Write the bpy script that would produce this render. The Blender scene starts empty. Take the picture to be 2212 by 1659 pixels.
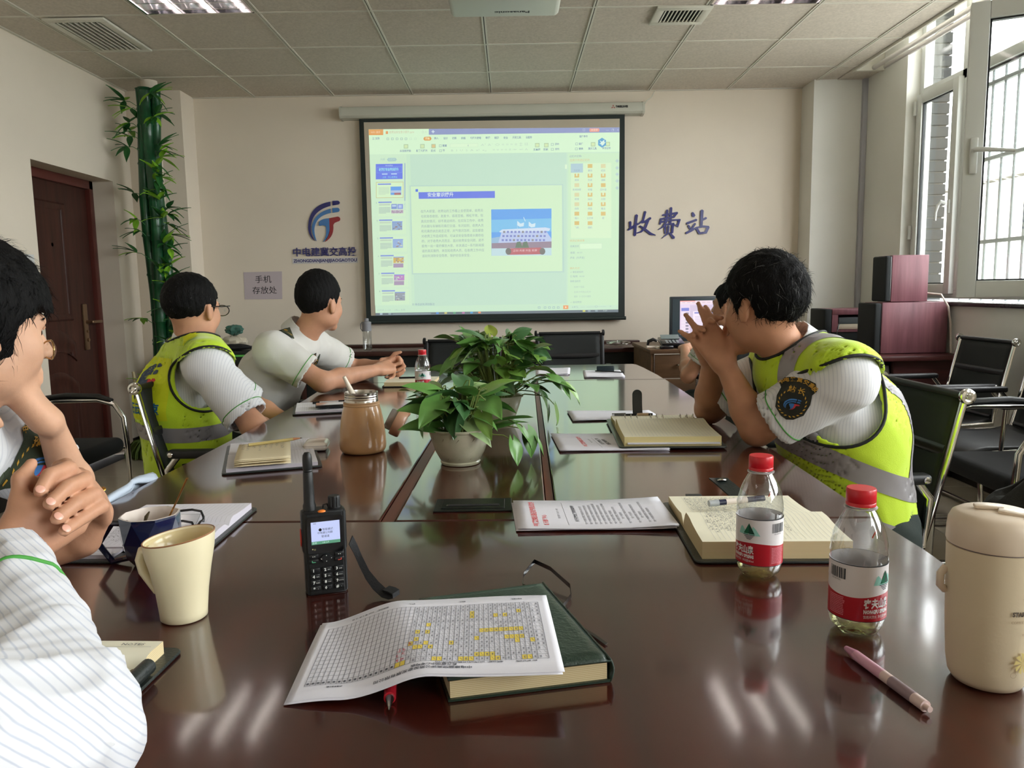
import bpy, bmesh, math, random
import numpy as np
from mathutils import Vector, Matrix, Euler, noise
from mathutils.bvhtree import BVHTree
random.seed(7)
C = bpy.context.scene.collection
SC = bpy.context.scene
PI = math.pi
# ---------------------------------------------------------------- camera
CAM_Z = 1.16
cd = bpy.data.cameras.new('camera'); cam = bpy.data.objects.new('camera', cd); C.objects.link(cam)
cd.sensor_width = 36.0; cd.lens = 1667.0 / 2212 * 36; cd.clip_start = 0.02; cd.clip_end = 300
_p, _r = math.radians(6.97), math.radians(-0.952)
_f = Vector((0, math.cos(_p), -math.sin(_p))); _u0 = Vector((0, math.sin(_p), math.cos(_p))); _r0 = Vector((1, 0, 0))
_rt = _r0 * math.cos(_r) + _u0 * math.sin(_r); _up = _u0 * math.cos(_r) - _r0 * math.sin(_r)
cam.matrix_world = Matrix((( _rt.x, _up.x, -_f.x, 0), (_rt.y, _up.y, -_f.y, 0), (_rt.z, _up.z, -_f.z, CAM_Z), (0, 0, 0, 1)))
SC.camera = cam
# ---------------------------------------------------------------- exposure, sky, lamps
SC.view_settings.view_transform = 'Standard'; SC.view_settings.look = 'None'
SC.view_settings.gamma = 1.0; SC.view_settings.use_curve_mapping = False
EXPO = 0.22
SC.view_settings.exposure = EXPO
SKY = 16.0
w = bpy.data.worlds.new('overcast_sky'); SC.world = w; w.use_nodes = True
_bg = w.node_tree.nodes['Background']; _bg.inputs[0].default_value = (0.965, 0.975, 1.0, 1); _bg.inputs[1].default_value = SKY
SC.cycles.max_bounces = 8; SC.cycles.diffuse_bounces = 4; SC.cycles.glossy_bounces = 4; SC.cycles.transmission_bounces = 8
SC.cycles.transparent_max_bounces = 12; SC.cycles.caustics_reflective = False; SC.cycles.caustics_refractive = False
SC.cycles.sample_clamp_indirect = 6.0
SC.cycles.use_denoising = True
def area(name, loc, rot, sx, sy, power, col):
    d = bpy.data.lights.new(name, 'AREA'); d.shape = 'RECTANGLE'; d.size = sx; d.size_y = sy; d.energy = power; d.color = col
    o = bpy.data.objects.new(name, d); C.objects.link(o); o.location = loc; o.rotation_euler = rot
    return o
# daylight comes through the far window and two unseen ones added to light the room; the portals only help Cycles to find the sky through them
for _n, (_y0, _y1) in enumerate(((3.2, 5.28), (0.3, 2.5), (-2.2, -0.3))):
    _a = area('daylight_portal', (2.86, (_y0 + _y1) / 2, 1.98), (0, PI / 2, 0), 1.9, _y1 - _y0, 1, (1, 1, 1)); _a.data.cycles.is_portal = True
LAMP = 17.0
# ---------------------------------------------------------------- materials
def lin(c):
    o = []
    for v in c[:3]:
        v /= 255.0
        o.append(v / 12.92 if v <= 0.04045 else ((v + 0.055) / 1.055) ** 2.4)
    return (o[0], o[1], o[2], 1.0)
MATS = {}
def mat(name, rgb, rough=0.5, metal=0.0, var=0.0, vscale=8.0, stretch=(1, 1, 1), bump=0.0, bscale=60.0, coat=0.0, coat_rough=0.1,
        spec=0.5, emit=None, es=1.0, trans=0.0, ior=1.45, sheen=0.0, alpha=1.0, rgb2=None, bdist=0.002, sss=0.0):
    if name in MATS: return MATS[name]
    m = bpy.data.materials.new(name); m.use_nodes = True; nt = m.node_tree; N = nt.nodes; L = nt.links
    b = N['Principled BSDF']; I = b.inputs
    I['Base Color'].default_value = lin(rgb); I['Roughness'].default_value = rough; I['Metallic'].default_value = metal
    I['Specular IOR Level'].default_value = spec; I['IOR'].default_value = ior
    I['Coat Weight'].default_value = coat; I['Coat Roughness'].default_value = coat_rough
    I['Transmission Weight'].default_value = trans; I['Sheen Weight'].default_value = sheen; I['Alpha'].default_value = alpha
    if sss:
        I['Subsurface Weight'].default_value = sss; I['Subsurface Radius'].default_value = (0.012, 0.005, 0.003); I['Subsurface Scale'].default_value = 1.0
    if emit: I['Emission Color'].default_value = lin(emit); I['Emission Strength'].default_value = es
    if var or bump:
        tc = N.new('ShaderNodeTexCoord'); mp = N.new('ShaderNodeMapping'); mp.inputs['Scale'].default_value = stretch
        L.new(tc.outputs['Object'], mp.inputs['Vector'])
    if var:
        nz = N.new('ShaderNodeTexNoise'); nz.inputs['Scale'].default_value = vscale; nz.inputs['Detail'].default_value = 5
        L.new(mp.outputs[0], nz.inputs['Vector'])
        rp = N.new('ShaderNodeMix'); rp.data_type = 'RGBA'
        a = lin(rgb); k = 1 - var; d = lin(rgb2) if rgb2 else (a[0] * k, a[1] * k, a[2] * k, 1)
        u = a if rgb2 else tuple(min(1, x * (1 + var * 0.6)) for x in a[:3]) + (1,)
        rp.inputs['A'].default_value = d; rp.inputs['B'].default_value = u
        cr = N.new('ShaderNodeMapRange'); cr.inputs['From Min'].default_value = 0.3; cr.inputs['From Max'].default_value = 0.7
        L.new(nz.outputs['Fac'], cr.inputs['Value']); L.new(cr.outputs[0], rp.inputs['Factor']); L.new(rp.outputs['Result'], I['Base Color'])
    if bump:
        n2 = N.new('ShaderNodeTexNoise'); n2.inputs['Scale'].default_value = bscale; n2.inputs['Detail'].default_value = 4
        L.new(mp.outputs[0], n2.inputs['Vector'])
        bp = N.new('ShaderNodeBump'); bp.inputs['Strength'].default_value = bump; bp.inputs['Distance'].default_value = bdist
        L.new(n2.outputs['Fac'], bp.inputs['Height']); L.new(bp.outputs[0], I['Normal'])
    m.diffuse_color = lin(rgb); MATS[name] = m
    return m
def glow(name, rgb, s=1.0):
    return mat(name, (120, 120, 120), rough=0.8, spec=0.1, emit=rgb, es=s)
def pane_glass(name, tint=(0.96, 0.98, 0.97), refl=0.06):
    if name in MATS: return MATS[name]
    m = bpy.data.materials.new(name); m.use_nodes = True; nt = m.node_tree; N = nt.nodes; L = nt.links
    N.remove(N['Principled BSDF']); out = N['Material Output']
    t = N.new('ShaderNodeBsdfTransparent'); t.inputs[0].default_value = (*tint, 1)
    g = N.new('ShaderNodeBsdfGlossy'); g.inputs['Roughness'].default_value = 0.03
    lw = N.new('ShaderNodeLayerWeight'); lw.inputs['Blend'].default_value = 0.35
    mr = N.new('ShaderNodeMapRange'); mr.inputs['To Min'].default_value = refl; mr.inputs['To Max'].default_value = 0.6
    mx = N.new('ShaderNodeMixShader')
    L.new(lw.outputs['Facing'], mr.inputs['Value']); L.new(mr.outputs[0], mx.inputs[0]); L.new(t.outputs[0], mx.inputs[1]); L.new(g.outputs[0], mx.inputs[2])
    L.new(mx.outputs[0], out.inputs['Surface']); MATS[name] = m
    return m
def pattern(name, kind, c1, c2, scale, rough=0.7, width=0.15, bump=0.0, axis='X', spec=0.3, coords='Object', sheen=0.0):
    """woven stripes, checks or wood grain, all in the thing's own coordinates"""
    if name in MATS: return MATS[name]
    m = bpy.data.materials.new(name); m.use_nodes = True; nt = m.node_tree; N = nt.nodes; L = nt.links; b = N['Principled BSDF']
    b.inputs['Roughness'].default_value = rough; b.inputs['Specular IOR Level'].default_value = spec; b.inputs['Sheen Weight'].default_value = sheen
    tc = N.new('ShaderNodeTexCoord'); mx = N.new('ShaderNodeMix'); mx.data_type = 'RGBA'
    mx.inputs['A'].default_value = lin(c1); mx.inputs['B'].default_value = lin(c2)
    if kind == 'stripe':
        wv = N.new('ShaderNodeTexWave'); wv.bands_direction = axis; wv.inputs['Scale'].default_value = scale; wv.inputs['Distortion'].default_value = 0.6
        wv.inputs['Detail'].default_value = 1
        L.new(tc.outputs[coords], wv.inputs['Vector'])
        rp = N.new('ShaderNodeMapRange'); rp.inputs['From Min'].default_value = 1 - width; rp.inputs['From Max'].default_value = 1.0
        L.new(wv.outputs['Fac'], rp.inputs['Value']); fac = rp.outputs[0]
    elif kind == 'check':
        ch = N.new('ShaderNodeTexChecker'); ch.inputs['Scale'].default_value = scale; L.new(tc.outputs[coords], ch.inputs['Vector']); fac = ch.outputs['Fac']
    else:
        mp = N.new('ShaderNodeMapping'); mp.inputs['Scale'].default_value = {'X': (0.6, 9, 9), 'Y': (9, 0.6, 9), 'Z': (9, 9, 0.6)}[axis]
        nz = N.new('ShaderNodeTexNoise'); nz.inputs['Scale'].default_value = scale; nz.inputs['Detail'].default_value = 8; nz.inputs['Roughness'].default_value = 0.65
        L.new(tc.outputs[coords], mp.inputs[0]); L.new(mp.outputs[0], nz.inputs['Vector'])
        rp = N.new('ShaderNodeMapRange'); rp.inputs['From Min'].default_value = 0.32; rp.inputs['From Max'].default_value = 0.68
        L.new(nz.outputs['Fac'], rp.inputs['Value']); fac = rp.outputs[0]
    L.new(fac, mx.inputs['Factor']); L.new(mx.outputs['Result'], b.inputs['Base Color'])
    if bump:
        bp = N.new('ShaderNodeBump'); bp.inputs['Strength'].default_value = bump; bp.inputs['Distance'].default_value = 0.001
        L.new(fac, bp.inputs['Height']); L.new(bp.outputs[0], b.inputs['Normal'])
    m.diffuse_color = lin(c1); MATS[name] = m
    return m
# ---------------------------------------------------------------- objects
def tag(o, label=None, cat=None, group=None, kind=None):
    if label: o['label'] = label
    if cat: o['category'] = cat
    if group: o['group'] = group
    if kind: o['kind'] = kind
    return o
def empty(name, loc, label=None, cat=None, group=None, rz=0.0, kind=None):
    o = bpy.data.objects.new(name, None); C.objects.link(o); o.location = loc; o.rotation_euler = (0, 0, rz); o.empty_display_size = 0.05
    return tag(o, label, cat, group, kind)
def wm(o):
    m = o.matrix_basis.copy()
    if o.parent: m = wm(o.parent) @ o.matrix_parent_inverse @ m
    return m
def attach(o, parent, local):
    o.parent = parent
    if not local: o.matrix_parent_inverse = wm(parent).inverted()
class B:
    """collects shapes, then becomes ONE mesh object"""
    def __init__(s): s.bm = bmesh.new(); s.mi = 0
    def _t(s, vs, M):
        if M is not None: bmesh.ops.transform(s.bm, matrix=M, verts=vs)
    def box(s, c, size, rot=None, bev=0.0, seg=2):
        r = bmesh.ops.create_cube(s.bm, size=1.0); vs = r['verts']
        bmesh.ops.scale(s.bm, vec=size, verts=vs)
        if bev > 0:
            es = list({e for v in vs for e in v.link_edges})
            g = bmesh.ops.bevel(s.bm, geom=es, offset=bev, segments=seg, profile=0.5, affect='EDGES')
            vs = list({v for f in g['faces'] for v in f.verts} | {v for v in vs if v.is_valid})
            st = list(vs); seen = set(vs)
            while st:
                v = st.pop()
                for e in v.link_edges:
                    o = e.other_vert(v)
                    if o not in seen: seen.add(o); st.append(o)
            vs = list(seen)
        M = Matrix.Translation(c)
        if rot is not None: M = M @ (rot.to_4x4() if isinstance(rot, Matrix) else Euler(rot).to_matrix().to_4x4())
        s._t(vs, M); s._m(vs); return s
    def _m(s, vs):
        for v in vs:
            for f in v.link_faces: f.material_index = s.mi
    def b2(s, x0, x1, y0, y1, z0, z1, bev=0.0, seg=2):
        return s.box(((x0 + x1) / 2, (y0 + y1) / 2, (z0 + z1) / 2), (abs(x1 - x0), abs(y1 - y0), abs(z1 - z0)), None, bev, seg)
    def lathe(s, prof, c=(0, 0, 0), n=32, M=None, sx=1.0, sy=1.0, tw=None):
        """profile = [(r, z), ...] turned round z"""
        rings = []
        for r, z in prof:
            if r < 1e-6: rings.append([s.bm.verts.new((0, 0, z))])
            else: rings.append([s.bm.verts.new((r * math.cos(2 * PI * k / n) * sx, r * math.sin(2 * PI * k / n) * sy, z)) for k in range(n)])
        for a, b in zip(rings, rings[1:]):
            for k in range(n):
                k2 = (k + 1) % n
                if len(a) == 1 and len(b) == 1: continue
                if len(a) == 1: vs = (a[0], b[k2], b[k])
                elif len(b) == 1: vs = (a[k], a[k2], b[0])
                else: vs = (a[k], a[k2], b[k2], b[k])
                f = s.bm.faces.new(vs); f.material_index = s.mi
        vs = [v for r in rings for v in r]
        MM = Matrix.Translation(c)
        if M is not None: MM = MM @ (M.to_4x4() if len(M) == 3 else M)
        s._t(vs, MM); return vs
    def cyl(s, p0, p1, r, r2=None, n=16, cap=True):
        return s.tube([p0, p1], [r, r if r2 is None else r2], n, cap)
    def tube(s, pts, r, n=10, cap=True, flat=None, up=None):
        """round (or elliptic, flat=(a,b) along up) sweep along points"""
        pts = [Vector(p) for p in pts]; m = len(pts)
        rr = r if isinstance(r, (list, tuple)) else [r] * m
        rings = []; prev = None
        for i, p in enumerate(pts):
            t = (pts[min(i + 1, m - 1)] - pts[max(i - 1, 0)]).normalized()
            if prev is None:
                ref = Vector(up) if up else (Vector((0, 0, 1)) if abs(t.z) < 0.9 else Vector((1, 0, 0)))
                a = (ref - t * ref.dot(t)).normalized()
            else: a = (prev - t * prev.dot(t)).normalized()
            prev = a; b = t.cross(a); fa, fb = flat if flat else (1, 1)
            rings.append([s.bm.verts.new(p + (a * math.cos(2 * PI * k / n) * fa + b * math.sin(2 * PI * k / n) * fb) * rr[i]) for k in range(n)])
        for a, b in zip(rings, rings[1:]):
            for k in range(n):
                f = s.bm.faces.new((a[k], a[(k + 1) % n], b[(k + 1) % n], b[k])); f.material_index = s.mi
        if cap:
            for rg, fl in ((rings[0], True), (rings[-1], False)):
                f = s.bm.faces.new(rg[::-1] if fl else rg); f.material_index = s.mi
        return s
    def prism(s, poly, z0, z1, M=None):
        """flat outline in x,y raised from z0 to z1"""
        a = [s.bm.verts.new((x, y, z0)) for x, y in poly]; b = [s.bm.verts.new((x, y, z1)) for x, y in poly]; n = len(poly)
        fs = [s.bm.faces.new(a[::-1]), s.bm.faces.new(b)]
        for k in range(n): fs.append(s.bm.faces.new((a[k], a[(k + 1) % n], b[(k + 1) % n], b[k])))
        for f in fs: f.material_index = s.mi
        s._t(a + b, M); return a + b
    def ribbon(s, pts, wdir, w, t):
        """flat strap along points, width along wdir"""
        pts = [Vector(p) for p in pts]; rg = []; m = len(pts)
        for i, p in enumerate(pts):
            wd = (Vector(wdir[i]) if isinstance(wdir, list) else Vector(wdir)).normalized()
            tt = (pts[min(i + 1, m - 1)] - pts[max(i - 1, 0)]).normalized(); nn = tt.cross(wd).normalized()
            rg.append([s.bm.verts.new(p + wd * w / 2 * a + nn * t / 2 * b) for a, b in ((-1, -1), (1, -1), (1, 1), (-1, 1))])
        for a, b in zip(rg, rg[1:]):
            for k in range(4): f = s.bm.faces.new((a[k], a[(k + 1) % 4], b[(k + 1) % 4], b[k])); f.material_index = s.mi
        s.bm.faces.new(rg[0][::-1]); s.bm.faces.new(rg[-1]); return s
    def grid(s, fn, nu, nv, closed_u=False):
        vs = [[s.bm.verts.new(fn(i / (nu - (0 if closed_u else 1)), j / (nv - 1))) for i in range(nu)] for j in range(nv)]
        for j in range(nv - 1):
            for i in range(nu if closed_u else nu - 1):
                f = s.bm.faces.new((vs[j][i], vs[j][(i + 1) % nu], vs[j + 1][(i + 1) % nu], vs[j + 1][i])); f.material_index = s.mi
        return s
    def obj(s, name, mats, parent=None, smooth=None, local=False, solid=0.0, sub=0):
        bmesh.ops.recalc_face_normals(s.bm, faces=s.bm.faces)
        me = bpy.data.meshes.new(name); s.bm.to_mesh(me); s.bm.free()
        if not isinstance(mats, (list, tuple)): mats = [mats]
        for m in mats: me.materials.append(m)
        o = bpy.data.objects.new(name, me); C.objects.link(o)
        if parent is not None: attach(o, parent, local)
        if smooth is not None: shade(me, smooth)
        if solid: md = o.modifiers.new('solid', 'SOLIDIFY'); md.thickness = solid; md.offset = 0
        if sub: md = o.modifiers.new('sub', 'SUBSURF'); md.levels = sub; md.render_levels = sub
        return o
def shade(me, angle):
    """smooth shading with creases sharper than angle degrees"""
    me.polygons.foreach_set('use_smooth', [True] * len(me.polygons))
    if angle < 180:
        bm = bmesh.new(); bm.from_mesh(me); lim = math.radians(angle)
        for e in bm.edges:
            if len(e.link_faces) == 2 and e.calc_face_angle(0) > lim: e.smooth = False
        bm.to_mesh(me); bm.free()
def struct(o, label=None): o['kind'] = 'structure'; return o
def dup(o, parent=None):
    c = o.copy(); C.objects.link(c)
    if parent is not None: c.parent = parent
    for ch in KIDS.get(o.name, []): dup(ch, c)
    return c
KIDS = {}
def index_kids():
    KIDS.clear()
    for o in SC.objects:
        if o.parent: KIDS.setdefault(o.parent.name, []).append(o)
def frame(o, x, y):
    """matrix with origin o, x axis x, y axis near y"""
    x = Vector(x).normalized(); y = Vector(y); z = x.cross(y).normalized(); y = z.cross(x)
    return Matrix(((x.x, y.x, z.x, o[0]), (x.y, y.y, z.y, o[1]), (x.z, y.z, z.z, o[2]), (0, 0, 0, 1)))
# ---------------------------------------------------------------- lettering
def text_mesh(body, size=1.0, align='CENTER', bold=0.0, spacing=1.0, res=2, shear=0.0, depth=0.0):
    c = bpy.data.curves.new('letters', 'FONT'); c.body = body; c.size = size; c.align_x = align; c.align_y = 'CENTER'
    c.resolution_u = res; c.space_character = spacing; c.offset = bold; c.shear = shear; c.extrude = depth
    o = bpy.data.objects.new('letters', c); C.objects.link(o)
    bpy.context.view_layer.update()
    me = bpy.data.meshes.new_from_object(o.evaluated_get(bpy.context.evaluated_depsgraph_get()))
    bpy.data.objects.remove(o); bpy.data.curves.remove(c)
    return me
def put_text(b, body, M, size, width=None, **k):
    """adds lettering to a B; width squeezes it to a measured length"""
    me = text_mesh(body, size, **k)
    if not len(me.vertices): return
    if width:
        xs = [v.co.x for v in me.vertices]; w0 = max(xs) - min(xs); f = width / w0
        me.transform(Matrix.Diagonal((f, 1, 1, 1)))
    me.transform(M); n0 = len(b.bm.faces); b.bm.from_mesh(me); bpy.data.meshes.remove(me)
    b.bm.faces.ensure_lookup_table()
    for i in range(n0, len(b.bm.faces)): b.bm.faces[i].material_index = b.mi
def drape(b, tree, off=0.0008, direction=(0, 0, -1), cut=0.02):
    """lays flat shapes of a B on a surface by dropping every vertex along direction"""
    if cut:
        bmesh.ops.triangulate(b.bm, faces=b.bm.faces)
        for _ in range(5):
            es = [e for e in b.bm.edges if e.calc_length() > cut]
            if not es: break
            bmesh.ops.subdivide_edges(b.bm, edges=es, cuts=1); bmesh.ops.triangulate(b.bm, faces=b.bm.faces)
    d = Vector(direction).normalized(); bad = []
    for v in b.bm.verts:
        loc, nrm, _i, _d = tree.ray_cast(v.co - d * 0.3, d, 1.2)
        if loc is None: bad.append(v); continue
        if nrm.dot(d) > 0: nrm = -nrm
        v.co = loc + (nrm * 0.6 - d * 0.4) * off
    if bad: bmesh.ops.delete(b.bm, geom=bad, context='VERTS')
    return b
def tree_of(*objs):
    vs = []; fs = []
    for o in objs:
        M = wm(o); n = len(vs); vs += [M @ v.co for v in o.data.vertices]; fs += [[i + n for i in p.vertices] for p in o.data.polygons]
    return BVHTree.FromPolygons(vs, fs)
# ================================================================ the room
XL, XR, YB, YF, ZC = -2.80, 2.634, 6.11, -2.6, 2.645
M_wall = mat('wall_paint', (230, 219, 203), 0.75, var=0.05, vscale=1.3, bump=0.15, bscale=90, spec=0.25)
M_wallr = mat('wall_paint_cool', (232, 231, 224), 0.75, var=0.05, vscale=1.3, bump=0.15, bscale=90, spec=0.25)
M_tile = mat('mineral_ceiling_tile', (210, 201, 189), 0.9, var=0.12, vscale=70, bump=0.5, bscale=110, spec=0.1)
M_tbar = mat('white_metal_bar', (214, 210, 198), 0.45)
M_dark = mat('dark_gap', (28, 27, 26), 0.8)
M_floor = mat('polished_floor_tile', (188, 178, 160), 0.14, var=0.10, vscale=2.5, coat=0.3)
M_skirt = mat('black_skirting', (30, 26, 26), 0.3, coat=0.4)
M_pvc = mat('white_pvc_frame', (214, 216, 212), 0.35, coat=0.2)
M_gasket = mat('black_gasket', (26, 30, 32), 0.5)
M_glass = pane_glass('window_glass')
M_sill = mat('dark_stone_sill', (46, 44, 46), 0.25, var=0.3, vscale=40)

def wall(name, x0, x1, y0, y1, z0, z1, m=M_wall, holes=()):
    """box wall; holes (a0,a1,z0,z1) cut along its long axis"""
    b = B(); alongy = abs(y1 - y0) > abs(x1 - x0); a0, a1 = (y0, y1) if alongy else (x0, x1)
    def put(p, q, r, s):
        if q - p < 1e-4 or s - r < 1e-4: return
        if alongy: b.b2(x0, x1, p, q, r, s)
        else: b.b2(p, q, y0, y1, r, s)
    cur = a0
    for h in sorted(holes):
        put(cur, h[0], z0, z1); put(h[0], h[1], z0, h[2]); put(h[0], h[1], h[3], z1); cur = h[1]
    put(cur, a1, z0, z1)
    o = b.obj(name, m); o['kind'] = 'structure'; return o
ZT = 3.0
wall('wall_back', XL - 0.2, 3.1, YB, YB + 0.2, 0, ZT)
wall('wall_front', XL - 0.2, 3.1, YF - 0.2, YF, 0, ZT)
DOOR = (4.652, 5.60, 0.0, 1.967)
w_left = wall('wall_left', XL - 0.24, XL, YF, YB, 0, ZT, M_wall, (DOOR,))
WINS = ((3.2, 5.28), (0.3, 2.5), (-2.2, -0.3))
w_right = wall('wall_right', XR, XR + 0.156, YF, YB, 0, ZT, M_wallr, [(a, b_, 1.04, 2.95) for a, b_ in WINS])
struct(B().b2(XL, XL + 0.405, 5.873, YB, 0, ZC + 0.02).obj('trim_1', M_wall))
struct(B().b2(2.25, XR, 5.873, YB, 0, ZC + 0.02).obj('trim_2', M_wallr))
# ceiling: grid bars plus single tiles
ceil = B().b2(XL - 0.2, 3.1, YF - 0.2, YB + 0.2, ZT, ZT + 0.1).obj('ceiling', M_wall); struct(ceil)
XE = 2.42                                             # the tiled ceiling stops here, the curtain recess follows
cols = [-0.1237 + 0.6 * k for k in range(-5, 5)]; rows = [5.527 - 0.6 * j for j in range(0, 14)]
xs = [XL] + [x for x in cols if XL + .05 < x < XE - .05] + [XE]; ys = [YB] + [y for y in rows if y > YF] + [YF]
LIGHTS = [(-1.9237, 3.727), (0.4763 + 0.6, 3.727), (-1.9237, 1.327), (1.0763, 1.327), (-1.9237, -1.073), (1.0763, -1.073)]
LIGHTS = [(-1.9237, 3.727), (1.0763, 3.727), (-1.9237, 1.327), (1.0763, 1.327), (-1.9237, -1.073), (1.0763, -1.073)]
def is_light(x, y): return any(abs(x - a) < .05 and abs(y - b_) < .05 for a, b_ in LIGHTS)
tile_mesh = {}
for i in range(len(xs) - 1):
    for j in range(len(ys) - 1):
        x0, x1, y1, y0 = xs[i], xs[i + 1], ys[j], ys[j + 1]
        if is_light(x0, y0): continue
        key = (round(x1 - x0, 3), round(y1 - y0, 3))
        if key in tile_mesh:
            o = bpy.data.objects.new('ceiling_tile', tile_mesh[key]); C.objects.link(o); attach(o, ceil, False)
        else:
            o = B().box((0, 0, 0), (key[0] - .012, key[1] - .012, .014), None, .002, 1).obj('ceiling_tile', M_tile, ceil); tile_mesh[key] = o.data
        o.location = ((x0 + x1) / 2, (y0 + y1) / 2, ZC + .011 + random.uniform(0, .0015))
b = B()
for x in xs[1:-1]:
    b.b2(x - .012, x - .0025, YF, YB, ZC, ZC + .006); b.b2(x + .0025, x + .012, YF, YB, ZC, ZC + .006)
for y in ys[1:-1]: b.b2(XL, XE, y - .008, y + .008, ZC + .001, ZC + .006)
b.b2(XE - .002, XE + .012, YF, 5.63, ZC - .012, ZC + .34); b.b2(XE, XR, 5.60, 5.63, ZC - .01, ZC + .34)
b.b2(XL, XL + .018, YF, YB, ZC - .001, ZC + .005); b.b2(XL, XR, YB - .018, YB, ZC - .001, ZC + .005)
b.obj('ceiling_grid', M_tbar, ceil)
b = B()
for x in xs[1:-1]: b.b2(x - .003, x + .003, YF, YB, ZC + .004, ZC + .012)
b.obj('grid_slot', M_dark, ceil)
B().b2(XE, XR, 5.63, YB, ZC, ZC + .015).obj('ceiling_tile', M_tile, ceil)
# floor
fl = B().b2(XL - .2, 3.1, YF - .2, YB + .2, -.1, -.012).obj('floor', M_dark); struct(fl)
fm = None
for i in range(10):
    for j in range(15):
        x, y = -2.8 + .6 * i + .3, 6.11 - .6 * j - .3
        if x - .3 > XR: continue
        if fm is None: o = B().box((0, 0, 0), (.597, .597, .012), None, .0015, 1).obj('floor_tile', M_floor, fl); fm = o.data
        else: o = bpy.data.objects.new('floor_tile', fm); C.objects.link(o); attach(o, fl, False)
        o.location = (x, y, -.006)
# skirting
b = B(); b.b2(XL, XL + .012, 5.60, 5.873, 0, .12, .002); b.b2(XL, XL + .417, 5.861, 5.873, 0, .12, .002); b.b2(XL + .405, XL + .417, 5.873, YB, 0, .12); b.b2(XL, XL + .012, YF, 4.652, 0, .12, .002)
struct(b.obj('baseboard_left', M_skirt))
struct(B().b2(XL + .417, 2.25, YB - .012, YB, 0, .12, .002).obj('baseboard_back', M_skirt))
struct(B().b2(XR - .012, XR, YF, 5.87, 0, .12, .002).obj('baseboard_right', M_skirt))
# grey cable conduit in the right corner
b = B(); b.b2(2.60, 2.634, 5.84, 5.873, 0, ZC, .003)
struct(b.obj('trim_3', mat('grey_conduit', (176, 176, 182), 0.5)))
# door: recessed steel security door in the left wall
M_door = pattern('dark_red_brown_door', 'wood', (74, 42, 34), (52, 29, 24), 3.0, rough=0.42, axis='Z')
M_doorf = mat('door_frame_brown', (88, 42, 36), 0.4)
M_bronze = mat('antique_bronze', (150, 122, 96), 0.35, metal=0.85)
XD = XL - .165; D0, D1, DT = DOOR[0], DOOR[1], DOOR[3]
d = empty('door_1', (XD, 5.12, 0), kind='structure')
b = B(); b.b2(XD - .05, XD + .02, D0, D0 + .05, 0, DT, .004); b.b2(XD - .05, XD + .02, D1 - .05, D1, 0, DT, .004); b.b2(XD - .05, XD + .02, D0, D1, DT - .06, DT, .004)
b.obj('door_frame', M_doorf, d, smooth=30)
b = B(); b.b2(XD - .06, XD - .012, D0 + .05, D1 - .05, 0.0, DT - .06)
leaf = b.obj('door_leaf', M_door, d, smooth=30)
def arch_panel(y0, y1, z0, z1, rise_top, rise_bot, name):
    ring = []
    for k in range(13):
        t = k / 12; ring.append((y0 + (y1 - y0) * t, z1 + rise_top * (1 - (2 * t - 1) ** 2)))
    for k in range(13):
        t = 1 - k / 12; ring.append((y0 + (y1 - y0) * t, z0 + rise_bot * (1 - (2 * t - 1) ** 2)))
    b = B(); cy, cz = (y0 + y1) / 2, (z0 + z1) / 2; prev = None
    for inset, h in ((0, 0.0), (.012, .012), (.035, .012), (.05, .002), (.075, .008)):
        cur = [b.bm.verts.new((XD - .012 + h, cy + (y - cy) * (1 - inset * 2 / (y1 - y0)), cz + (z - cz) * (1 - inset * 2 / (z1 - z0)))) for y, z in ring]
        if prev:
            for k in range(len(cur)): b.bm.faces.new((prev[k], prev[(k + 1) % len(cur)], cur[(k + 1) % len(cur)], cur[k]))
        prev = cur
    b.bm.faces.new(prev); return b.obj(name, M_door, d, smooth=40)
arch_panel(4.80, 5.27, 1.00, 1.78, .0, .0, 'door_panel')
arch_panel(4.80, 5.27, .72, .86, .09, .09, 'door_panel')
arch_panel(4.80, 5.27, .12, .58, .09, .0, 'door_panel')
b = B(); b.b2(XD - .012, XD + .004, 5.38, 5.43, .79, 1.11, .006); hp = b.obj('handle_plate', M_bronze, d, smooth=40)
b = B(); b.cyl((XD, 5.405, .985), (XD + .05, 5.405, .985), .011); b.box((XD + .05, 5.455, .985), (.016, .13, .02), None, .005); b.obj('door_handle', M_bronze, d, smooth=50)
b = B(); b.cyl((XD, 5.405, .92), (XD + .012, 5.405, .92), .009); b.cyl((XD, 5.405, .86), (XD + .014, 5.405, .86), .012); b.obj('keyhole', M_bronze, d, smooth=50)
b = B(); b.cyl((XD - .012, 5.09, 1.50), (XD - .004, 5.09, 1.50), .013); b.obj('peephole', mat('steel_dull', (150, 150, 150), .35, 1), d, smooth=50)
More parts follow.
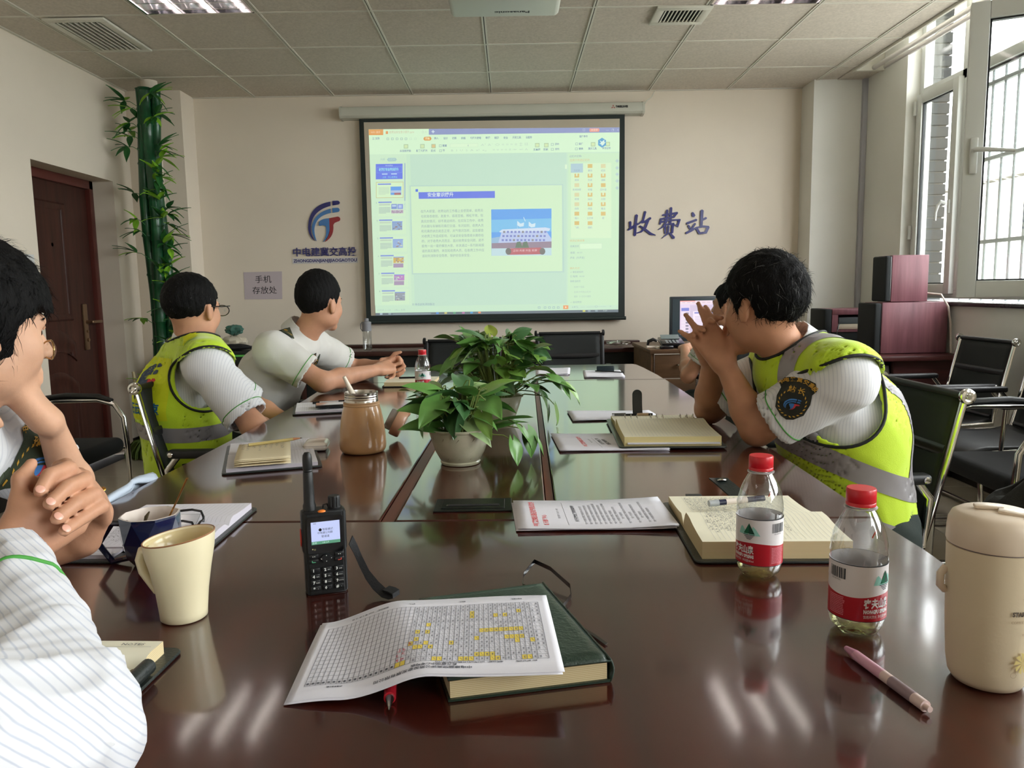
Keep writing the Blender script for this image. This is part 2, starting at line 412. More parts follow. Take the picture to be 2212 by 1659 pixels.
# ---------------------------------------------------------------- windows of the right wall
XW = 2.75
def bars(b, y0, y1, z0, z1, w, x0=XW - .03, x1=XW + .03, bev=.004):
    b.b2(x0, x1, y0, y0 + w, z0, z1, bev); b.b2(x0, x1, y1 - w, y1, z0, z1, bev); b.b2(x0, x1, y0 + w, y1 - w, z0, z0 + w, bev); b.b2(x0, x1, y0 + w, y1 - w, z1 - w, z1, bev)
def lever(parent, x, y, z, side=-1):
    b = B(); b.box((x, y, z), (.012, .026, .085), None, .005)
    b.tube([(x - .02, y, z + .02), (x - .045, y + .004, z + .03), (x - .055, y + .02, z + .01), (x - .058, y + .035, z - .03), (x - .056, y + .04, z - .08)], [.011, .011, .010, .008, .006], 8)
    return b.obj('window_handle', M_pvc, parent, smooth=50)
def window(n, y0, y1, open_sash=False):
    wn = empty('window_%d' % n, (XW, (y0 + y1) / 2, 1.04), kind='structure')
    zt = 2.36; b = B(); bars(b, y0, y1, 1.06, 2.95, .05)
    L = y1 - y0; m1 = y1 - .52; m2 = y0 + .76
    b.b2(XW - .03, XW + .03, y0 + .05, y1 - .05, zt, zt + .06, .004)
    for m in (m1, m2): b.b2(XW - .03, XW + .03, m - .03, m + .03, 1.11, 2.90, .004)
    b.obj('window_frame', M_pvc, wn, smooth=30)
    g = B()
    for a, c in ((y0 + .05, m2 - .03), (m2 + .03, m1 - .03), (m1 + .03, y1 - .05)): g.b2(XW - .004, XW + .004, a, c, zt + .06, 2.90)
    g.b2(XW - .004, XW + .004, m2 + .03, m1 - .03, 1.11, zt)
    g.obj('glass', M_glass, wn)
    g = B(); bars(g, m2 + .03, m1 - .03, 1.11, zt, .012, XW - .01, XW + .012, 0)
    g.obj('gasket', M_gasket, wn)
    b = B(); bars(b, m1 + .01, y1 - .03, 1.09, zt + .02, .062, XW - .062, XW - .02)
    sh = b.obj('sash', M_pvc, wn, smooth=30)
    g = B(); g.b2(XW - .044, XW - .038, m1 + .07, y1 - .09, 1.15, zt - .04); g.obj('glass', M_glass, sh)
    g = B(); bars(g, m1 + .07, y1 - .09, 1.15, zt - .04, .010, XW - .05, XW - .03, 0); g.obj('gasket', M_gasket, sh)
    lever(sh, XW - .068, m1 + .042, 1.62)
    # second sash: swung into the room when open
    b = B(); Wd = m2 - y0 - .04
    def q(b, a, c, d0, d1, w, x0, x1): bars(b, a, c, d0, d1, w, x0, x1)
    q(b, 0, Wd, 1.09, zt + .02, .075, -.03, .03)
    for v in b.bm.verts: pass
    s2 = b.obj('sash', M_pvc, wn, smooth=30)
    g = B(); g.b2(-.004, .004, .08, Wd - .08, 1.165, zt - .055); g1 = g.obj('glass', M_glass, s2, local=True)
    g = B(); bars(g, .072, Wd - .072, 1.16, zt - .05, .012, -.012, .016, 0); g2 = g.obj('gasket', M_gasket, s2, local=True)
    b = B(); b.box((-.038, Wd - .038, 1.72), (.014, .032, .16), None, .006)
    b.tube([(-.045, Wd - .038, 1.74), (-.085, Wd - .04, 1.74), (-.095, Wd - .06, 1.738), (-.092, Wd - .19, 1.722)], [.011, .011, .011, .007], 8)
    g3 = b.obj('window_handle', M_pvc, s2, smooth=50, local=True)
    s2.matrix_parent_inverse = Matrix.Identity(4)
    if open_sash:
        s2.location = (XW - .04 - XW, y0 + .08 - (y0 + y1) / 2, -1.04); s2.rotation_euler = (0, 0, math.radians(64))
    else:
        s2.location = (-.04, y0 + .02 - (y0 + y1) / 2, -1.04)
    # sill
    B().b2(XR - .03, XW - .03, y0, y1, 1.02, 1.045, .006).obj('window_sill', M_sill, wn, smooth=30)
    b = B(); b.b2(XW + .03, XR + .26, y0, y1, 1.01, 1.045); b.obj('outer_sill', M_pvc, wn)
    b = B()
    for zz in (1.45, 2.25): b.cyl((XW - .07, y1 - .03, zz), (XW - .07, y1 - .03, zz + .09), .011, n=10)
    b.obj('hinge', M_pvc, wn, smooth=50)
    return wn
window(1, 3.2, 5.28, True); window(2, .3, 2.5); window(3, -2.2, -.3)  # the last two stand out of view, put in to light the room
# curtain rails in the recess
for k, (x, z) in enumerate(((2.56, 2.655), (2.64, 2.66))):
    o = B().cyl((x, 5.60, z), (x, YF + .05, z), .016, n=14).obj('curtain_rail', mat('pale_rail', (206, 200, 196), .35, coat=.3), smooth=50)
    tag(o, ('pale curtain rail nearer the ceiling edge in the window recess', 'pale curtain rail nearer the glass in the window recess')[k], 'rail', 'curtain rails')
# ---------------------------------------------------------------- outside the window: brick pier, burglar bars, boundary wall, roof
M_brick = mat('dark_grey_brick', (38, 41, 43), .8, var=.25, vscale=9)
M_mortar = mat('pale_mortar', (130, 128, 120), .9)
p = empty('brick_pier', (2.90, 5.5, 0), 'dark grey brick pier with pale joints outside the window', 'pier')
B().b2(2.792, 2.91, 5.285, 5.80, -.3, 3.4).obj('mortar_core', M_mortar, p)
bm0 = None
for k in range(31):
    z = k * .0745 + 1.0
    for yy in (5.262, 5.51):
        if bm0 is None: o = B().box((0, 0, 0), (.132, .24, .066), None, .003, 1).obj('brick', M_brick, p); bm0 = o.data
        else: o = bpy.data.objects.new('brick', bm0); C.objects.link(o); attach(o, p, False)
        o.location = (2.849 + random.uniform(-.001, .001), yy + .12, z + .033)
M_bar = mat('grey_steel_bar', (84, 92, 95), .5, metal=.4)
p = empty('burglar_bars', (3.2, 4.2, 1.0), 'grey steel burglar bars fixed outside the far window', 'bars')
b = B()
for z in (1.42, 1.95, 2.42): b.b2(3.10, 3.13, 3.0, 5.42, z - .012, z + .012)
b.obj('rail', M_bar, p)
for k in range(19):
    y = 3.1 + k * .127
    B().cyl((3.115, y, 1.0), (3.115, y, 2.56), .008, n=8).obj('bar', M_bar, p, smooth=50)
M_white = mat('whitewashed_wall', (228, 228, 222), .8, var=.06, vscale=1.5)
tag(B().b2(7.0, 7.2, -8, 22, -.5, 1.62, .01).obj('boundary_wall', M_white), 'long whitewashed boundary wall seen through the window', 'wall')
tag(B().b2(3.0, 40, -12, 40, -.6, -.5).obj('yard_ground', mat('pale_concrete', (190, 188, 180), .9, var=.1, vscale=.8)), 'pale concrete yard outside the window', 'ground', kind='stuff')
M_roof = mat('grey_roof_sheet', (150, 146, 138), .7, var=.1, vscale=2)
p = empty('shed', (11, 17, 0), 'low shed with a sloping grey roof beyond the boundary wall', 'building')
b = B(); vs = b.prism([(0, 0), (7, 0), (7, 3.1), (3.5, 4.0), (0, 3.1)], 0, 9, frame((8.5, 24.6, -.5), (1, 0, 0), (0, 0, 1))); b.obj('shed_body', M_white, p)
b = B()
for k in range(24):
    yy = 15.4 + k * .4; b.box((10.2, yy, 3.12), (4.2, .3, .05), (0, -math.atan2(.9, 3.5), 0)); b.box((13.8, yy, 3.12), (4.2, .3, .05), (0, math.atan2(.9, 3.5), 0))
b.obj('roof_sheet', M_roof, p)
p = empty('parked_car', (9.6, 12.4, -.5), 'red car roof showing above the boundary wall outside', 'car')
def car_body(u, v):
    x = (u - .5) * 4.3; prof = max(0.0, 1 - abs((u - .5) * 2) ** 6)
    h = .55 + .5 * (1 / (1 + math.exp(-(x + 1.3) * 5))) * (1 / (1 + math.exp((x - 1.0) * 5)))
    a = v * PI; return (9.6 + math.cos(a) * .85 * (prof ** .3), 12.4 + x, 1.02 + (h * math.sin(a) ** .5 if 0 < v < 1 else 0) * prof ** .3)
B().grid(car_body, 30, 16).obj('car_body', mat('red_car_paint', (170, 30, 36), .25, coat=.8), p, smooth=60)
b = B()
for sy in (-1.3, 1.3):
    for sx in (-.75, .75): b.cyl((9.6 + sx - .1, 12.4 + sy, -.18), (9.6 + sx + .1, 12.4 + sy, -.18), .32, n=20)
b.b2(8.78, 10.42, 10.4, 14.4, -.2, 1.04, .1); b.obj('wheel', mat('car_tyre', (30, 30, 32), .7), p)
# ================================================================ things on the back wall
SA = (-1.131, .935); SB = (.891, .935); SD = (-1.127, 2.463); SE = (.889, 2.465)       # screen corners on its plane
def sc(zx, zy):
    """place on the hanging screen: u from its left edge, v from its bottom edge -> x, z"""
    u = (zx - 240 - (zy - 182) * 50 / 1378) / (1812 - 50 * (zy - 182) / 1378); v = (zy - 182 + (zx - 240) * 30 / 1812) / 1380
    x = (SD[0] * (1 - u) + SE[0] * u) * (1 - v) + (SA[0] * (1 - u) + SB[0] * u) * v
    z = (SD[1] * (1 - u) + SE[1] * u) * (1 - v) + (SA[1] * (1 - u) + SB[1] * u) * v
    return x, z
M_case = mat('screen_case_white', (196, 196, 184), .4, coat=.1)
M_blk = mat('screen_black_border', (34, 44, 42), .6)
M_scr = mat('screen_fabric', (196, 186, 168), .9, spec=.1)
scr = empty('projection_screen', (-.12, 6.06, .9), 'wide white pull-down projection screen with black border showing a slide editor', 'projection screen')
b = B(); pr = [(6.108, 2.462), (6.03, 2.466), (6.012, 2.48), (6.008, 2.515), (6.02, 2.543), (6.05, 2.552), (6.108, 2.552)]
b.prism(pr, -1.255, 1.022, frame((0, 0, 0), (0, 1, 0), (0, 0, 1)))
b.obj('screen_case', M_case, scr, smooth=30)
b = B()
for x0, x1 in ((-1.268, -1.252), (1.018, 1.034)): b.prism([(y + (6.06 - y) * -.04, z + (z - 2.51) * .08) for y, z in pr], x0, x1, frame((0, 0, 0), (0, 1, 0), (0, 0, 1)))
b.obj('end_cap', M_case, scr, smooth=30)
b = B(); b.mi = 0
put_text(b, 'THREELEAVES', frame((.86, 6.0075, 2.512), (1, 0, 0), (0, 0, 1)), .02, width=.092, bold=.0012)
b.mi = 1
for k in range(3):
    a = PI / 2 + k * 2 * PI / 3; c = (.795 + math.cos(a) * .008, 2.510 + math.sin(a) * .008)
    b.prism([(c[0] + math.cos(a) * .009, c[1] + math.sin(a) * .009), (c[0] - math.sin(a) * .004, c[1] + math.cos(a) * .004), (c[0] - math.cos(a) * .006, c[1] - math.sin(a) * .006), (c[0] + math.sin(a) * .004, c[1] - math.cos(a) * .004)], 0, .0006, frame((0, 6.0085, 0), (1, 0, 0), (0, 0, 1)))
b.obj('maker_mark', [mat('ink_black', (30, 30, 34), .7), mat('ink_red', (170, 40, 40), .7)], scr)
FX = frame((0, 0, 0), (1, 0, 0), (0, 0, 1))           # x right, y up, outward = -Y
def on_wall(y): return Matrix.Translation((0, y, 0)) @ FX
b = B(); b.prism([sc(240, 182), sc(290, 1560), sc(2052, 1530), sc(2052, 150)], -.001, .001, on_wall(6.06)); b.obj('screen_border', M_blk, scr)
b = B(); b.prism([sc(272, 203), sc(322, 1524), sc(2008, 1500), sc(2018, 180)], .001, .002, on_wall(6.06)); b.obj('screen_sheet', M_scr, scr)
b = B(); b.cyl((-1.14, 6.058, .925), (.90, 6.058, .925), .014, n=12); b.obj('bottom_rod', M_blk, scr, smooth=50)
ES = 0.74                                              # how strongly the projected picture shines
cols_ = {}
def G(rgb):
    k = 'light_%d_%d_%d' % rgb
    return glow(k, rgb, ES)
class Canvas:
    """flat coloured shapes of the projected picture, one colour = one material slot, later shapes lie a hair in front"""
    def __init__(s, T, y, dy): s.b = B(); s.m = []; s.T = T; s.y = y; s.n = 0; s.dy = dy; s.layer = 0
    def c(s, rgb):
        m = G(rgb)
        if m not in s.m: s.m.append(m)
        s.b.mi = s.m.index(m)
    def poly(s, pts, rgb, lv=1):
        s.c(rgb); y = s.y - s.dy * (lv)
        vs = [s.b.bm.verts.new((*[s.T(*p)[0]], y, s.T(*p)[1])) for p in pts]; f = s.b.bm.faces.new(vs); f.material_index = s.b.mi
    def rect(s, x0, y0, x1, y1, rgb, lv=1, k=-30 / 1812): s.poly([(x0, y0), (x1, y0 + (x1 - x0) * k), (x1 + 0, y1 + (x1 - x0) * k), (x0, y1)], rgb, lv)
    def text(s, t, x, y, h, rgb, lv=3, align='LEFT', width=None, bold=0.0, res=1):
        s.c(rgb); p = s.T(x, y); q = s.T(x + 100, y - 1.6); up = s.T(x, y - 100)
        sc_ = (q[0] - p[0]) / 100
        M = frame((p[0], s.y - s.dy * lv, p[1]), (q[0] - p[0], 0, q[1] - p[1]), (0, 0, 1))
        put_text(s.b, t, M, h * sc_ * 1.12, width=width * sc_ if width else None, align=align, bold=bold * h * sc_, res=res)
cv = Canvas(sc, 6.057, .00035)
PL, PR_ = (305, 350), (2017, 2008)
def xl(y): return 305 + (y - 250) * 45 / 1253
LG, WK, SL = (218, 246, 208), (196, 230, 206), (212, 243, 202)
cv.poly([(305, 250), (2017, 238), (2008, 1488), (352, 1510)], (202, 236, 205), 1)
cv.poly([(305, 250), (2017, 238), (2016, 400), (xl(418), 418)], (218, 250, 212), 2)
cv.poly([(305, 251), (405, 250), (405, 288), (307, 289)], (232, 164, 84), 3)
cv.text('WPS 演示', 320, 271, 15, (250, 225, 200), 4, width=65)
cv.poly([(716, 247), (2017, 238), (2017, 271), (716, 286)], (140, 152, 200), 3)
cv.text('+', 745, 268, 34, (225, 240, 245), 4, align='CENTER', bold=.04)
cv.poly([(422, 262), (438, 262), (438, 281), (422, 281)], (232, 160, 90), 3)
cv.text('收费站安全意识提升.pptx', 445, 271, 17, (212, 196, 160), 3, width=170)
cv.text('◇ ×', 665, 269, 17, (190, 215, 190), 3)
cv.poly([(1814, 245), (1876, 244), (1880, 255), (1876, 267), (1814, 268), (1810, 256)], (240, 160, 140), 4)
cv.text('未登录', 1845, 256, 14, (255, 235, 220), 5, align='CENTER')
for t, x in (('□', 1765), ('—', 1925), ('❐', 1962), ('×', 2000)): cv.text(t, x, 256, 18, (215, 228, 235), 4)
INK = (132, 160, 178); INK2 = (160, 192, 185)
for t, x, y, h, wd in (('三 文件', 330, 313, 16, 50), ('插入', 752, 311, 15, 30), ('设计', 815, 311, 15, 30), ('切换', 875, 310, 15, 30), ('动画', 935, 310, 15, 30), ('幻灯片放映', 998, 309, 15, 74), ('审阅', 1102, 308, 15, 30),
        ('视图', 1162, 308, 15, 30), ('安全', 1225, 308, 15, 30), ('开发工具', 1286, 306, 15, 58), ('云服务', 1377, 305, 15, 42), ('查找命令', 1742, 299, 14, 58), ('从当前开始', 518, 395, 15, 76), ('新建幻灯片', 630, 394, 15, 76), ('版式', 730, 394, 15, 32),
        ('重置', 808, 360, 14, 30), ('节', 810, 392, 14, 14), ('文本框', 1428, 387, 15, 48), ('形状', 1497, 386, 15, 32), ('图片', 1576, 350, 14, 28), ('排列', 1576, 384, 14, 28), ('查找', 1738, 348, 14, 30), ('替换', 1738, 381, 14, 30),
        ('演示工具', 1802, 380, 15, 58), ('选择窗格', 1898, 379, 15, 58)):
    cv.text(t, x, y, h, INK, 3, width=wd, bold=.03)
for x in (437, 468, 500, 531, 561, 593, 625): cv.rect(x - 9, 306, x + 7, 321, INK2 if x < 570 else (205, 236, 205), 3); cv.rect(x - 6, 309, x + 4, 318, (218, 250, 212), 4)
cv.poly([(680, 308), (688, 300), (725, 299), (733, 307), (733, 317), (725, 325), (688, 325), (680, 318)], (222, 160, 72), 3)
cv.text('开始', 706, 312, 15, (255, 240, 190), 4, align='CENTER', width=30, bold=.03)
for x, y in ((560, 364), (672, 363), (748, 362), (1455, 356), (1517, 356), (1836, 351), (1936, 349)):
    cv.rect(x - 15, y - 14, x + 15, y + 14, (170, 200, 160), 3); cv.rect(x - 11, y - 10, x + 11, y + 10, (214, 236, 180) if x != 748 else (225, 200, 140), 4)
for x, y in ((794, 360), (796, 393), (1558, 351), (1558, 384), (1724, 348), (1722, 381)): cv.rect(x - 9, y - 8, x + 9, y + 8, INK2, 3); cv.rect(x - 6, y - 5, x + 6, y + 5, (218, 250, 212), 4)
cv.rect(860, 346, 1052, 371, (205, 236, 200), 3); cv.rect(862, 348, 1050, 369, (224, 252, 214), 4); cv.text('0', 984, 359, 17, INK, 5, align='CENTER')
cv.text('B  I  U  S  A  x²  x₂', 866, 392, 17, (186, 214, 192), 3, width=240); cv.text('A⁺ A⁻ ◇ ≡ ≡ ≡ ≣ ↕ ⌸', 1070, 355, 17, (190, 218, 196), 3, width=320); cv.text('≡ ≡ ≡ ≡ ≣ ⇤ ⇥ A', 1150, 388, 17, (190, 218, 196), 3, width=240)
for a, (hx, hy) in ((0, (1897, 340)),):
    cv.poly([(hx + 31 * math.cos(PI / 6 + k * PI / 3), hy - 33 * math.sin(PI / 6 + k * PI / 3)) for k in range(6)], (74, 164, 214), 6)
    cv.poly([(1880, 322), (1895, 334), (1913, 320), (1912, 336), (1922, 335), (1909, 352), (1896, 362), (1892, 352), (1878, 346), (1890, 341)], (224, 246, 232), 7)
# slide list
cv.text('大纲', 385, 452, 15, (170, 205, 200), 3, width=30); cv.poly([(430, 452), (440, 441), (488, 440), (498, 451), (488, 463), (440, 464)], (168, 206, 204), 3); cv.text('幻灯片', 464, 452, 14, (205, 236, 215), 4, align='CENTER', width=44)
cv.poly([(xl(420), 420), (562, 415), (600, 1450), (xl(1450), 1452)], (208, 240, 206), 2)
cv.rect(548, 476, 556, 790, (160, 190, 205), 3)
cv.rect(354, 482, 537, 585, (96, 120, 236), 3)
cv.rect(361, 502, 533, 543, (140, 170, 240), 4); cv.rect(363, 504, 531, 541, (96, 120, 236), 5)
cv.text('收费站安全意识提升', 375, 521, 19, (150, 220, 240), 6, width=135, bold=.05); cv.text('新元收费站', 445, 493, 9, (200, 230, 240), 6, align='CENTER')
cv.rect(396, 546, 434, 553, (190, 220, 245), 6); cv.rect(458, 545, 498, 552, (190, 220, 245), 6); cv.text('云凯   中心收费站', 400, 572, 14, (150, 220, 240), 6, width=100)
cv.rect(356, 604, 542, 711, (205, 190, 120), 3); cv.rect(359, 607, 539, 708, (216, 246, 202), 4)
cv.rect(368, 614, 458, 622, (110, 130, 232), 5)
for k in range(9): cv.rect(373, 640 + k * 5.6, 446 - (k == 8) * 25, 642 + k * 5.6, (182, 208, 190), 5)
cv.rect(455, 634, 528, 690, (90, 160, 238), 5); cv.rect(457, 660, 528, 676, (180, 200, 230), 6); cv.rect(480, 676, 524, 690, (176, 100, 110), 6)
ty = 738; imgs = ((130, 150, 220), (140, 170, 210), (150, 180, 225), (214, 180, 90), (190, 130, 200), (150, 160, 170))
for k in range(6):
    x0 = 370 + k * 4.6; y0 = ty + k * 122
    cv.rect(x0, y0 - 6, x0 + 186, y0 + 98, (212, 243, 204), 3)
    cv.rect(x0 + 2, y0 - 2, x0 + 92, y0 + 7, (122, 146, 226), 4); cv.text(str(k + 3), x0 - 16, y0 + 6, 15, (150, 180, 170), 4)
    for q in range(2): cv.rect(x0 + 5, y0 + 14 + q * 6, x0 + 82, y0 + 17 + q * 6, (176, 190, 180), 4)
    for q in range(8): cv.rect(x0 + 5, y0 + 36 + q * 5.5, x0 + 84 - (q == 7) * 30, y0 + 39 + q * 5.5, (170, 194, 186), 4)
    iy = y0 + (14 if k == 0 else 18); n = 2 if k in (0, 3, 4) else 1
    if k == 0:
        cv.rect(x0 + 90, iy, x0 + 128, iy + 34, (120, 150, 214), 4); cv.rect(x0 + 95, iy + 6, x0 + 122, iy + 18, (190, 214, 236), 5)
        cv.rect(x0 + 131, iy, x0 + 170, iy + 34, (136, 160, 226), 4); cv.rect(x0 + 140, iy + 8, x0 + 160, iy + 26, (186, 206, 240), 5); cv.rect(x0 + 90, iy + 40, x0 + 172, iy + 64, (196, 190, 200), 4)
        for q in range(7): cv.rect(x0 + 93 + q * 11, iy + 44 + (q % 3) * 4, x0 + 99 + q * 11, iy + 58 + (q % 2) * 4, (150, 110, 150), 5)
    else:
        cv.rect(x0 + 90, iy - 4, x0 + 160, iy + (34 if n == 2 else 52), imgs[k], 4); cv.rect(x0 + 90, iy - 8, x0 + 162, iy - 3, (120, 150, 230), 5)
        rr = random.Random(k)
        for q in range(12):
            ax, ay = x0 + 94 + rr.random() * 56, iy + rr.random() * (26 if n == 2 else 44); cv.rect(ax, ay, ax + 4 + rr.random() * 14, ay + 2 + rr.random() * 7, rr.choice([(120, 130, 150), (186, 200, 214), (210, 220, 200), (150, 120, 110)]), 5)
        if n == 2: cv.rect(x0 + 90, iy + 38, x0 + 158, iy + 66, (170, 150, 180), 4)
for t, x, y, h, wd in (('幻灯片 2 / 23', 364, 1486, 13, 90), ('Office 主题', 478, 1485, 13, 76)): cv.text(t, x, y, h, (166, 196, 186), 3, width=wd)
cv.text('▤ 单击此处添加备注', 602, 1446, 16, INK, 3, width=152)
# the slide itself
cv.poly([(588, 420), (1655, 405), (1655, 1440), (620, 1458)], WK, 2)
cv.poly([(584, 626), (1632, 618), (1640, 1222), (600, 1236)], (186, 220, 205), 3)
cv.poly([(592, 633), (1624, 625), (1626, 1213), (608, 1227)], SL, 4)
cv.rect(625, 651, 642, 669, (80, 120, 232), 5); cv.poly([(645, 672), (1166, 664), (1166, 711), (647, 717)], (98, 122, 232), 5)
cv.text('安全意识提升', 706, 692, 27, (226, 240, 240), 6, width=176, bold=.02)
body = ('在外人眼里，收费站的工作看上去很简单，收费员', '也就是收收钱，发发卡，容易至极，稀松平常。但', '真实的情况，却不是这样的。在实际工作中，收费', '员长期与车辆和司乘打交道，车况如何，收费人员', '和司乘的状态是否正常，天气情况怎样，这些都会',
        '对收费工作造成影响。可以说安全隐患是长期存在', '的。对于收费人员而言，面对收费安全问题，是不', '能有一丝一毫的懈怠大意。本次通过一系列新闻报', '道的真实案例，来告知收费人员，在收费工作中应', '该如何消除安全隐患，保护好自身安全。')
for k, t in enumerate(body): cv.text(t, 660 + k * 1.0, 804 + k * 33.9, 19, (140, 168, 172), 5, width=(424 if k < 9 else 330), res=1)
cv.poly([(1141, 789), (1552, 783), (1552, 1103), (1143, 1107)], (92, 166, 240), 5)
cv.poly([(1141, 860), (1552, 850), (1552, 940), (1142, 945)], (120, 196, 240), 6)
cv.poly([(1143, 985), (1200, 975), (1200, 1050), (1144, 1052)], (150, 190, 220), 6)
cv.poly([(1180, 1048), (1215, 930), (1500, 915), (1552, 990), (1552, 1048)], (190, 206, 240), 7)
cv.poly([(1196, 940), (1216, 926), (1510, 912), (1545, 920), (1535, 936), (1200, 946)], (214, 228, 246), 8)
for r in range(3):
    for k in range(12): cv.rect(1222 - r * 5 + k * 25.5, 936 + r * 28, 1237 - r * 5 + k * 25.5, 950 + r * 28, (122, 136, 206) if (k + r) % 5 else (140, 140, 150), 9)
cv.poly([(1144, 1020), (1552, 1008), (1552, 1052), (1144, 1056)], (150, 132, 150), 8)
cv.poly([(1144, 1056), (1552, 1052), (1552, 1104), (1144, 1107)], (196, 226, 232), 8)
for x in (1330, 1375): cv.poly([(x - 26, 1052), (x - 14, 1012), (x + 10, 1008), (x + 24, 1052)], (96, 122, 100), 9)
cv.poly([(1262, 1056), (1482, 1050), (1496, 1096), (1250, 1100)], (190, 96, 104), 10)
cv.text('正创 共建 共盈 发展', 1290, 1073, 15, (236, 210, 214), 11, width=162)
for x in (1258, 1490): cv.poly([(x + 20 * math.cos(a * PI / 5), 1076 + 24 * math.sin(a * PI / 5)) for a in range(10)], (112, 112, 108), 11)
for x, y in ((1320, 868), (1398, 872)): cv.poly([(x, y), (x + 20, y + 18), (x + 45, y + 10), (x + 42, y + 36), (x + 16, y + 40), (x, y + 30)], (214, 236, 246), 9); cv.rect(x - 2, y, x, y + 70, (200, 220, 240), 9)
cv.poly([(1362, 838), (1376, 868), (1372, 872), (1360, 846)], (206, 230, 246), 9)
# transition panel on the right
cv.poly([(1668, 412), (2010, 408), (2004, 1450), (1665, 1450)], (206, 240, 200), 3); cv.poly([(1685, 478), (1960, 474), (1960, 985), (1685, 985)], (218, 246, 204), 4)
cv.text('幻灯片切换▾', 1675, 432, 15, INK, 5, width=84); cv.text('应用于所选幻灯片', 1677, 459, 17, (222, 196, 130), 5, width=135)
names = ('无切换', '淡出', '切出', '擦除', '形状', '溶解', '新闻快报', '轮辐', '百叶窗', '梳理', '抽出', '分割', '线条', '棋盘', '推出', '插入', '立方体', '框', '飞机', '随机')
for k, t in enumerate(names):
    x = 1725 + (k % 3) * 90; y = 497 + (k // 3) * 64.5
    if k == 0: cv.rect(1684, 480, 1767, 541, (176, 208, 216), 5)
    else: cv.rect(x - 16, y - 14, x + 16, y + 12, (222, 218, 165) if k in (2, 6, 9, 12) else (222, 194, 112), 5)
    if k in (3, 4, 5, 7, 10, 11, 13, 14): cv.rect(x - 6, y - 14, x + 5, y + 2, (224, 240, 200), 6)
    cv.text(t, x, y + 30, 14, (142, 170, 190), 6, align='CENTER', width=14 * len(t))
cv.text('修改切换效果', 1677, 1005, 15, (222, 196, 130), 5, width=100)
cv.rect(1744, 1022, 1898, 1062, (196, 226, 196), 5); cv.rect(1746, 1024, 1896, 1060, (222, 250, 212), 6)
for t, y, wd in (('效果选项:', 1043, 62), ('速度:  00.10', 1087, 82), ('声音:  [无声音]', 1122, 96), ('✓ 单击鼠标时', 1221, 88), ('□ 每隔:  00:00', 1251, 96), ('排练当前页', 1285, 70), ('✓ 自动预览', 1431, 76)): cv.text(t, 1679, y, 14, (150, 178, 186), 5, width=wd)
cv.text('换片方式', 1677, 1195, 15, (222, 196, 130), 5, width=66)
for t, y in (('应用于母版', 1325), ('应用于所有幻灯片', 1360), ('播放   ▷ 幻灯片播放', 1391)): cv.text(t, 1705, y, 14, (176, 204, 190), 5, width=70 if y == 1325 else 115)
for y in (463, 510, 553, 598, 645): cv.text('◈', 2000, y, 22, (150, 176, 214), 5, align='CENTER')
cv.rect(1644, 486, 1658, 515, (226, 250, 216), 5)
cv.rect(1632, 1452, 1667, 1478, (240, 160, 90), 5); cv.poly([(1645, 1458), (1657, 1464), (1645, 1472)], (255, 245, 220), 6)
for x in (1468, 1508, 1538, 1568, 1598): cv.rect(x - 8, 1460, x + 8, 1474, (150, 182, 190), 5); cv.rect(x - 5, 1463, x + 5, 1471, (206, 240, 205), 6)
cv.text('68%  —  ——○——   +', 1690, 1464, 15, (160, 190, 186), 5, width=270)
# task bar
cv.poly([(352, 1505), (2008, 1481), (2008, 1500), (353, 1523)], (92, 108, 118), 3)
for x, c_ in ((382, (180, 200, 210)), (440, (150, 170, 180)), (765, (70, 140, 220)), (822, (210, 200, 110)), (882, (90, 170, 120)), (942, (190, 110, 170)), (998, (60, 160, 220)), (1052, (236, 140, 80)), (1765, (210, 210, 90)), (1800, (150, 170, 180)), (1850, (150, 170, 180))): cv.rect(x, 1506 - (x - 352) * .0145, x + 18, 1518 - (x - 352) * .0145, c_, 4)
cv.rect(470, 1508, 730, 1518, (130, 146, 152), 4); cv.text('9:39', 1905, 1490, 14, (210, 225, 225), 5)
cv.b.obj('projected_picture', cv.m, scr)
# cable down to the screen case
tag(B().tube([(1.13, 6.095, 2.66), (1.10, 6.095, 2.6), (1.06, 6.09, 2.57), (1.045, 6.07, 2.545)], .0025, 6).obj('screen_cable', M_case, smooth=60), 'thin pale cable running from the ceiling into the screen case', 'cable')
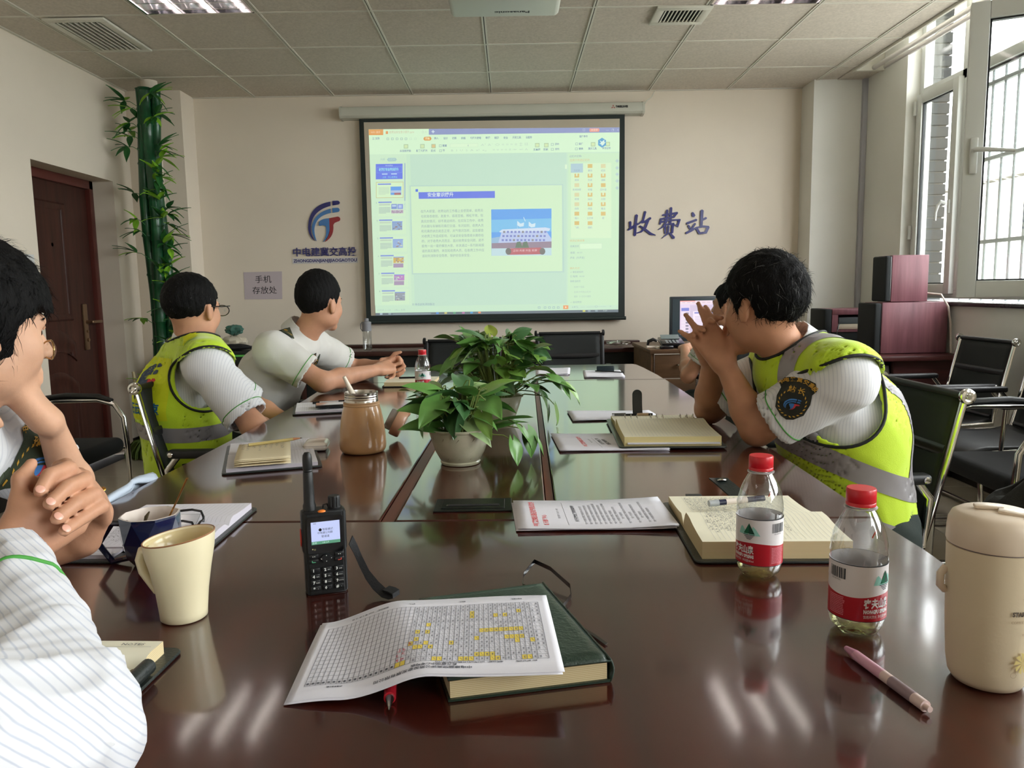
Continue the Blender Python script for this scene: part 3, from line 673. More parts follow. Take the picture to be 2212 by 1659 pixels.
# ---------------------------------------------------------------- logo, lettering and paper sign
navy = mat('acrylic_navy', (40, 42, 112), .3, coat=.3); sky = mat('acrylic_blue', (66, 122, 184), .3, coat=.3); red = mat('acrylic_red', (150, 42, 50), .3, coat=.3)
def arc_band(pts_out, pts_in): return pts_out + pts_in[::-1]
def bez(p0, p1, p2, n=10): return [((1 - t) ** 2 * p0[0] + 2 * t * (1 - t) * p1[0] + t * t * p2[0], (1 - t) ** 2 * p0[1] + 2 * t * (1 - t) * p1[1] + t * t * p2[1]) for t in [k / n for k in range(n + 1)]]
def cap(x, y0, y1, r, n=6):                           # rounded right end between y0 (top) and y1
    c = (y0 + y1) / 2; h = (y1 - y0) / 2; return [(x + math.sin(a) * r, c - math.cos(a) * h) for a in [PI * k / n for k in range(n + 1)]]
EMB = {   # outlines drawn in the emblem's own units, (0,0) its upper left corner, y down
 'navy': [bez((690, 160), (395, 195), (375, 480), 14) + bez((375, 480), (375, 590), (460, 650), 8) + bez((460, 650), (400, 560), (410, 480), 8)[1:] + bez((410, 480), (430, 270), (690, 212), 14),
          [(718, 150)] + cap(785, 148, 198, 32) + [(718, 207)]],
 'blue': [bez((690, 248), (470, 290), (425, 470), 12) + bez((425, 470), (420, 590), (480, 650), 8) + bez((480, 650), (450, 560), (458, 490), 8)[1:] + bez((458, 490), (490, 330), (688, 300), 12),
          [(713, 240)] + cap(782, 236, 290, 28) + [(713, 297)],
          bez((665, 365), (560, 370), (525, 410), 8) + [(520, 445), (528, 460)] + bez((528, 460), (600, 445), (615, 470), 6) + bez((615, 470), (630, 590), (565, 662), 8) + bez((565, 662), (650, 610), (665, 500), 8)],
 'red': [[(665, 365), (770, 348)] + cap(780, 346, 408, 34) + [(735, 425), (715, 450)] + bez((715, 450), (725, 600), (590, 662), 10) + bez((590, 662), (660, 590), (665, 500), 6)]}
def emblem(T, name, mats, parent, depth=.006):
    b = B()
    for k, key in enumerate(('navy', 'blue', 'red')):
        b.mi = k
        for pl in EMB[key]:
            q = [((x - 597.5) / 445, (405 - y) / 517) for x, y in pl]; b.prism(q, 0, depth, T)
    return b.obj(name, mats, parent)
lg = empty('wall_emblem', (-1.436, YB, 1.70), 'navy, blue and red curved emblem on the wall left of the screen', 'emblem')
T_ = on_wall(YB) @ Matrix.Translation((-1.436, 1.7095, 0)) @ Matrix.Diagonal((.256, .315, 1, 1))
b = B()
for k, key in enumerate(('navy', 'blue', 'red')):
    for pl in EMB[key]:
        bb = B(); bb.prism([((x - 597.5) / 445, (405 - y) / 517) for x, y in pl], 0.001, .008, T_); bb.obj('emblem_stroke', (navy, sky, red)[k], lg)
b = B(); g_ = empty('wall_lettering', (-1.445, YB, 1.47), 'raised navy company name characters under the wall emblem', 'lettering')
for k, ch in enumerate('中电建冀交高投'):
    b = B(); put_text(b, ch, on_wall(YB - .008) @ Matrix.Translation((-1.695 + .036 + k * .0715, 1.472, 0)), .071, bold=.0010, depth=.003, res=3); b.obj('letter', navy, g_)
pl = empty('name_plate', (-1.444, YB, 1.41), 'pale strip with ZHONGDIANJIANJIJIAOGAOTOU in navy under the company characters', 'sign')
B().b2(-1.700, -1.190, YB - .004, YB, 1.388, 1.430).obj('plate', mat('plate_pale', (206, 204, 206), .4), pl)
b = B(); put_text(b, 'ZHONGDIANJIANJIJIAOGAOTOU', on_wall(YB - .0045) @ Matrix.Translation((-1.443, 1.409, 0)), .032, width=.495, bold=.0012); b.obj('plate_lettering', navy, pl)
STROKES = (  # brush strokes of the three characters: points with widths, in the lettering's own units
 (((180, 430, 56), (182, 560, 50)), ((130, 622, 36), (230, 560, 62), (350, 470, 40)), ((330, 275, 66), (305, 500, 60), (288, 745, 66)), ((535, 195, 56), (485, 400, 46), (350, 500, 26)), ((450, 450, 40), (560, 420, 60), (662, 345, 52)), ((600, 400, 64), (540, 560, 60), (440, 665, 40), (335, 695, 26)), ((410, 530, 36), (520, 600, 56), (660, 710, 60), (785, 748, 18))),
 (((950, 278, 44), (1300, 228, 52)), ((900, 372, 44), (1220, 318, 50)), ((1290, 222, 52), (1215, 325, 44)), ((915, 365, 44), (885, 490, 44)), ((890, 445, 44), (1100, 400, 40), (1368, 388, 40)), ((1352, 388, 52), (1300, 545, 60), (1232, 500, 20)), ((1055, 165, 58), (1030, 440, 54), (960, 550, 40), (845, 622, 12)), ((1150, 108, 56), (1130, 490, 56)), ((1010, 500, 46), (1010, 705, 40)), ((1000, 505, 40), (1220, 480, 44)), ((1195, 480, 58), (1178, 690, 58)), ((1090, 540, 50), (1075, 710, 44), (930, 826, 10)), ((1120, 695, 40), (1218, 815, 72))),
 (((1660, 225, 50), (1690, 300, 84)), ((1530, 475, 56), (1755, 392, 56)), ((1565, 520, 40), (1600, 590, 56)), ((1725, 480, 50), (1610, 650, 44)), ((1512, 702, 50), (1620, 650, 56), (1745, 585, 40)), ((1885, 175, 74), (1872, 560, 60)), ((1890, 398, 50), (1985, 350, 56)), ((1755, 580, 56), (1835, 715, 56)), ((1745, 580, 40), (1900, 545, 50), (2050, 560, 50)), ((2040, 560, 66), (1975, 700, 66)), ((1825, 708, 50), (2000, 690, 50))))
lt = empty('wall_lettering', (1.24, YB, 1.65), 'three large brush-style navy characters on the wall right of the screen', 'lettering')
W_ = lambda x, y: (.921 + (x / 11.06 - 11) * .00361, 1.754 - (y / 11.06 - 15) * .00360 - (x / 11.06 - 11) * .00004)
for ch in STROKES:
    b = B()
    for n_, st in enumerate(ch):
        P_ = [(Vector(W_(x, y)), w_ * .000163) for x, y, w_ in st]; L_ = []; R_ = []
        for k, (p, w_) in enumerate(P_):
            d = (P_[min(k + 1, len(P_) - 1)][0] - P_[max(k - 1, 0)][0]).normalized(); n = Vector((-d.y, d.x)); L_.append(p + n * w_); R_.append(p - n * w_)
            if k == 0: cap0 = p - d * w_ * .7
            if k == len(P_) - 1: cap1 = p + d * w_ * .7
        b.prism([tuple(q) for q in [cap0] + R_ + [cap1] + L_[::-1]], .001, .009 + n_ * .0001, on_wall(YB))
    b.obj('letter', navy, lt)
ps = empty('paper_notice', (-1.94, YB, 1.22), 'mauve paper notice reading phone storage place in Chinese on the back wall', 'notice')
b = B(); b.prism([(-2.09, 1.118), (-1.795, 1.116), (-1.787, 1.332), (-2.088, 1.330)], .001, .002, on_wall(YB)); b.obj('sheet', mat('mauve_paper', (196, 184, 190), .8), ps)
b = B(); put_text(b, '手机', on_wall(YB - .0026) @ Matrix.Translation((-1.937, 1.268, 0)), .062, width=.125); put_text(b, '存放处', on_wall(YB - .0026) @ Matrix.Translation((-1.93, 1.183, 0)), .062, width=.19); b.obj('notice_lettering', mat('ink_black', (30, 30, 34), .7), ps)
# no smoking notice on the left wall
ps = empty('wall_notice', (XL, 4.42, 1.3), 'white no smoking notice on the left wall behind the near man', 'notice')
FL = frame((XL, 0, 0), (0, 1, 0), (0, 0, 1))
b = B(); b.prism([(4.22, 1.15), (4.60, 1.15), (4.60, 1.41), (4.22, 1.41)], .001, .003, FL); b.obj('sheet', mat('notice_white', (214, 214, 212), .5), ps)
b = B(); put_text(b, '禁止吸烟', FL @ Matrix.Translation((4.46, 1.335, .0036)), .055, width=.19, bold=.001); put_text(b, 'NO SMOKING', FL @ Matrix.Translation((4.47, 1.29, .0036)), .022, width=.13)
b.obj('notice_lettering', mat('notice_blue', (40, 50, 110), .6), ps)
b = B(); b.prism([(4.22, 1.242), (4.60, 1.242), (4.60, 1.248), (4.22, 1.248)], .003, .0036, FL); b.obj('notice_line', red, ps)
# ---------------------------------------------------------------- ceiling things
M_vent = mat('vent_white', (214, 212, 200), .45)
def vent(x0, x1, y0, y1, n, lab, along='y', fw=.045):
    v = empty('ceiling_vent', ((x0 + x1) / 2, (y0 + y1) / 2, ZC), lab, 'vent', 'square ceiling air vents')
    b = B(); z0 = ZC - .012; b.b2(x0, x1, y0, y0 + fw, z0, ZC + .001, .003); b.b2(x0, x1, y1 - fw, y1, z0, ZC + .001, .003); b.b2(x0, x0 + fw, y0 + fw, y1 - fw, z0, ZC + .001, .003); b.b2(x1 - fw, x1, y0 + fw, y1 - fw, z0, ZC + .001, .003)
    b.obj('vent_frame', M_vent, v, smooth=30)
    B().b2(x0 + fw, x1 - fw, y0 + fw, y1 - fw, ZC - .001, ZC).obj('vent_cavity', M_dark, v)
    for k in range(n):
        x = x0 + fw + (k + .5) * (x1 - x0 - 2 * fw) / n
        B().box((x, (y0 + y1) / 2, ZC - .008), (.0075 if n == 8 else .010, y1 - y0 - 2 * fw, .012 if n == 8 else .004), (0, 0 if n == 8 else math.radians(-35), 0)).obj('slat', M_vent, v)
vent(-2.49, -2.155, 4.345, 4.915, 8, 'large dark-slotted ceiling vent near the left wall')
vent(.808, 1.107, 4.315, 4.59, 10, 'small louvred ceiling vent right of the projector')
# light fittings: mirror louvre with three tubes
M_refl = mat('mirror_reflector', (226, 222, 226), .12, metal=1); M_tube = mat('lit_tube', (250, 250, 245), .4, emit=(255, 248, 235), es=LAMP)
for k, (x0, y0) in enumerate(LIGHTS):
    f = empty('ceiling_light', (x0 + .3, y0 + .3, ZC), ('mirror-louvred ceiling light with lit tubes at the upper left', 'mirror-louvred ceiling light right of the projector', 'ceiling light above the left side of the table, out of view', 'ceiling light above the right side of the table, out of view', 'ceiling light behind the camera on the left', 'ceiling light behind the camera on the right')[k], 'ceiling light', 'louvred ceiling lights')
    b = B(); z1 = ZC + .10; a, c = x0 + .012, x0 + .588; e, g = y0 + .012, y0 + .588
    b.b2(a, c, e, g, z1, z1 + .01); b.b2(a, a + .012, e, g, ZC - .003, z1); b.b2(c - .012, c, e, g, ZC - .003, z1); b.b2(a, c, e, e + .012, ZC - .003, z1); b.b2(a, c, g - .012, g, ZC - .003, z1)
    b.obj('light_housing', M_refl, f)
    for t in range(3):
        xc = a + .012 + (t + .5) * (c - a - .024) / 3
        b = B(); b.cyl((xc, e + .03, ZC + .065), (xc, g - .03, ZC + .065), .008, n=12); b.obj('tube_lamp', M_tube, f, smooth=60)
        b = B(); wv = (c - a - .024) / 6
        b.grid(lambda u, v: (xc + (u * 2 - 1) * wv, e + .012 + v * (g - e - .024), ZC + .004 + .088 * (1 - (u * 2 - 1) ** 2) ** .6), 9, 2); b.obj('reflector', M_refl, f, smooth=80)
    for t in range(6):
        y = e + .012 + (t + .5) * (g - e - .024) / 6 + .0
        b = B(); b.b2(a + .012, c - .012, y - .003, y + .003, ZC + .0, ZC + .035); b.obj('louvre_blade', M_refl, f)
    for t in (1, 2):
        xc = a + .012 + t * (c - a - .024) / 3
        b = B(); b.b2(xc - .003, xc + .003, e + .012, g - .012, ZC, ZC + .04); b.obj('louvre_blade', M_refl, f)
# projector hanging just above the top edge of the view
pj = empty('projector', (0, 4.05, 2.62), 'white ceiling-mounted projector hanging upside down above the table', 'projector')
Mp = mat('projector_white', (206, 210, 200), .4)
b = B(); b.box((-.005, 3.72, 2.53), (.52, .40, .13), None, .025, 3); b.obj('projector_body', Mp, pj, smooth=40)
b = B(); b.box((-.08, 3.925, 2.515), (.115, .012, .045), None, .004); b.obj('lens_window', M_dark, pj)
b = B(); b.cyl((-.08, 3.90, 2.515), (-.08, 3.934, 2.515), .028, n=24); b.cyl((-.08, 3.934, 2.515), (-.08, 3.936, 2.515), .022, n=24); b.obj('lens', mat('lens_glass', (20, 22, 30), .05, coat=1), pj, smooth=40)
b = B(); put_text(b, 'Panasonic', frame((.03, 3.84, 2.4645), (-1, 0, 0), (0, 1, 0)), .038, width=.165, bold=.001); b.obj('maker_lettering', mat('ink_grey', (60, 60, 66), .6), pj)
b = B(); b.cyl((0, 3.72, 2.59), (0, 3.72, ZC + .02), .02, n=16); b.cyl((0, 3.72, ZC - .006), (0, 3.72, ZC + .004), .06, n=24); b.obj('mount', Mp, pj, smooth=40)
# ================================================================ the conference table
def bend(b, fn, cut=.02):
    """shapes drawn flat in (u, v) are cut small and laid on a surface fn(u, v, h)"""
    if cut:
        bmesh.ops.triangulate(b.bm, faces=b.bm.faces)
        for _ in range(6):
            es = [e for e in b.bm.edges if e.calc_length() > cut]
            if not es: break
            bmesh.ops.subdivide_edges(b.bm, edges=es, cuts=1); bmesh.ops.triangulate(b.bm, faces=b.bm.faces)
    for v in b.bm.verts: v.co = fn(v.co.x, v.co.y, v.co.z)
    return b
def flat_rect(b, x0, y0, x1, y1, z=0.0):
    f = b.bm.faces.new([b.bm.verts.new(p) for p in ((x0, y0, z), (x1, y0, z), (x1, y1, z), (x0, y1, z))]); f.material_index = b.mi
def line(b, p, q, w, z=0.0):
    p, q = Vector(p), Vector(q); d = (q - p)
    if d.length < 1e-6: return
    n = Vector((-d.y, d.x)).normalized() * w / 2
    f = b.bm.faces.new([b.bm.verts.new((a.x, a.y, z)) for a in (p - n, q - n, q + n, p + n)]); f.material_index = b.mi
def scribble(b, x0, y0, x1, h, rnd, w=.0005, z=0.0, fill=.9):
    """a line of handwriting"""
    x = x0
    while x < x1:
        if rnd.random() < fill:
            for _ in range(rnd.randint(3, 5)):
                p = (x + rnd.random() * h * .8, y0 + (rnd.random() - .5) * h); a = rnd.choice((0, 0, 1.3, 1.6, .8, -.7)) + rnd.uniform(-.2, .2); l = h * rnd.uniform(.25, .75)
                line(b, p, (p[0] + math.cos(a) * l, p[1] + math.sin(a) * l), w, z)
        x += h * rnd.uniform(.95, 1.15)
TZ = .75
def wood_top(name, c1, c2, rough):
    m = pattern(name, 'wood', c1, c2, 2.2, rough=rough, axis='Y', bump=.03)
    b_ = m.node_tree.nodes['Principled BSDF']; b_.inputs['Coat Weight'].default_value = 1.0; b_.inputs['Coat Roughness'].default_value = .09; b_.inputs['Coat IOR'].default_value = 1.62; b_.inputs['Specular IOR Level'].default_value = .25
    return m
M_top = wood_top('dark_mahogany_lacquer', (72, 27, 18), (46, 16, 11), .25)
M_strip = pattern('inlay_red_brown', 'wood', (104, 50, 32), (72, 34, 22), 2.2, rough=.45, axis='Y')
LE = [(-.76, .30), (-.80, .9), (-.808, 1.5), (-.797, 2.1), (-.80, 2.9), (-.83, 3.6), (-.86, 4.19)]
RE = [(.55, .30), (.60, .7), (.632, 1.1), (.64, 1.4), (.668, 2.69), (.69, 3.44), (.674, 4.17)]
def ex(E, y):
    for (x0, y0), (x1, y1) in zip(E, E[1:]):
        if y0 <= y <= y1: return x0 + (x1 - x0) * (y - y0) / (y1 - y0)
    return E[0][0] if y < E[0][1] else E[-1][0]
tab = empty('conference_table', (-.08, 2.2, 0), 'long glossy dark mahogany conference table with two inlaid strips', 'table')
def s1(x): return 1.345 - .03 * x
def s2(x): return 3.46 - .03 * x
g = .0015
def slab(name, poly, m, z0=TZ - .045, z1=TZ, bev=.003):
    b = B(); b.prism(poly, z0, z1)
    es = [e for e in b.bm.edges if abs(e.verts[0].co.z - z1) < 1e-6 and abs(e.verts[1].co.z - z1) < 1e-6]
    bmesh.ops.bevel(b.bm, geom=es, offset=bev, segments=2, profile=.5, affect='EDGES')
    return b.obj(name, m, tab)
def edge_pts(E, ya, yb, n=8): return [(ex(E, ya + (yb - ya) * k / n), ya + (yb - ya) * k / n) for k in range(n + 1)]
r_ = edge_pts(RE, .30, s1(.64) - g, 6); l_ = edge_pts(LE, .30, s1(-.8) - g, 6)
slab('table_top_panel', l_[::-1] + r_, M_top, bev=.006)
l_ = edge_pts(LE, s2(-.82) + g, 4.15, 4); r_ = edge_pts(RE, s2(.69) + g, 4.13, 4)
slab('table_top_panel', l_[::-1] + r_ + [(.655, 4.17), (-.835, 4.19)], M_top, bev=.006)
def sx(x0, y): return x0 + .0185 * (y - 1.4)
LS = (-.2415, -.2145); RS = (.0600, .0785)
slab('table_top_panel', edge_pts(LE, s1(-.8) + g, s2(-.82) - g)[::-1] + [(sx(LS[0], 1.35), s1(-.24) + g), (sx(LS[0], 3.46), s2(-.2) - g)], M_top)
slab('table_top_panel', [(sx(LS[1], 1.35), s1(-.2) + g), (sx(RS[0], 1.35), s1(.05) + g), (sx(RS[0], 3.46), s2(.1) - g), (sx(LS[1], 3.46), s2(-.17) - g)], M_top)
slab('table_top_panel', [(sx(RS[1], 1.35), s1(.08) + g)] + edge_pts(RE, s1(.64) + g, s2(.69) - g) + [(sx(RS[1], 3.46), s2(.12) - g)], M_top)
for a, c in (LS, RS):
    slab('inlay_strip', [(sx(a, 1.35) + g, s1(a) + g), (sx(c, 1.35) - g, s1(c) + g), (sx(c, 3.46) - g, s2(c) - g), (sx(a, 3.46) + g, s2(a) - g)], M_strip, TZ - .045, TZ - .0035, .0005)
M_under = pattern('mahogany_side', 'wood', (70, 34, 26), (48, 24, 18), 3, rough=.35, axis='X')
b = B(); b.b2(-.62, .48, .55, .62, 0, TZ - .045); b.obj('end_panel', M_under, tab)
b = B(); b.b2(-.62, .50, 3.85, 3.92, 0, TZ - .045); b.obj('end_panel', M_under, tab)
b = B(); b.b2(-.45, -.40, .62, 3.85, .08, TZ - .045); b.obj('modesty_panel', M_under, tab)
b = B(); b.b2(.28, .33, .62, 3.85, .08, TZ - .045); b.obj('modesty_panel', M_under, tab)
# cable box let into the middle panel
cb = empty('cable_box', (-.08, 1.435, TZ), 'black cable flap let into the middle of the table', 'cable box')
b = B(); b.box((-.078, 1.440, TZ + .0015), (.147, .085, .003), None, .001, 1); b.obj('box_rim', mat('black_plastic', (18, 22, 20), .35), cb)
b = B(); b.box((-.078, 1.442, TZ + .0036), (.120, .062, .002), None, .0008, 1); b.obj('box_lid', mat('black_plastic', (18, 22, 20), .35), cb)
b = B(); b.box((-.078, 1.428, TZ + .005), (.10, .010, .0012)); b.obj('lid_slot', M_dark, cb)
# ---------------------------------------------------------------- paper materials
M_paper = mat('white_paper', (226, 224, 232), .8, bump=.1, bscale=40)
M_cream = mat('cream_paper', (232, 226, 202), .8)
M_pgedge = pattern('page_edges', 'stripe', (224, 206, 164), (196, 172, 126), 160, rough=.8, axis='Z', width=.5)
M_pgw = mat('page_edges_white', (206, 200, 210), .8)
M_leath = mat('black_leather', (34, 40, 38), .38, bump=.3, bscale=300, coat=.15)
M_green = mat('dark_green_leather', (34, 52, 42), .34, bump=.35, bscale=260, coat=.2)
M_ink = mat('pencil_grey', (92, 92, 98), .8); M_line = mat('rule_line', (176, 176, 178), .8); M_bl = mat('blue_black_ink', (38, 40, 52), .6)
M_redink = mat('red_print', (226, 108, 112), .8); M_yel = mat('yellow_marker', (240, 214, 92), .8); M_inkg = mat('print_grey', (104, 104, 112), .8)
def rounded(x0, x1, y0, y1, r, n=4):
    pts = []
    for cx, cy, a0 in ((x1 - r, y0 + r, -PI / 2), (x1 - r, y1 - r, 0), (x0 + r, y1 - r, PI / 2), (x0 + r, y0 + r, PI)):
        pts += [(cx + r * math.cos(a0 + PI / 2 * k / n), cy + r * math.sin(a0 + PI / 2 * k / n)) for k in range(n + 1)]
    return pts
def open_book(name, loc, rz, W, dn, df, tn, tf, label, cover=M_leath, page=M_cream, edge=M_pgedge, ct=.004, lines='y', write=(0, 0), seed=1, curl=.006, cat='notebook', group=None, margin=.010, lh=.0075, ruled=True):
    """open notebook, spine along local x; near half depth dn thickness tn, far half depth df thickness tf"""
    t = empty(name, (loc[0], loc[1], loc[2]), label, cat, group, rz)
    b = B(); b.prism(rounded(-W / 2 - margin, W / 2 + margin, -dn - margin, df + margin, .012), 0, ct)
    bmesh.ops.bevel(b.bm, geom=[e for e in b.bm.edges if abs(e.verts[0].co.z - e.verts[1].co.z) < 1e-6], offset=.0012, segments=1, affect='EDGES')
    b.obj('cover', cover, t, smooth=40, local=True)
    def zs(y):
        if y <= 0: u = min(1, -y / .022); return ct + tn * (.35 + .65 * (1 - (1 - u) ** 2)) + curl * math.exp(-((u * 1.0 - 1) ** 2) * 2) * (1 if -y < .05 else math.exp(-(-y - .05) / .04))
        u = min(1, y / .022); k = min(1, max(0, (df - y) / df)); return ct + tf * (.35 + .65 * (1 - (1 - u) ** 2)) + curl * .8 * (u if u < 1 else math.exp(-(y - .022) / .045))
    for nm, ya, yb in (('page_block', -dn, 0), ('page_block', 0, df)):
        b = B(); n = 14
        top = [[b.bm.verts.new((-W / 2 + W * i / 6, ya + (yb - ya) * j / n, zs(ya + (yb - ya) * j / n - (1e-6 if ya < 0 else -1e-6)))) for i in range(7)] for j in range(n + 1)]
        bot = [[b.bm.verts.new((v.co.x, v.co.y, ct)) for v in row] for row in top]
        for j in range(n):
            for i in range(6): f = b.bm.faces.new((top[j][i], top[j][i + 1], top[j + 1][i + 1], top[j + 1][i])); f.material_index = 0
        for j in range(n):
            for i in (0, 6): f = b.bm.faces.new((top[j][i], top[j + 1][i], bot[j + 1][i], bot[j][i])); f.material_index = 1
        for j in (0, n):
            for i in range(6): f = b.bm.faces.new((top[j][i], top[j][i + 1], bot[j][i + 1], bot[j][i])); f.material_index = 1
        b.obj(nm, [page, edge], t, smooth=50, local=True)
    S = lambda u, v, h: Vector((u, v, zs(v) + .0004 + h))
    rnd = random.Random(seed)
    b = B()
    if ruled:
        x = -W / 2 + .022
        while x < W / 2 - .006:
            for ya, yb in ((-dn + .008, -.006), (.006, df - .008)):
                if yb - ya > .02: line(b, (x, ya), (x, yb), .0004)
            x += lh
        bend(b, S, .02).obj('page_rules', M_line, t, local=True)
    b = B()
    for side, amount in ((0, write[0]), (1, write[1])):
        x = -W / 2 + .022 + lh / 2; n = 0
        while x < W / 2 - .01 and n < amount:
            q = B()
            ya, yb = ((-dn + .012, -.012) if side == 0 else (.012, df - .012)); L_ = (yb - ya) * rnd.uniform(.55, 1)
            x0 = len(b.bm.verts)
            tmp = B(); scribble(tmp, 0, 0, L_, .0052, rnd, .00055)
            me = bpy.data.meshes.new('t'); tmp.bm.to_mesh(me); tmp.bm.free()
            me.transform(Matrix.Translation((x, yb, 0)) @ Matrix.Rotation(-PI / 2, 4, 'Z')); b.bm.from_mesh(me); bpy.data.meshes.remove(me); q.bm.free()
            x += lh; n += 1
    if len(b.bm.verts): bend(b, lambda u, v, h: S(u, v, .0002), .02).obj('handwriting', M_ink, t, local=True)
    else: b.bm.free()
    t['_'] = 0; del t['_']
    return t, S
E_Z = TZ + .0005
# near right: thick black leather notebook, written all over
nb, S = open_book('notebook', (.397, 1.262, E_Z), math.radians(-2), .222, .150, .150, .026, .014, 'thick black leather notebook open behind the bottles, pages full of handwriting', write=(17, 20), seed=3, curl=.008, margin=.012)
b = B(); b.ribbon([(-.055, .150, .004), (-.055, .185, .006), (-.055, .200, .008)], (1, 0, 0), .030, .003)
b.obj('pen_loop', M_leath, nb, local=True)
b = B(); b.ribbon([(.035, .150, .004), (.025, .185, .012), (.012, .225, .022), (.004, .250, .027)], (1, 0, 0), .036, .003); b.obj('clasp_strap', M_leath, nb, smooth=40, local=True)
b = B(); b.lathe([(0, .003), (.003, .003), (.005, .001), (.010, .0), (.010, -.002)], (.008, .237, .027), 20, Matrix.Rotation(math.radians(-25), 3, 'X')); b.obj('snap_button', mat('steel_bright', (200, 198, 194), .2, 1), nb, smooth=50, local=True)
# ring binder on the right, blank ruled pages
rb, S = open_book('ring_binder', (.418, 2.185, E_Z + .004), math.radians(-2.5), .245, .255, .150, .024, .012, 'open dark ring binder with blank ruled cream pages near the far right elbow', write=(0, 0), curl=.008, margin=.014, lh=.009, edge=mat('page_edge_plain', (222, 206, 150), .8), cat='binder')
b = B()
for k, x in enumerate((-.095, -.078, -.061, -.022, -.005, .012, .062, .080, .098)):
    b.tube([(x, -.012 + .024 * t, .034 + .010 * math.sin(PI * t)) for t in [q / 6 for q in range(7)]], .0012, 6)
b.obj('binder_ring', mat('steel_bright', (200, 198, 194), .2, 1), rb, smooth=60, local=True)
b = B(); b.b2(-.115, .118, -.262, -.24, .010, .0135); b.obj('inserted_sheet', M_paper, rb, local=True)
b = B(); pts = [(-.037, .16, .012), (-.037, .185, .02), (-.037, .195, .045), (-.037, .198, .075)]
b.ribbon(pts, (1, 0, 0), .030, .003)
b.lathe([(0, -.0015), (.015, -.0015), (.015, .0015), (0, .0015)], (-.037, .198, .075), 24, Matrix.Rotation(PI / 2, 3, 'X')); b.obj('clasp_strap', M_leath, rb, smooth=40, local=True)
def pen(name, p0, p1, r, mats, label, segs, group=None):
    """segs = [(part name, start, end, r0, r1, material)] along the pen"""
    p0, p1 = Vector(p0), Vector(p1); t = empty(name, (p0 + p1) / 2, label, 'pen', group)
    for nm, a, c, ra, rb_, m in segs:
        b = B(); b.cyl(p0.lerp(p1, a), p0.lerp(p1, c), ra, rb_, 14); b.obj(nm, m, t, smooth=50)
    return t
M_clear = mat('clear_plastic', (235, 235, 235), .08, trans=.9, ior=1.46); M_steel = mat('steel_bright', (200, 198, 194), .2, 1)
M_blkp = mat('black_gloss_plastic', (20, 20, 24), .2, coat=.3)
pen('pen', (.305, 2.338, TZ + .022), (.428, 2.330, TZ + .024), .006, None, 'black pen with a clear cap lying along the far edge of the ring binder', [('cap', 0, .34, .0068, .0068, M_clear), ('barrel', .06, .34, .005, .005, M_blkp), ('barrel', .34, .62, .0045, .0045, M_blkp), ('label_band', .62, .9, .0052, .0052, mat('tan_label', (176, 150, 120), .5)), ('barrel_end', .9, 1, .0048, .0044, M_blkp)])
pen('pen', (.338, 1.303, TZ + .036), (.440, 1.322, TZ + .039), .005, None, 'dark blue gel pen lying on the open leather notebook', [('cap', 0, .17, .0055, .0058, mat('frosted_clear', (214, 220, 226), .3, trans=.5)), ('barrel', .15, 1, .0052, .0052, mat('navy_plastic', (34, 38, 62), .25)), ('label_band', .3, .68, .0055, .0055, mat('label_cream', (222, 210, 200), .6))])
# ---------------------------------------------------------------- stacks of printed paper
def sheet_stack(name, quad, n, label, z0=TZ, cat='paper', dz=.0018, fan=.003, group=None, printed=None, lift=.0):
    c = [sum(p[k] for p in quad) / 4 for k in (0, 1)]; t = empty(name, (c[0], c[1], z0), label, cat, group); rnd = random.Random(int(c[0] * 1000)); top = None
    for k in range(n):
        ox, oy = rnd.uniform(-fan, fan), rnd.uniform(-fan, fan); q = [Vector((p[0] + ox, p[1] + oy)) for p in quad]
        if k == n - 1: q = [Vector(p) for p in quad]
        zz = z0 + .001 + dz * k
        def fn(u, v, h, q=q, zz=zz, k=k):
            p = (q[0] * (1 - u) + q[1] * u) * (1 - v) + (q[3] * (1 - u) + q[2] * u) * v
            return Vector((p.x, p.y, zz + .0012 * math.sin(u * 5 + k) + .0012 + lift * (u ** 3) + h))
        b = B(); b.grid(lambda u, v: fn(u, v, 0), 14, 4); b.obj('sheet', M_paper, t, smooth=60, solid=.0005); top = fn
    return t, top
dp, F1 = sheet_stack('printed_papers', [(.006, 1.272), (.279, 1.266), (.276, 1.445), (-.002, 1.448)], 3, 'stapled white papers with a red heading left of the open leather notebook', z0=TZ, lift=.004)
b = B()
LBL = [('中电建冀交高速公路', .115, .0125, .13, M_redink), ]
def ptxt(b, t, u, v, size, width=None, bold=0.0):
    """text running down the page's own long side"""
    put_text(b, t, Matrix.Translation((u, v, 0)) @ Matrix.Rotation(PI / 2, 4, 'Z'), size, width=width, bold=bold, res=1)
b = B(); ptxt(b, '中电建冀交高速公路投资发展有限公司文件', .034, .088, .012, .15, .0004); ptxt(b, '新元管理中心', .052, .05, .010, .06, .0003)
def fpap(F, Wd, Hd): return lambda u, v, h: F(u / Wd, v / Hd, .0004)
bend(b, fpap(F1, .276, .176), .02).obj('red_heading', M_redink, dp)
b = B(); ptxt(b, '关于开展安全教育培训的通知', .108, .09, .0075, .10, .0003); ptxt(b, '新元综字〔2023〕18号', .078, .09, .005, .06); line(b, (.090, .02), (.090, .16), .0006)
rnd = random.Random(5)
for k in range(15):
    if k in (8, 10, 12): L_, v0 = .04, .05
    else: L_, v0 = .13 * rnd.uniform(.6, 1), .024
    ptxt(b, '为进一步加强安全管理工作提高全体人员的安全意识经研究决定'[:int(L_ / .005)], .122 + k * .0085, v0 + L_ / 2, .0052, L_)
bend(b, fpap(F1, .276, .176), .02).obj('printed_text', M_inkg, dp)
dq, F2 = sheet_stack('printed_papers', [(.118, 1.915), (.395, 1.912), (.345, 2.125), (.108, 2.146)], 4, 'white papers with a red heading lying under the ring binder', z0=TZ, dz=.001)
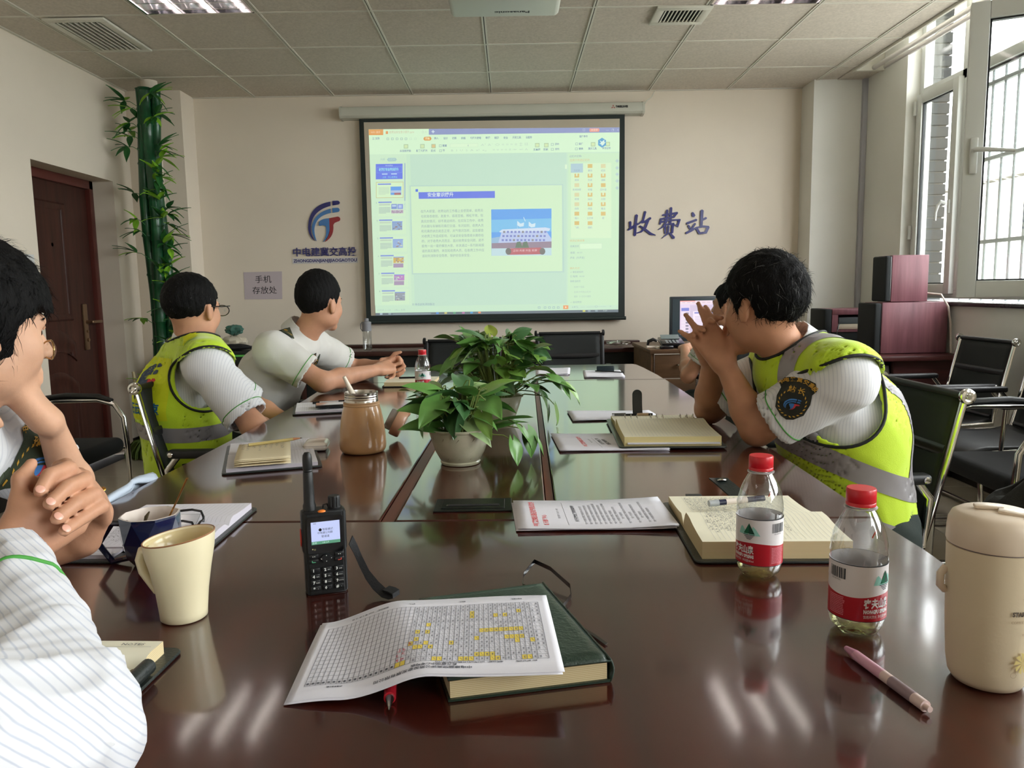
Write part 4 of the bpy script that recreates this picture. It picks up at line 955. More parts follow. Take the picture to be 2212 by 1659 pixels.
b = B(); ptxt(b, '中电建冀交高速公路文件', .075, .11, .013, .13, .0004); bend(b, fpap(F2, .27, .22), .02).obj('red_heading', M_redink, dq)
b = B(); ptxt(b, '关于开展安全教育', .125, .11, .011, .08, .0004); ptxt(b, '培训工作的通知', .140, .10, .011, .07, .0004); ptxt(b, '新元综字', .10, .12, .005, .05); line(b, (.112, .03), (.112, .16), .0006); bend(b, fpap(F2, .27, .22), .02).obj('printed_text', M_inkg, dq)
sheet_stack('blank_papers', [(.186, 2.36), (.47, 2.37), (.455, 2.545), (.182, 2.55)], 2, 'blank white papers lying beyond the ring binder', z0=TZ)
sheet_stack('blank_papers', [(.12, 3.68), (.275, 3.67), (.30, 3.96), (.13, 3.98)], 3, 'pile of white papers at the far end behind the plants', z0=TZ, fan=.006)
fp, F3 = sheet_stack('blank_papers', [(.335, 3.53), (.52, 3.51), (.535, 3.80), (.355, 3.81)], 3, 'white papers at the far right corner of the table with a pen on top', z0=TZ, fan=.004)
pen('pen', (.405, 3.72, TZ + .012), (.53, 3.64, TZ + .012), .005, None, 'thin dark pen lying on the papers at the far right corner', [('barrel', 0, 1, .003, .003, M_blkp)])
b = B(); b.box((.455, 3.73, TZ + .022), (.085, .025, .028), (0, 0, -.1), .005); tag(b.obj('stapler', mat('dark_teal_plastic', (24, 42, 48), .3), smooth=40), 'small dark stapler on the papers at the far right corner', 'stapler')
# ---------------------------------------------------------------- attendance sheet lying half on the closed book
bk = empty('closed_notebook', (-.0, .84, TZ), 'closed dark green leather notebook under the attendance sheet', 'notebook')
BQ = [(-.069, .729), (.098, .764), (.036, .980), (-.122, .935)]
def blerp(q, u, v): return [(q[0][k] * (1 - u) + q[1][k] * u) * (1 - v) + (q[3][k] * (1 - u) + q[2][k] * u) * v for k in (0, 1)]
def inset(q, e): cx = sum(p[0] for p in q) / 4; cy = sum(p[1] for p in q) / 4; return [(p[0] + (cx - p[0]) * e, p[1] + (cy - p[1]) * e) for p in q]
b = B(); b.prism(BQ, TZ + .0005, TZ + .003); b.obj('cover', M_green, bk, smooth=40)
b = B(); b.prism(inset(BQ, .03), TZ + .003, TZ + .024); b.obj('page_block', M_pgedge, bk)
def topc(u, v):
    p = blerp(BQ, u, v); e = max(abs(u - .5), abs(v - .5)) * 2
    return Vector((p[0], p[1], TZ + .0275 - .004 * max(0, (e - .9) / .1) ** 2))
b = B(); b.grid(topc, 24, 24); b.obj('cover', M_green, bk, smooth=70, solid=.0022)
b = B(); b.grid(lambda u, v: Vector((.0 + (BQ[1][0] * (1 - v) + BQ[2][0] * v) + .0035 * math.sin(u * PI), (BQ[1][1] * (1 - v) + BQ[2][1] * v) + .001 * math.sin(u * PI), TZ + .001 + .025 * u)), 6, 12); b.obj('spine', M_green, bk, smooth=70, solid=.002)
b = B(); b.ribbon([(.020, .965, TZ + .020), (.010, 1.01, TZ + .010), (.012, 1.045, TZ + .012), (.028, 1.07, TZ + .022), (.050, 1.05, TZ + .018), (.074, 1.005, TZ + .010), (.074, .985, TZ + .005), (.058, .945, TZ + .004)], [(0, .3, 1)] * 3 + [(0, 0, 1)] * 5, .006, .0006); b.obj('page_ribbon', M_blkp, bk, smooth=60)
b = B(); b.ribbon([(.066, .905, TZ + .006), (.079, .893, TZ + .002), (.092, .872, TZ + .002), (.104, .848, TZ + .002)], (1, 1, 0), .005, .0005); b.obj('page_ribbon', M_blkp, bk)
sh = empty('attendance_sheet', (-.09, .82, TZ), 'white attendance sheet with a grid and yellow marked cells resting on the green notebook', 'paper')
def fsheet(u, v, h=0):
    """u 0..1 from the left edge, v 0..1 from the near edge"""
    w = [(-.232, .731), (.0475, .722), (.038, .915), (-.236, .900)]
    p = blerp(w, u, v); u0 = .555 - .17 * v; s = min(1, max(0, (u - u0 + .36) / .34)); s = s * s * (3 - 2 * s)
    z = TZ + .0022 + .0315 * s + .004 * math.sin(min(1, u / .4) * PI) * (1 - s) + .006 * v * (1 - u) ** 2 + .0015 * math.sin(u * 7 + v * 2)
    return Vector((p[0], p[1], z + h))
for k in (1, 0):
    b = B(); b.grid(lambda u, v: fsheet(u, v, -.0012 * k) + Vector((-.002 * k, .0 - .003 * k, 0)), 40, 10); b.obj('sheet', M_paper, sh, smooth=70, solid=.0004)
FS = lambda u, v, h: fsheet(u, v, .0006 + h)
# grid drawn in sheet units: columns along u, rows along v (the sheet lies upside down for the camera)
U0, U1, V0, V1 = .045, .955, .145, .885
NC, NR = 46, 15; b = B()
W_ = .0016
for i in range(NC + 1):
    u = U0 + (U1 - U0) * i / NC
    if i in (NC - 1,): continue
    flat_rect(b, u - W_, V0, u + W_ * .4, V1)
for j in range(NR + 1): v = V0 + (V1 - V0) * j / NR; flat_rect(b, U0, v - .0014, U1, v + .0014)
bend(b, FS, .05).obj('grid_lines', mat('print_line', (120, 120, 128), .8), sh)
b = B(); yel = [(17, 1), (18, 1), (24, 1), (25, 1), (29, 1), (30, 1), (31, 1), (35, 1), (36, 1), (42, 1), (41, 1), (33, 2), (34, 2), (35, 2), (32, 2), (20, 4), (21, 4), (22, 5), (19, 5), (23, 4), (20, 6), (27, 5), (32, 6), (38, 6), (39, 6), (40, 6), (41, 6), (35, 8), (36, 8), (37, 8), (38, 8), (39, 8), (40, 8), (41, 8), (34, 8), (33, 8), (22, 8), (20, 8), (22, 10), (31, 12), (31, 13), (36, 12), (38, 12), (41, 13), (40, 5), (43, 5)]
cell = lambda i, j: (U0 + (U1 - U0) * i / NC, V0 + (V1 - V0) * j / NR, U0 + (U1 - U0) * (i + 1) / NC, V0 + (V1 - V0) * (j + 1) / NR)
for i, j in yel:
    x0, y0, x1, y1 = cell(i, j - 1); flat_rect(b, x0, y0, x1, y1, -.0002)
bend(b, FS, .05).obj('yellow_cells', M_yel, sh)
b = B(); rnd = random.Random(9)
for i in range(19, NC):
    for j in range(1 if i < 20 else 0, NR):
        x0, y0, x1, y1 = cell(i, j); m_ = (x0 + x1) / 2; c_ = (y0 + y1) / 2
        if rnd.random() < .45: line(b, (m_ + .004, c_ - .012), (m_ - .003, c_ + .012), .0016)
        else: flat_rect(b, m_ - .0045, c_ - .011, m_ + .0045, c_ - .006); flat_rect(b, m_ - .0045, c_ + .004, m_ + .0045, c_ + .009); flat_rect(b, m_ - .001, c_ - .011, m_ + .001, c_ + .009)
for i in range(0, 17):
    x0, y0, x1, y1 = cell(i, 0)
    flat_rect(b, x0 + .004, y0 + .012, x1 - .006, y1 - .016)
def stxt(b, t, u, v, hgt, width):
    put_text(b, t, Matrix.Translation((u, v, .0001)) @ Matrix.Diagonal((-1, -1, 1, 1)) @ Matrix.Diagonal((1, 1.45, 1, 1)), hgt, width=width, res=1, bold=.0004)
stxt(b, '中电建冀交高速公路投资发展有限公司', .49, .075, .022, .36); stxt(b, '新元管理中心考勤表', .53, .110, .020, .17); stxt(b, '(加盖单位公章)', .16, .115, .012, .06)
stxt(b, '考勤日期：2023年6月1日至2023年6月15日', .66, .128, .011, .25); stxt(b, '单位：高速公路收费站', .87, .125, .010, .08)
stxt(b, '制表日期： 2023 年 6 月 15 日', .22, .93, .012, .16); stxt(b, '考勤人：', .40, .935, .012, .03); stxt(b, '审核人：', .62, .94, .012, .03); stxt(b, '单位负责人：', .86, .945, .012, .05)
bend(b, FS, .05).obj('printed_text', M_inkg, sh)
b = B()
for i, j in ((17, 2), (17, 3), (18, 2), (18, 3), (18, 4), (17, 4), (19, 5)):
    x0, y0, x1, y1 = cell(i, j - 1)
    for q in range(4): line(b, (x0 + rnd.random() * .012, y0 + rnd.random() * .04), (x0 + rnd.random() * .015, y0 + rnd.random() * .045), .0022)
bend(b, FS, .05).obj('red_marks', mat('red_ink', (206, 60, 90), .7), sh)
pen('pen', (-.1245, .705, TZ + .007), (-.14, .83, TZ + .0075), .006, None, 'red pen with steel tip poking out from under the attendance sheet', [('pen_tip', 0, .04, .0006, .0012, M_steel), ('cone', .04, .18, .0014, .0048, M_steel), ('grip', .18, .6, .0062, .0062, mat('red_rubber', (196, 34, 50), .35)), ('barrel', .6, 1, .0058, .0058, M_clear)])
# pink pen on the right
pen('pen', (.3925, .695, TZ + .0062), (.3685, .820, TZ + .0062), .006, None, 'pink gel pen lying in front of the nearer water bottle', [('clicker', -.03, .02, .0030, .0034, mat('pale_pink', (222, 196, 190), .35)), ('barrel', .02, .5, .0058, .0058, mat('pale_pink', (222, 196, 190), .35)), ('barrel', .5, .86, .0058, .0056, mat('rose_pink', (214, 160, 180), .35)), ('cap', .86, 1.0, .0056, .0026, mat('mauve_pink', (190, 134, 158), .35)), ('print_band', .14, .40, .00595, .00595, mat('pen_print', (150, 128, 134), .5))])
# red thread on the table
tag(B().tube([(.468, 1.34, TZ + .001), (.476, 1.334, TZ + .002), (.480, 1.328, TZ + .001)], .0012, 6).obj('thread', mat('rust_thread', (150, 60, 40), .8)), 'tiny rust coloured scrap right of the leather notebook', 'scrap')
# ---------------------------------------------------------------- notebooks on the left side
open_book('notebook', (-.600, 1.312, E_Z), math.radians(0), .200, .116, .120, .006, .010, 'open notebook with white ruled pages behind the navy mug', write=(5, 0), page=M_paper, edge=M_pgw, seed=4, curl=.006, lh=.008)
sn, S = open_book('memo_pad', (-.665, 1.186, E_Z), math.radians(-2), .075, .024, .024, .006, .006, 'small memo pad left of the navy mug', page=M_paper, edge=M_pgw, write=(0, 0), ruled=False, curl=.0, margin=.012)
ph = empty('phone', (-.69, 1.265, TZ), 'black smartphone lying under the clasped hands', 'phone')
b = B(); b.box((-.69, 1.268, TZ + .006), (.085, .075, .009), (0, 0, -.1), .003); b.obj('phone_body', M_blkp, ph, smooth=40)
b = B(); b.box((-.69, 1.268, TZ + .0108), (.078, .068, .0006), (0, 0, -.1)); b.obj('screen', mat('phone_screen', (8, 9, 12), .05, coat=1), ph)
gc = empty('reading_glasses', (-.565, 1.30, TZ + .02), 'black folded reading glasses on the open notebook behind the navy mug', 'glasses')
b = B(); zg = TZ + .026
for yy, zz in ((1.275, 0), (1.315, .008)):
    b.tube([(-.60, yy, zg + zz), (-.565, yy + .004, zg + zz + .002), (-.548, yy, zg + zz), (-.541, yy - .008, zg + zz - .008), (-.54, yy - .012, zg + zz - .016)], .0022, 8)
b.tube([(-.54, 1.263, zg - .010), (-.538, 1.285, zg - .002), (-.541, 1.307, zg - .004)], .002, 8); b.obj('glasses_frame', M_blkp, gc, smooth=60)
b = B(); b.box((-.57, 1.292, zg - .002), (.05, .032, .002), (.5, 0, 0), .0008); b.obj('lens', M_clear, gc)
# notepad with folded handwritten sheets
rc, S = open_book('notebook', (-.615, 1.93, E_Z), math.radians(18), .205, .175, .155, .008, .006, 'open white notebook with folded handwritten notes and a pencil on top', page=M_paper, edge=M_pgw, write=(3, 6), seed=8, curl=.003)
fn_ = empty('folded_notes', (-.62, 1.88, TZ + .016), 'folded cream handwritten sheets lying on the open notebook at the left', 'paper')
Mx = Matrix.Translation((-.615, 1.875, TZ + .018)) @ Matrix.Rotation(math.radians(16), 4, 'Z')
for k in range(4):
    b = B(); dy = -.006 * k; b.grid(lambda u, v: Mx @ Vector(((u - .5) * .125, (v - .62) * .20 + dy * (1 - v), .0012 + (3 - k) * .0035 + .004 * math.sin(v * 3 + k) * (.4 + .3 * u))), 8, 12)
    b.obj('sheet', mat('aged_cream_paper', (224, 210, 176), .8), fn_, smooth=60, solid=.0005)
b = B(); rnd = random.Random(12)
for k in range(8):
    x = -.052 + k * .0135; tmp = B(); scribble(tmp, 0, 0, rnd.uniform(.05, .10), .0062, rnd, .0007)
    me = bpy.data.meshes.new('t'); tmp.bm.to_mesh(me); tmp.bm.free(); me.transform(Matrix.Translation((x, .068, 0)) @ Matrix.Rotation(-PI / 2, 4, 'Z')); b.bm.from_mesh(me); bpy.data.meshes.remove(me)
bend(b, lambda u, v, h: Mx @ Vector((u, v, .0022 + 3 * .0035 + .004 * math.sin((v / .2 + .62) * 3) * (.4 + .3 * (u / .125 + .5)) + .0004)), .02).obj('handwriting', M_ink, fn_)
pen('pencil', (-.545, 1.955, TZ + .040), (-.66, 1.895, TZ + .036), .004, None, 'wooden pencil with bare tip lying on the folded notes', [('lead_tip', -.02, .02, .0006, .0014, M_blkp), ('cone', .02, .16, .0014, .0038, mat('bare_wood', (206, 140, 96), .6)), ('barrel', .16, 1, .0038, .0038, mat('pencil_yellow', (206, 186, 120), .4))])
eb = B(); eb.box((-.518, 2.002, TZ + .013), (.062, .075, .023), (0, 0, .12), .0105, 5); ec = tag(eb.obj('earphone_case', mat('case_white', (232, 222, 210), .25, coat=.5), smooth=60), 'small white rounded earphone case beside the thermos flask', 'case')
b = B(); b.box((-.518, 2.002, TZ + .0155), (.0625, .0755, .0008), (0, 0, .12), .0003, 1); b.obj('lid_seam', mat('seam_grey', (150, 140, 132), .5), ec)
rd, S = open_book('notebook', (-.670, 2.715, E_Z), math.radians(14), .19, .115, .110, .007, .006, 'open white notebook with a phone on it beside the crew cut man\'s elbow', page=M_paper, edge=M_pgw, curl=.002)
ph = empty('phone', (-.61, 2.665, TZ + .02), 'black smartphone lying on the notebook behind the thermos flask', 'phone')
b = B(); b.box((-.610, 2.665, TZ + .022), (.15, .072, .009), (0, 0, .25), .004); b.obj('phone_body', M_blkp, ph, smooth=40)
b = B(); b.box((-.610, 2.665, TZ + .0268), (.143, .066, .0006), (0, 0, .25)); b.obj('screen', mat('phone_screen', (8, 9, 12), .05, coat=1), ph)
pen('pen', (-.715, 2.735, TZ + .019), (-.60, 2.775, TZ + .019), .004, None, 'dark pen lying beside the phone on the white notebook', [('barrel', 0, .2, .0045, .0045, M_blkp), ('barrel', .2, .75, .004, .004, M_clear), ('cap', .75, 1, .0045, .0045, M_blkp)])
rh, S = open_book('notebook', (-.445, 3.435, E_Z), math.radians(0), .215, .125, .120, .016, .012, 'open cream notebook in front of the clasped hands at the far left', curl=.003, ruled=False)
pen('pen', (-.50, 3.40, TZ + .030), (-.40, 3.41, TZ + .030), .004, None, 'black pen lying on the cream notebook at the far left', [('barrel', 0, 1, .0045, .0045, M_blkp)])
n_, S = open_book('notebook', (-.492, .792, E_Z), math.radians(-3), .175, .052, .050, .014, .014, 'cream notebook printed NOTES half hidden behind the striped sleeve', curl=.002, ruled=False, margin=.016)
b = B(); put_text(b, 'NOTES', Matrix.Translation((.058, .040, 0)), .0075, width=.026, res=1); line(b, (-.02, .034), (.082, .034), .0004)
bend(b, lambda u, v, h: S(u, v, .0003), .02).obj('page_heading', M_ink, n_, local=True)
b = B(); b.tube([(.0955, -.040, .0135), (.0955, .002, .0135)], .0085, 16); b.obj('pen_loop', M_leath, n_, smooth=50, local=True)
# ================================================================ vessels, bottles, radio, plants
M_mug = mat('cream_ceramic', (232, 220, 184), .35, coat=.25); M_mugin = mat('cream_glaze', (226, 208, 160), .25, coat=.4)
t = empty('mug', (-.425, .947, TZ), 'tall cream mug with a slanted rim in front of the navy mug', 'mug')
cx, cy = -.425, .947
def slant(v, f=1.0):
    for p in v:
        h = p.co.z - TZ
        if h > .06: p.co.z += ((p.co.x - cx) * .12) * (h - .06) / .045 * f
b = B(); pr = [(0, .0), (.026, .0), (.0285, .002), (.0290, .01), (.0315, .035), (.0365, .065), (.0415, .088), (.0432, .103), (.0433, .107), (.0418, .1075), (.0405, .105)]
v = b.lathe([(r, z + TZ + .0005) for r, z in pr], (cx, cy, 0), 48); slant(v); b.obj('mug_body', M_mug, t, smooth=60)
b = B(); v = b.lathe([(r, z + TZ) for r, z in [(.0406, .1055), (.0402, .098), (.0385, .096), (.036, .085), (.031, .06), (.026, .03), (.02, .008), (0, .007)]], (cx, cy, 0), 48); slant(v); b.obj('mug_inside', M_mugin, t, smooth=60)
b = B(); v = b.lathe([(r, z + TZ) for r, z in [(.0433, .1068), (.0437, .1078), (.0430, .1086), (.0420, .1080), (.0433, .1068)]], (cx, cy, 0), 48); slant(v); b.obj('rim_line', mat('brown_rim', (150, 104, 70), .5), t, smooth=60)
b = B(); b.tube([(cx - .036, cy - .004, TZ + .092), (cx - .045, cy - .005, TZ + .091), (cx - .0485, cy - .005, TZ + .080), (cx - .0455, cy - .005, TZ + .064), (cx - .038, cy - .004, TZ + .050), (cx - .031, cy - .003, TZ + .036)], [.005, .0058, .0058, .0055, .005, .004], 12, flat=(1.0, 1.5)); b.obj('handle', M_mug, t, smooth=60)
# navy faceted mug
M_navyc = mat('navy_glaze', (18, 26, 60), .08, coat=.8, coat_rough=.03); M_win = mat('white_glaze', (222, 210, 200), .2, coat=.5)
cx, cy = -.558, 1.150; t = empty('mug', (cx, cy, TZ), 'navy blue faceted mug with an angular handle and white inside', 'mug')
b = B(); n = 8; rings = []
for k, (r, z, off) in enumerate(((.0, 0, 0), (.026, 0, 0), (.036, .014, .5), (.0445, .040, 0), (.0435, .074, .5), (.0435, .078, .5))):
    if r == 0: rings.append([b.bm.verts.new((cx, cy, TZ + .0005))]); continue
    rings.append([b.bm.verts.new((cx + r * math.cos((q + off) * 2 * PI / n + .2), cy + r * math.sin((q + off) * 2 * PI / n + .2), TZ + .0005 + z)) for q in range(n)])
for q in range(n): b.bm.faces.new((rings[0][0], rings[1][(q + 1) % n], rings[1][q]))
def zig(a, c, sh):
    for q in range(n):
        q2 = (q + 1) % n
        if sh > 0: b.bm.faces.new((a[q], a[q2], c[q])); b.bm.faces.new((c[q], a[q2], c[q2]))
        else: b.bm.faces.new((a[q], a[q2], c[q2])); b.bm.faces.new((a[q], c[q2], c[q]))
zig(rings[1], rings[2], 1); zig(rings[2], rings[3], -1); zig(rings[3], rings[4], 1)
for q in range(n): b.bm.faces.new((rings[4][q], rings[4][(q + 1) % n], rings[5][(q + 1) % n], rings[5][q]))
b.obj('mug_body', M_navyc, t)
b = B(); rr = []
for r, z in ((.0437, .0785), (.0412, .079), (.0400, .072), (.038, .045), (.030, .012), (0, .010)):
    rr.append([b.bm.verts.new((cx, cy, TZ + z))] if r == 0 else [b.bm.verts.new((cx + r * math.cos((q / 2 + .5) * 2 * PI / n + .2) * (1 if q % 2 == 0 else .955), cy + r * math.sin((q / 2 + .5) * 2 * PI / n + .2) * (1 if q % 2 == 0 else .955), TZ + z)) for q in range(2 * n)])
for a, c in zip(rr, rr[1:]):
    for q in range(2 * n):
        q2 = (q + 1) % (2 * n)
        b.bm.faces.new((a[q], a[q2], c[0]) if len(c) == 1 else (a[q], a[q2], c[q2], c[q]))
b.obj('mug_inside', M_win, t, smooth=70)
b = B(); b.tube([(cx - .036, cy, TZ + .064), (cx - .060, cy, TZ + .064), (cx - .082, cy, TZ + .032), (cx - .062, cy, TZ + .004), (cx - .036, cy, TZ + .010)], .0052, 8); b.obj('handle', M_navyc, t, smooth=35)
b = B(); b.lathe([(0, .058), (.0375, .058)], (cx, cy, TZ), 16); b.obj('tea', mat('tea', (120, 84, 46), .05, coat=.5), t)
b = B(); b.tube([(cx - .018, cy + .012, TZ + .052), (cx - .012, cy + .013, TZ + .070), (cx - .007, cy + .014, TZ + .078)], [.001, .003, .001], 6); b.obj('tea_leaf', mat('tea_leaf_brown', (74, 64, 40), .7), t)
M_gold = mat('gold_spoon', (190, 136, 62), .25, metal=.9)
s_ = empty('spoon', (-.52, 1.15, TZ + .06), 'thin gold spoon standing in the navy mug', 'spoon')
b = B(); b.tube([(-.545, 1.15, TZ + .035), (-.535, 1.15, TZ + .062), (-.515, 1.15, TZ + .098), (-.497, 1.15, TZ + .133)], [.004, .0025, .0022, .003], 10, flat=(.5, 1.3)); b.obj('spoon_handle', M_gold, s_, smooth=60)
b = B(); b.lathe([(0, -.002), (.008, -.001), (.011, .003), (.010, .004), (0, .0)], (-.546, 1.15, TZ + .03), 16, Matrix.Rotation(.6, 3, 'Y'), sy=.7); b.obj('spoon_bowl', M_gold, s_, smooth=60)
# tan thermos flask
M_tan = mat('tan_enamel', (192, 146, 98), .28, coat=.7, coat_rough=.08, var=.05, vscale=30); cx, cy = -.388, 1.965
t = empty('thermos_flask', (cx, cy, TZ), 'tan thermos flask standing open without its lid', 'flask')
b = B(); b.lathe([(0, 0), (.048, 0), (.055, .003), (.0585, .010), (.060, .022), (.0585, .045), (.0545, .080), (.050, .105), (.0465, .118), (.0455, .121), (.0430, .121)], (cx, cy, TZ + .0005), 56); b.obj('flask_body', M_tan, t, smooth=50)
b = B(); b.lathe([(.0455, .121), (.0465, .1225), (.0465, .125), (.0450, .127), (.046, .1285), (.0455, .131), (.043, .1318)], (cx, cy, TZ), 48); b.obj('rubber_ring', mat('tan_rubber', (190, 150, 108), .45), t, smooth=50)
b = B(); pr = [(.0425, .120), (.0425, .136), (.0415, .138), (.0428, .140), (.0415, .143), (.0428, .146), (.0415, .149), (.0425, .152), (.0425, .156), (.0405, .157), (.0395, .150), (.0395, .06), (.035, .03), (0, .028)]
b.lathe(pr, (cx, cy, TZ), 48); b.obj('steel_neck', mat('brushed_steel', (190, 184, 176), .22, metal=1), t, smooth=40)
b = B(); b.tube([(cx + .005, cy + .01, TZ + .05), (cx - .018, cy - .004, TZ + .145), (cx - .0285, cy - .01, TZ + .172), (cx - .0385, cy - .016, TZ + .198)], [.0065, .0075, .006, .0042], 16); tag(b.obj('straw', mat('cream_plastic', (230, 218, 200), .35), smooth=50), 'cream drinking spout sticking out of the thermos flask', 'straw')
# its lid lying on its side
M_cop = mat('copper_plastic', (198, 152, 122), .3, coat=.4); R1 = Matrix.Rotation(math.radians(-38), 3, 'Y') @ Matrix.Rotation(math.radians(28), 3, 'X')
t = empty('flask_lid', (-.312, 2.125, TZ), 'copper coloured flask lid lying tilted on the table beside the flask', 'lid')
c0 = Vector((-.318, 2.125, TZ + .047))
Rm = Matrix.Rotation(math.radians(118), 3, 'Y')
b = B(); b.lathe([(0, .016), (.036, .016), (.0395, .012), (.040, -.008), (.0385, -.012), (.034, -.012), (.034, .004), (0, .004)], c0, 36, Rm); b.obj('lid_body', M_cop, t, smooth=40)
b = B(); b.lathe([(.031, .004), (.031, -.028), (.029, -.032), (0, -.032)], c0, 32, Rm); b.obj('lid_plug', mat('clear_smoke', (200, 190, 180), .1, trans=.6), t, smooth=40)
b = B(); b.lathe([(0, .0), (.021, .0), (.022, .02), (.020, .032), (0, .032)], c0 + Rm @ Vector((-.006, 0, -.02)), 28, Matrix.Rotation(math.radians(150), 3, 'Y')); b.obj('lid_cup', mat('copper_metal', (206, 160, 130), .2, metal=.8), t, smooth=40)
b = B(); b.box(c0 + Rm @ Vector((-.034, 0, .010)), (.014, .022, .018), Rm, .005); b.obj('lid_catch', M_cop, t, smooth=40)
# water bottles
M_pet = pane_glass('pet_plastic', (.965, .975, .975), .10); M_liq = pane_glass('pale_yellow_drink', (.93, .92, .70), .05)
M_cap = mat('red_cap', (206, 26, 40), .35, coat=.2); M_lw = mat('label_white', (232, 226, 226), .4, coat=.2); M_lr = mat('label_red', (176, 20, 36), .4, coat=.2)
M_lk = mat('label_dark_line', (24, 34, 44), .5); M_lg = mat('label_green', (18, 104, 72), .5); M_lg2 = mat('label_pale_green', (150, 208, 196), .5); M_lgd = mat('label_deep_green', (12, 66, 50), .5); M_lpk = mat('label_pink', (222, 128, 140), .5)
def bottle(x, y, rz, label, level=.030, lift=0.0, sc_=1.0):
    t = empty('water_bottle', (x, y, TZ + .0005), label, 'bottle', 'small plastic water bottles with red caps', rz)
    R = .0318
    pr = [(0, .004), (.012, .003), (.018, .0005), (.024, .001), (.0285, .006), (.0312, .014), (R, .022), (.0312, .0235), (.0312, .088), (R, .090), (.0316, .095), (.0322, .098), (.0312, .102), (.0316, .107), (.0300, .113), (.0292, .118), (.0265, .127), (.0225, .136), (.0180, .1445), (.0148, .150), (.0140, .152), (.0140, .156)]
    b = B(); vs = b.lathe(pr, n=40)
    for v in vs:
        if v.co.z < .016 and Vector((v.co.x, v.co.y)).length > .015:
            a = math.atan2(v.co.y, v.co.x); k = .5 + .5 * math.cos(a * 5); v.co.z += .0045 * (1 - k) * (1 - v.co.z / .016); v.co.x *= 1 - .04 * (1 - k); v.co.y *= 1 - .04 * (1 - k)
        if .09 < v.co.z < .125:
            a = math.atan2(v.co.y, v.co.x); s = 1 + .012 * math.sin(a * 7 + v.co.z * 300); v.co.x *= s; v.co.y *= s
    b.obj('bottle_body', M_pet, t, smooth=60, local=True)
    b = B(); b.lathe([(0, .005), (.018, .003), (.0235, .0035), (.0278, .008), (.0300, .015), (.0304, level), (0, level)], n=32); b.obj('drink', M_liq, t, smooth=60, local=True)
    b = B(); b.lathe([(.0140, .1495), (.0182, .1497), (.0185, .151), (.0145, .1515)], n=32); b.obj('neck_ring', mat('pet_ring', (226, 222, 222), .2, trans=.5), t, smooth=40, local=True)
    b = B(); v = b.lathe([(.0150, .1525), (.0166, .153), (.0166, .1565), (.0162, .157), (.0166, .1575), (.0166, .1715), (.0158, .1732), (0, .1735)], n=60)
    for q in v:
        if .158 < q.co.z < .171 and q.co.length > .01:
            a = math.atan2(q.co.y, q.co.x); s = 1 + .010 * math.sin(a * 60); q.co.x *= s; q.co.y *= s
    b.obj('cap', M_cap, t, smooth=50, local=True)
    r = R + .0004; C_ = 2 * PI * r
    fn = lambda u, v, h: Vector((math.cos(u / r) * (r + h), math.sin(u / r) * (r + h), v))
    wave = lambda u: .0525 + .0022 * math.sin(u / r * 2 + .5)
    b = B(); b.grid(lambda u, v: fn(u * C_, (wave(u * C_) * (1 - v) + .0885 * v), 0), 64, 3, True); lb = b.obj('label', M_lw, t, smooth=60, local=True)
    b = B(); b.grid(lambda u, v: fn(u * C_, (.0225 * (1 - v) + wave(u * C_) * v), 0), 64, 3, True); b.obj('label_red_field', M_lr, lb, smooth=60, local=True)
    b = B(); b.grid(lambda u, v: fn(u * C_, .0878 + .0010 * v, .0002), 64, 2, True); b.grid(lambda u, v: fn(u * C_, .0222 + .0007 * v, .0002), 64, 2, True); b.obj('label_line', M_lk, lb, smooth=60, local=True)
    ms = [M_lw, M_lg, M_lgd, M_lg2, M_lk, M_lpk]
    b = B()
    for s0 in (0, C_ / 2):
        b.mi = 0
        put_text(b, '农夫山泉', Matrix.Translation((s0 + .0, .0435, .0004)) @ Matrix.Diagonal((1, 1.15, 1, 1)), .0105, width=.034, bold=.0004, res=1)
        put_text(b, 'NONGFU SPRING', Matrix.Translation((s0, .0345, .0004)) @ Matrix.Diagonal((1, 1.25, 1, 1)), .0052, width=.034, bold=.0003, res=1)
        put_text(b, '饮用天然水  净含量380ml', Matrix.Translation((s0, .0283, .0004)) @ Matrix.Diagonal((1, 1.2, 1, 1)), .0036, width=.034, res=1)
        def tri(pts, m, h):
            b.mi = m; f = b.bm.faces.new([b.bm.verts.new((s0 + .0095 + x, y_, h)) for x, y_ in pts]); f.material_index = m
        tri([(-.016, .066), (.0, .0655), (-.010, .0775), (-.0125, .076)], 3, .0003); tri([(.0, .0655), (.016, .0655), (.010, .0745), (.006, .0785)], 3, .0003)
        tri([(-.0075, .0675), (.0085, .0675), (.0005, .0825)], 1, .0005); tri([(.0, .0675), (.0085, .0675), (.0005, .0825)], 2, .0006)
        for k in range(4): tri([(-.0085 + k * .0016, .0662 - k * .0019), (.0085 - k * .0016, .0662 - k * .0019), (.0080 - k * .0018, .0653 - k * .0019), (-.0080 + k * .0018, .0653 - k * .0019)], 4, .0004)
        b.mi = 4; x = s0 + .042; rr = random.Random(4)
        while x < s0 + .0625:
            w_ = rr.choice((.0006, .0010, .0015)); flat_rect(b, x, .070, x + w_, .083, .0004); x += w_ + rr.choice((.0006, .0009, .0013))
        put_text(b, '6921168 509256', Matrix.Translation((s0 + .0515, .0680, .0004)), .0026, width=.013, res=1)
        b.mi = 5
        for k in range(11):
            yy = .0475 - k * .0021; xx = s0 + .0415
            while xx < s0 + .0620: w_ = rr.uniform(.0006, .0020); flat_rect(b, xx, yy, xx + w_, yy + .0013, .0004); xx += w_ + .0004
    bend(b, fn, .006).obj('label_print', ms, lb, local=True)
    b = B(); b.box((0, .0, .005), (.001, .001, .001)); b.bm.free()
    b = B(); q = B(); q.bm.free()
    return t
bottle(.348, 1.062, math.radians(-151), 'red-capped water bottle standing in front of the open leather notebook', .028)
bottle(.4065, .880, math.radians(-72), 'nearer water bottle with red cap beside the cream tumbler', .030)
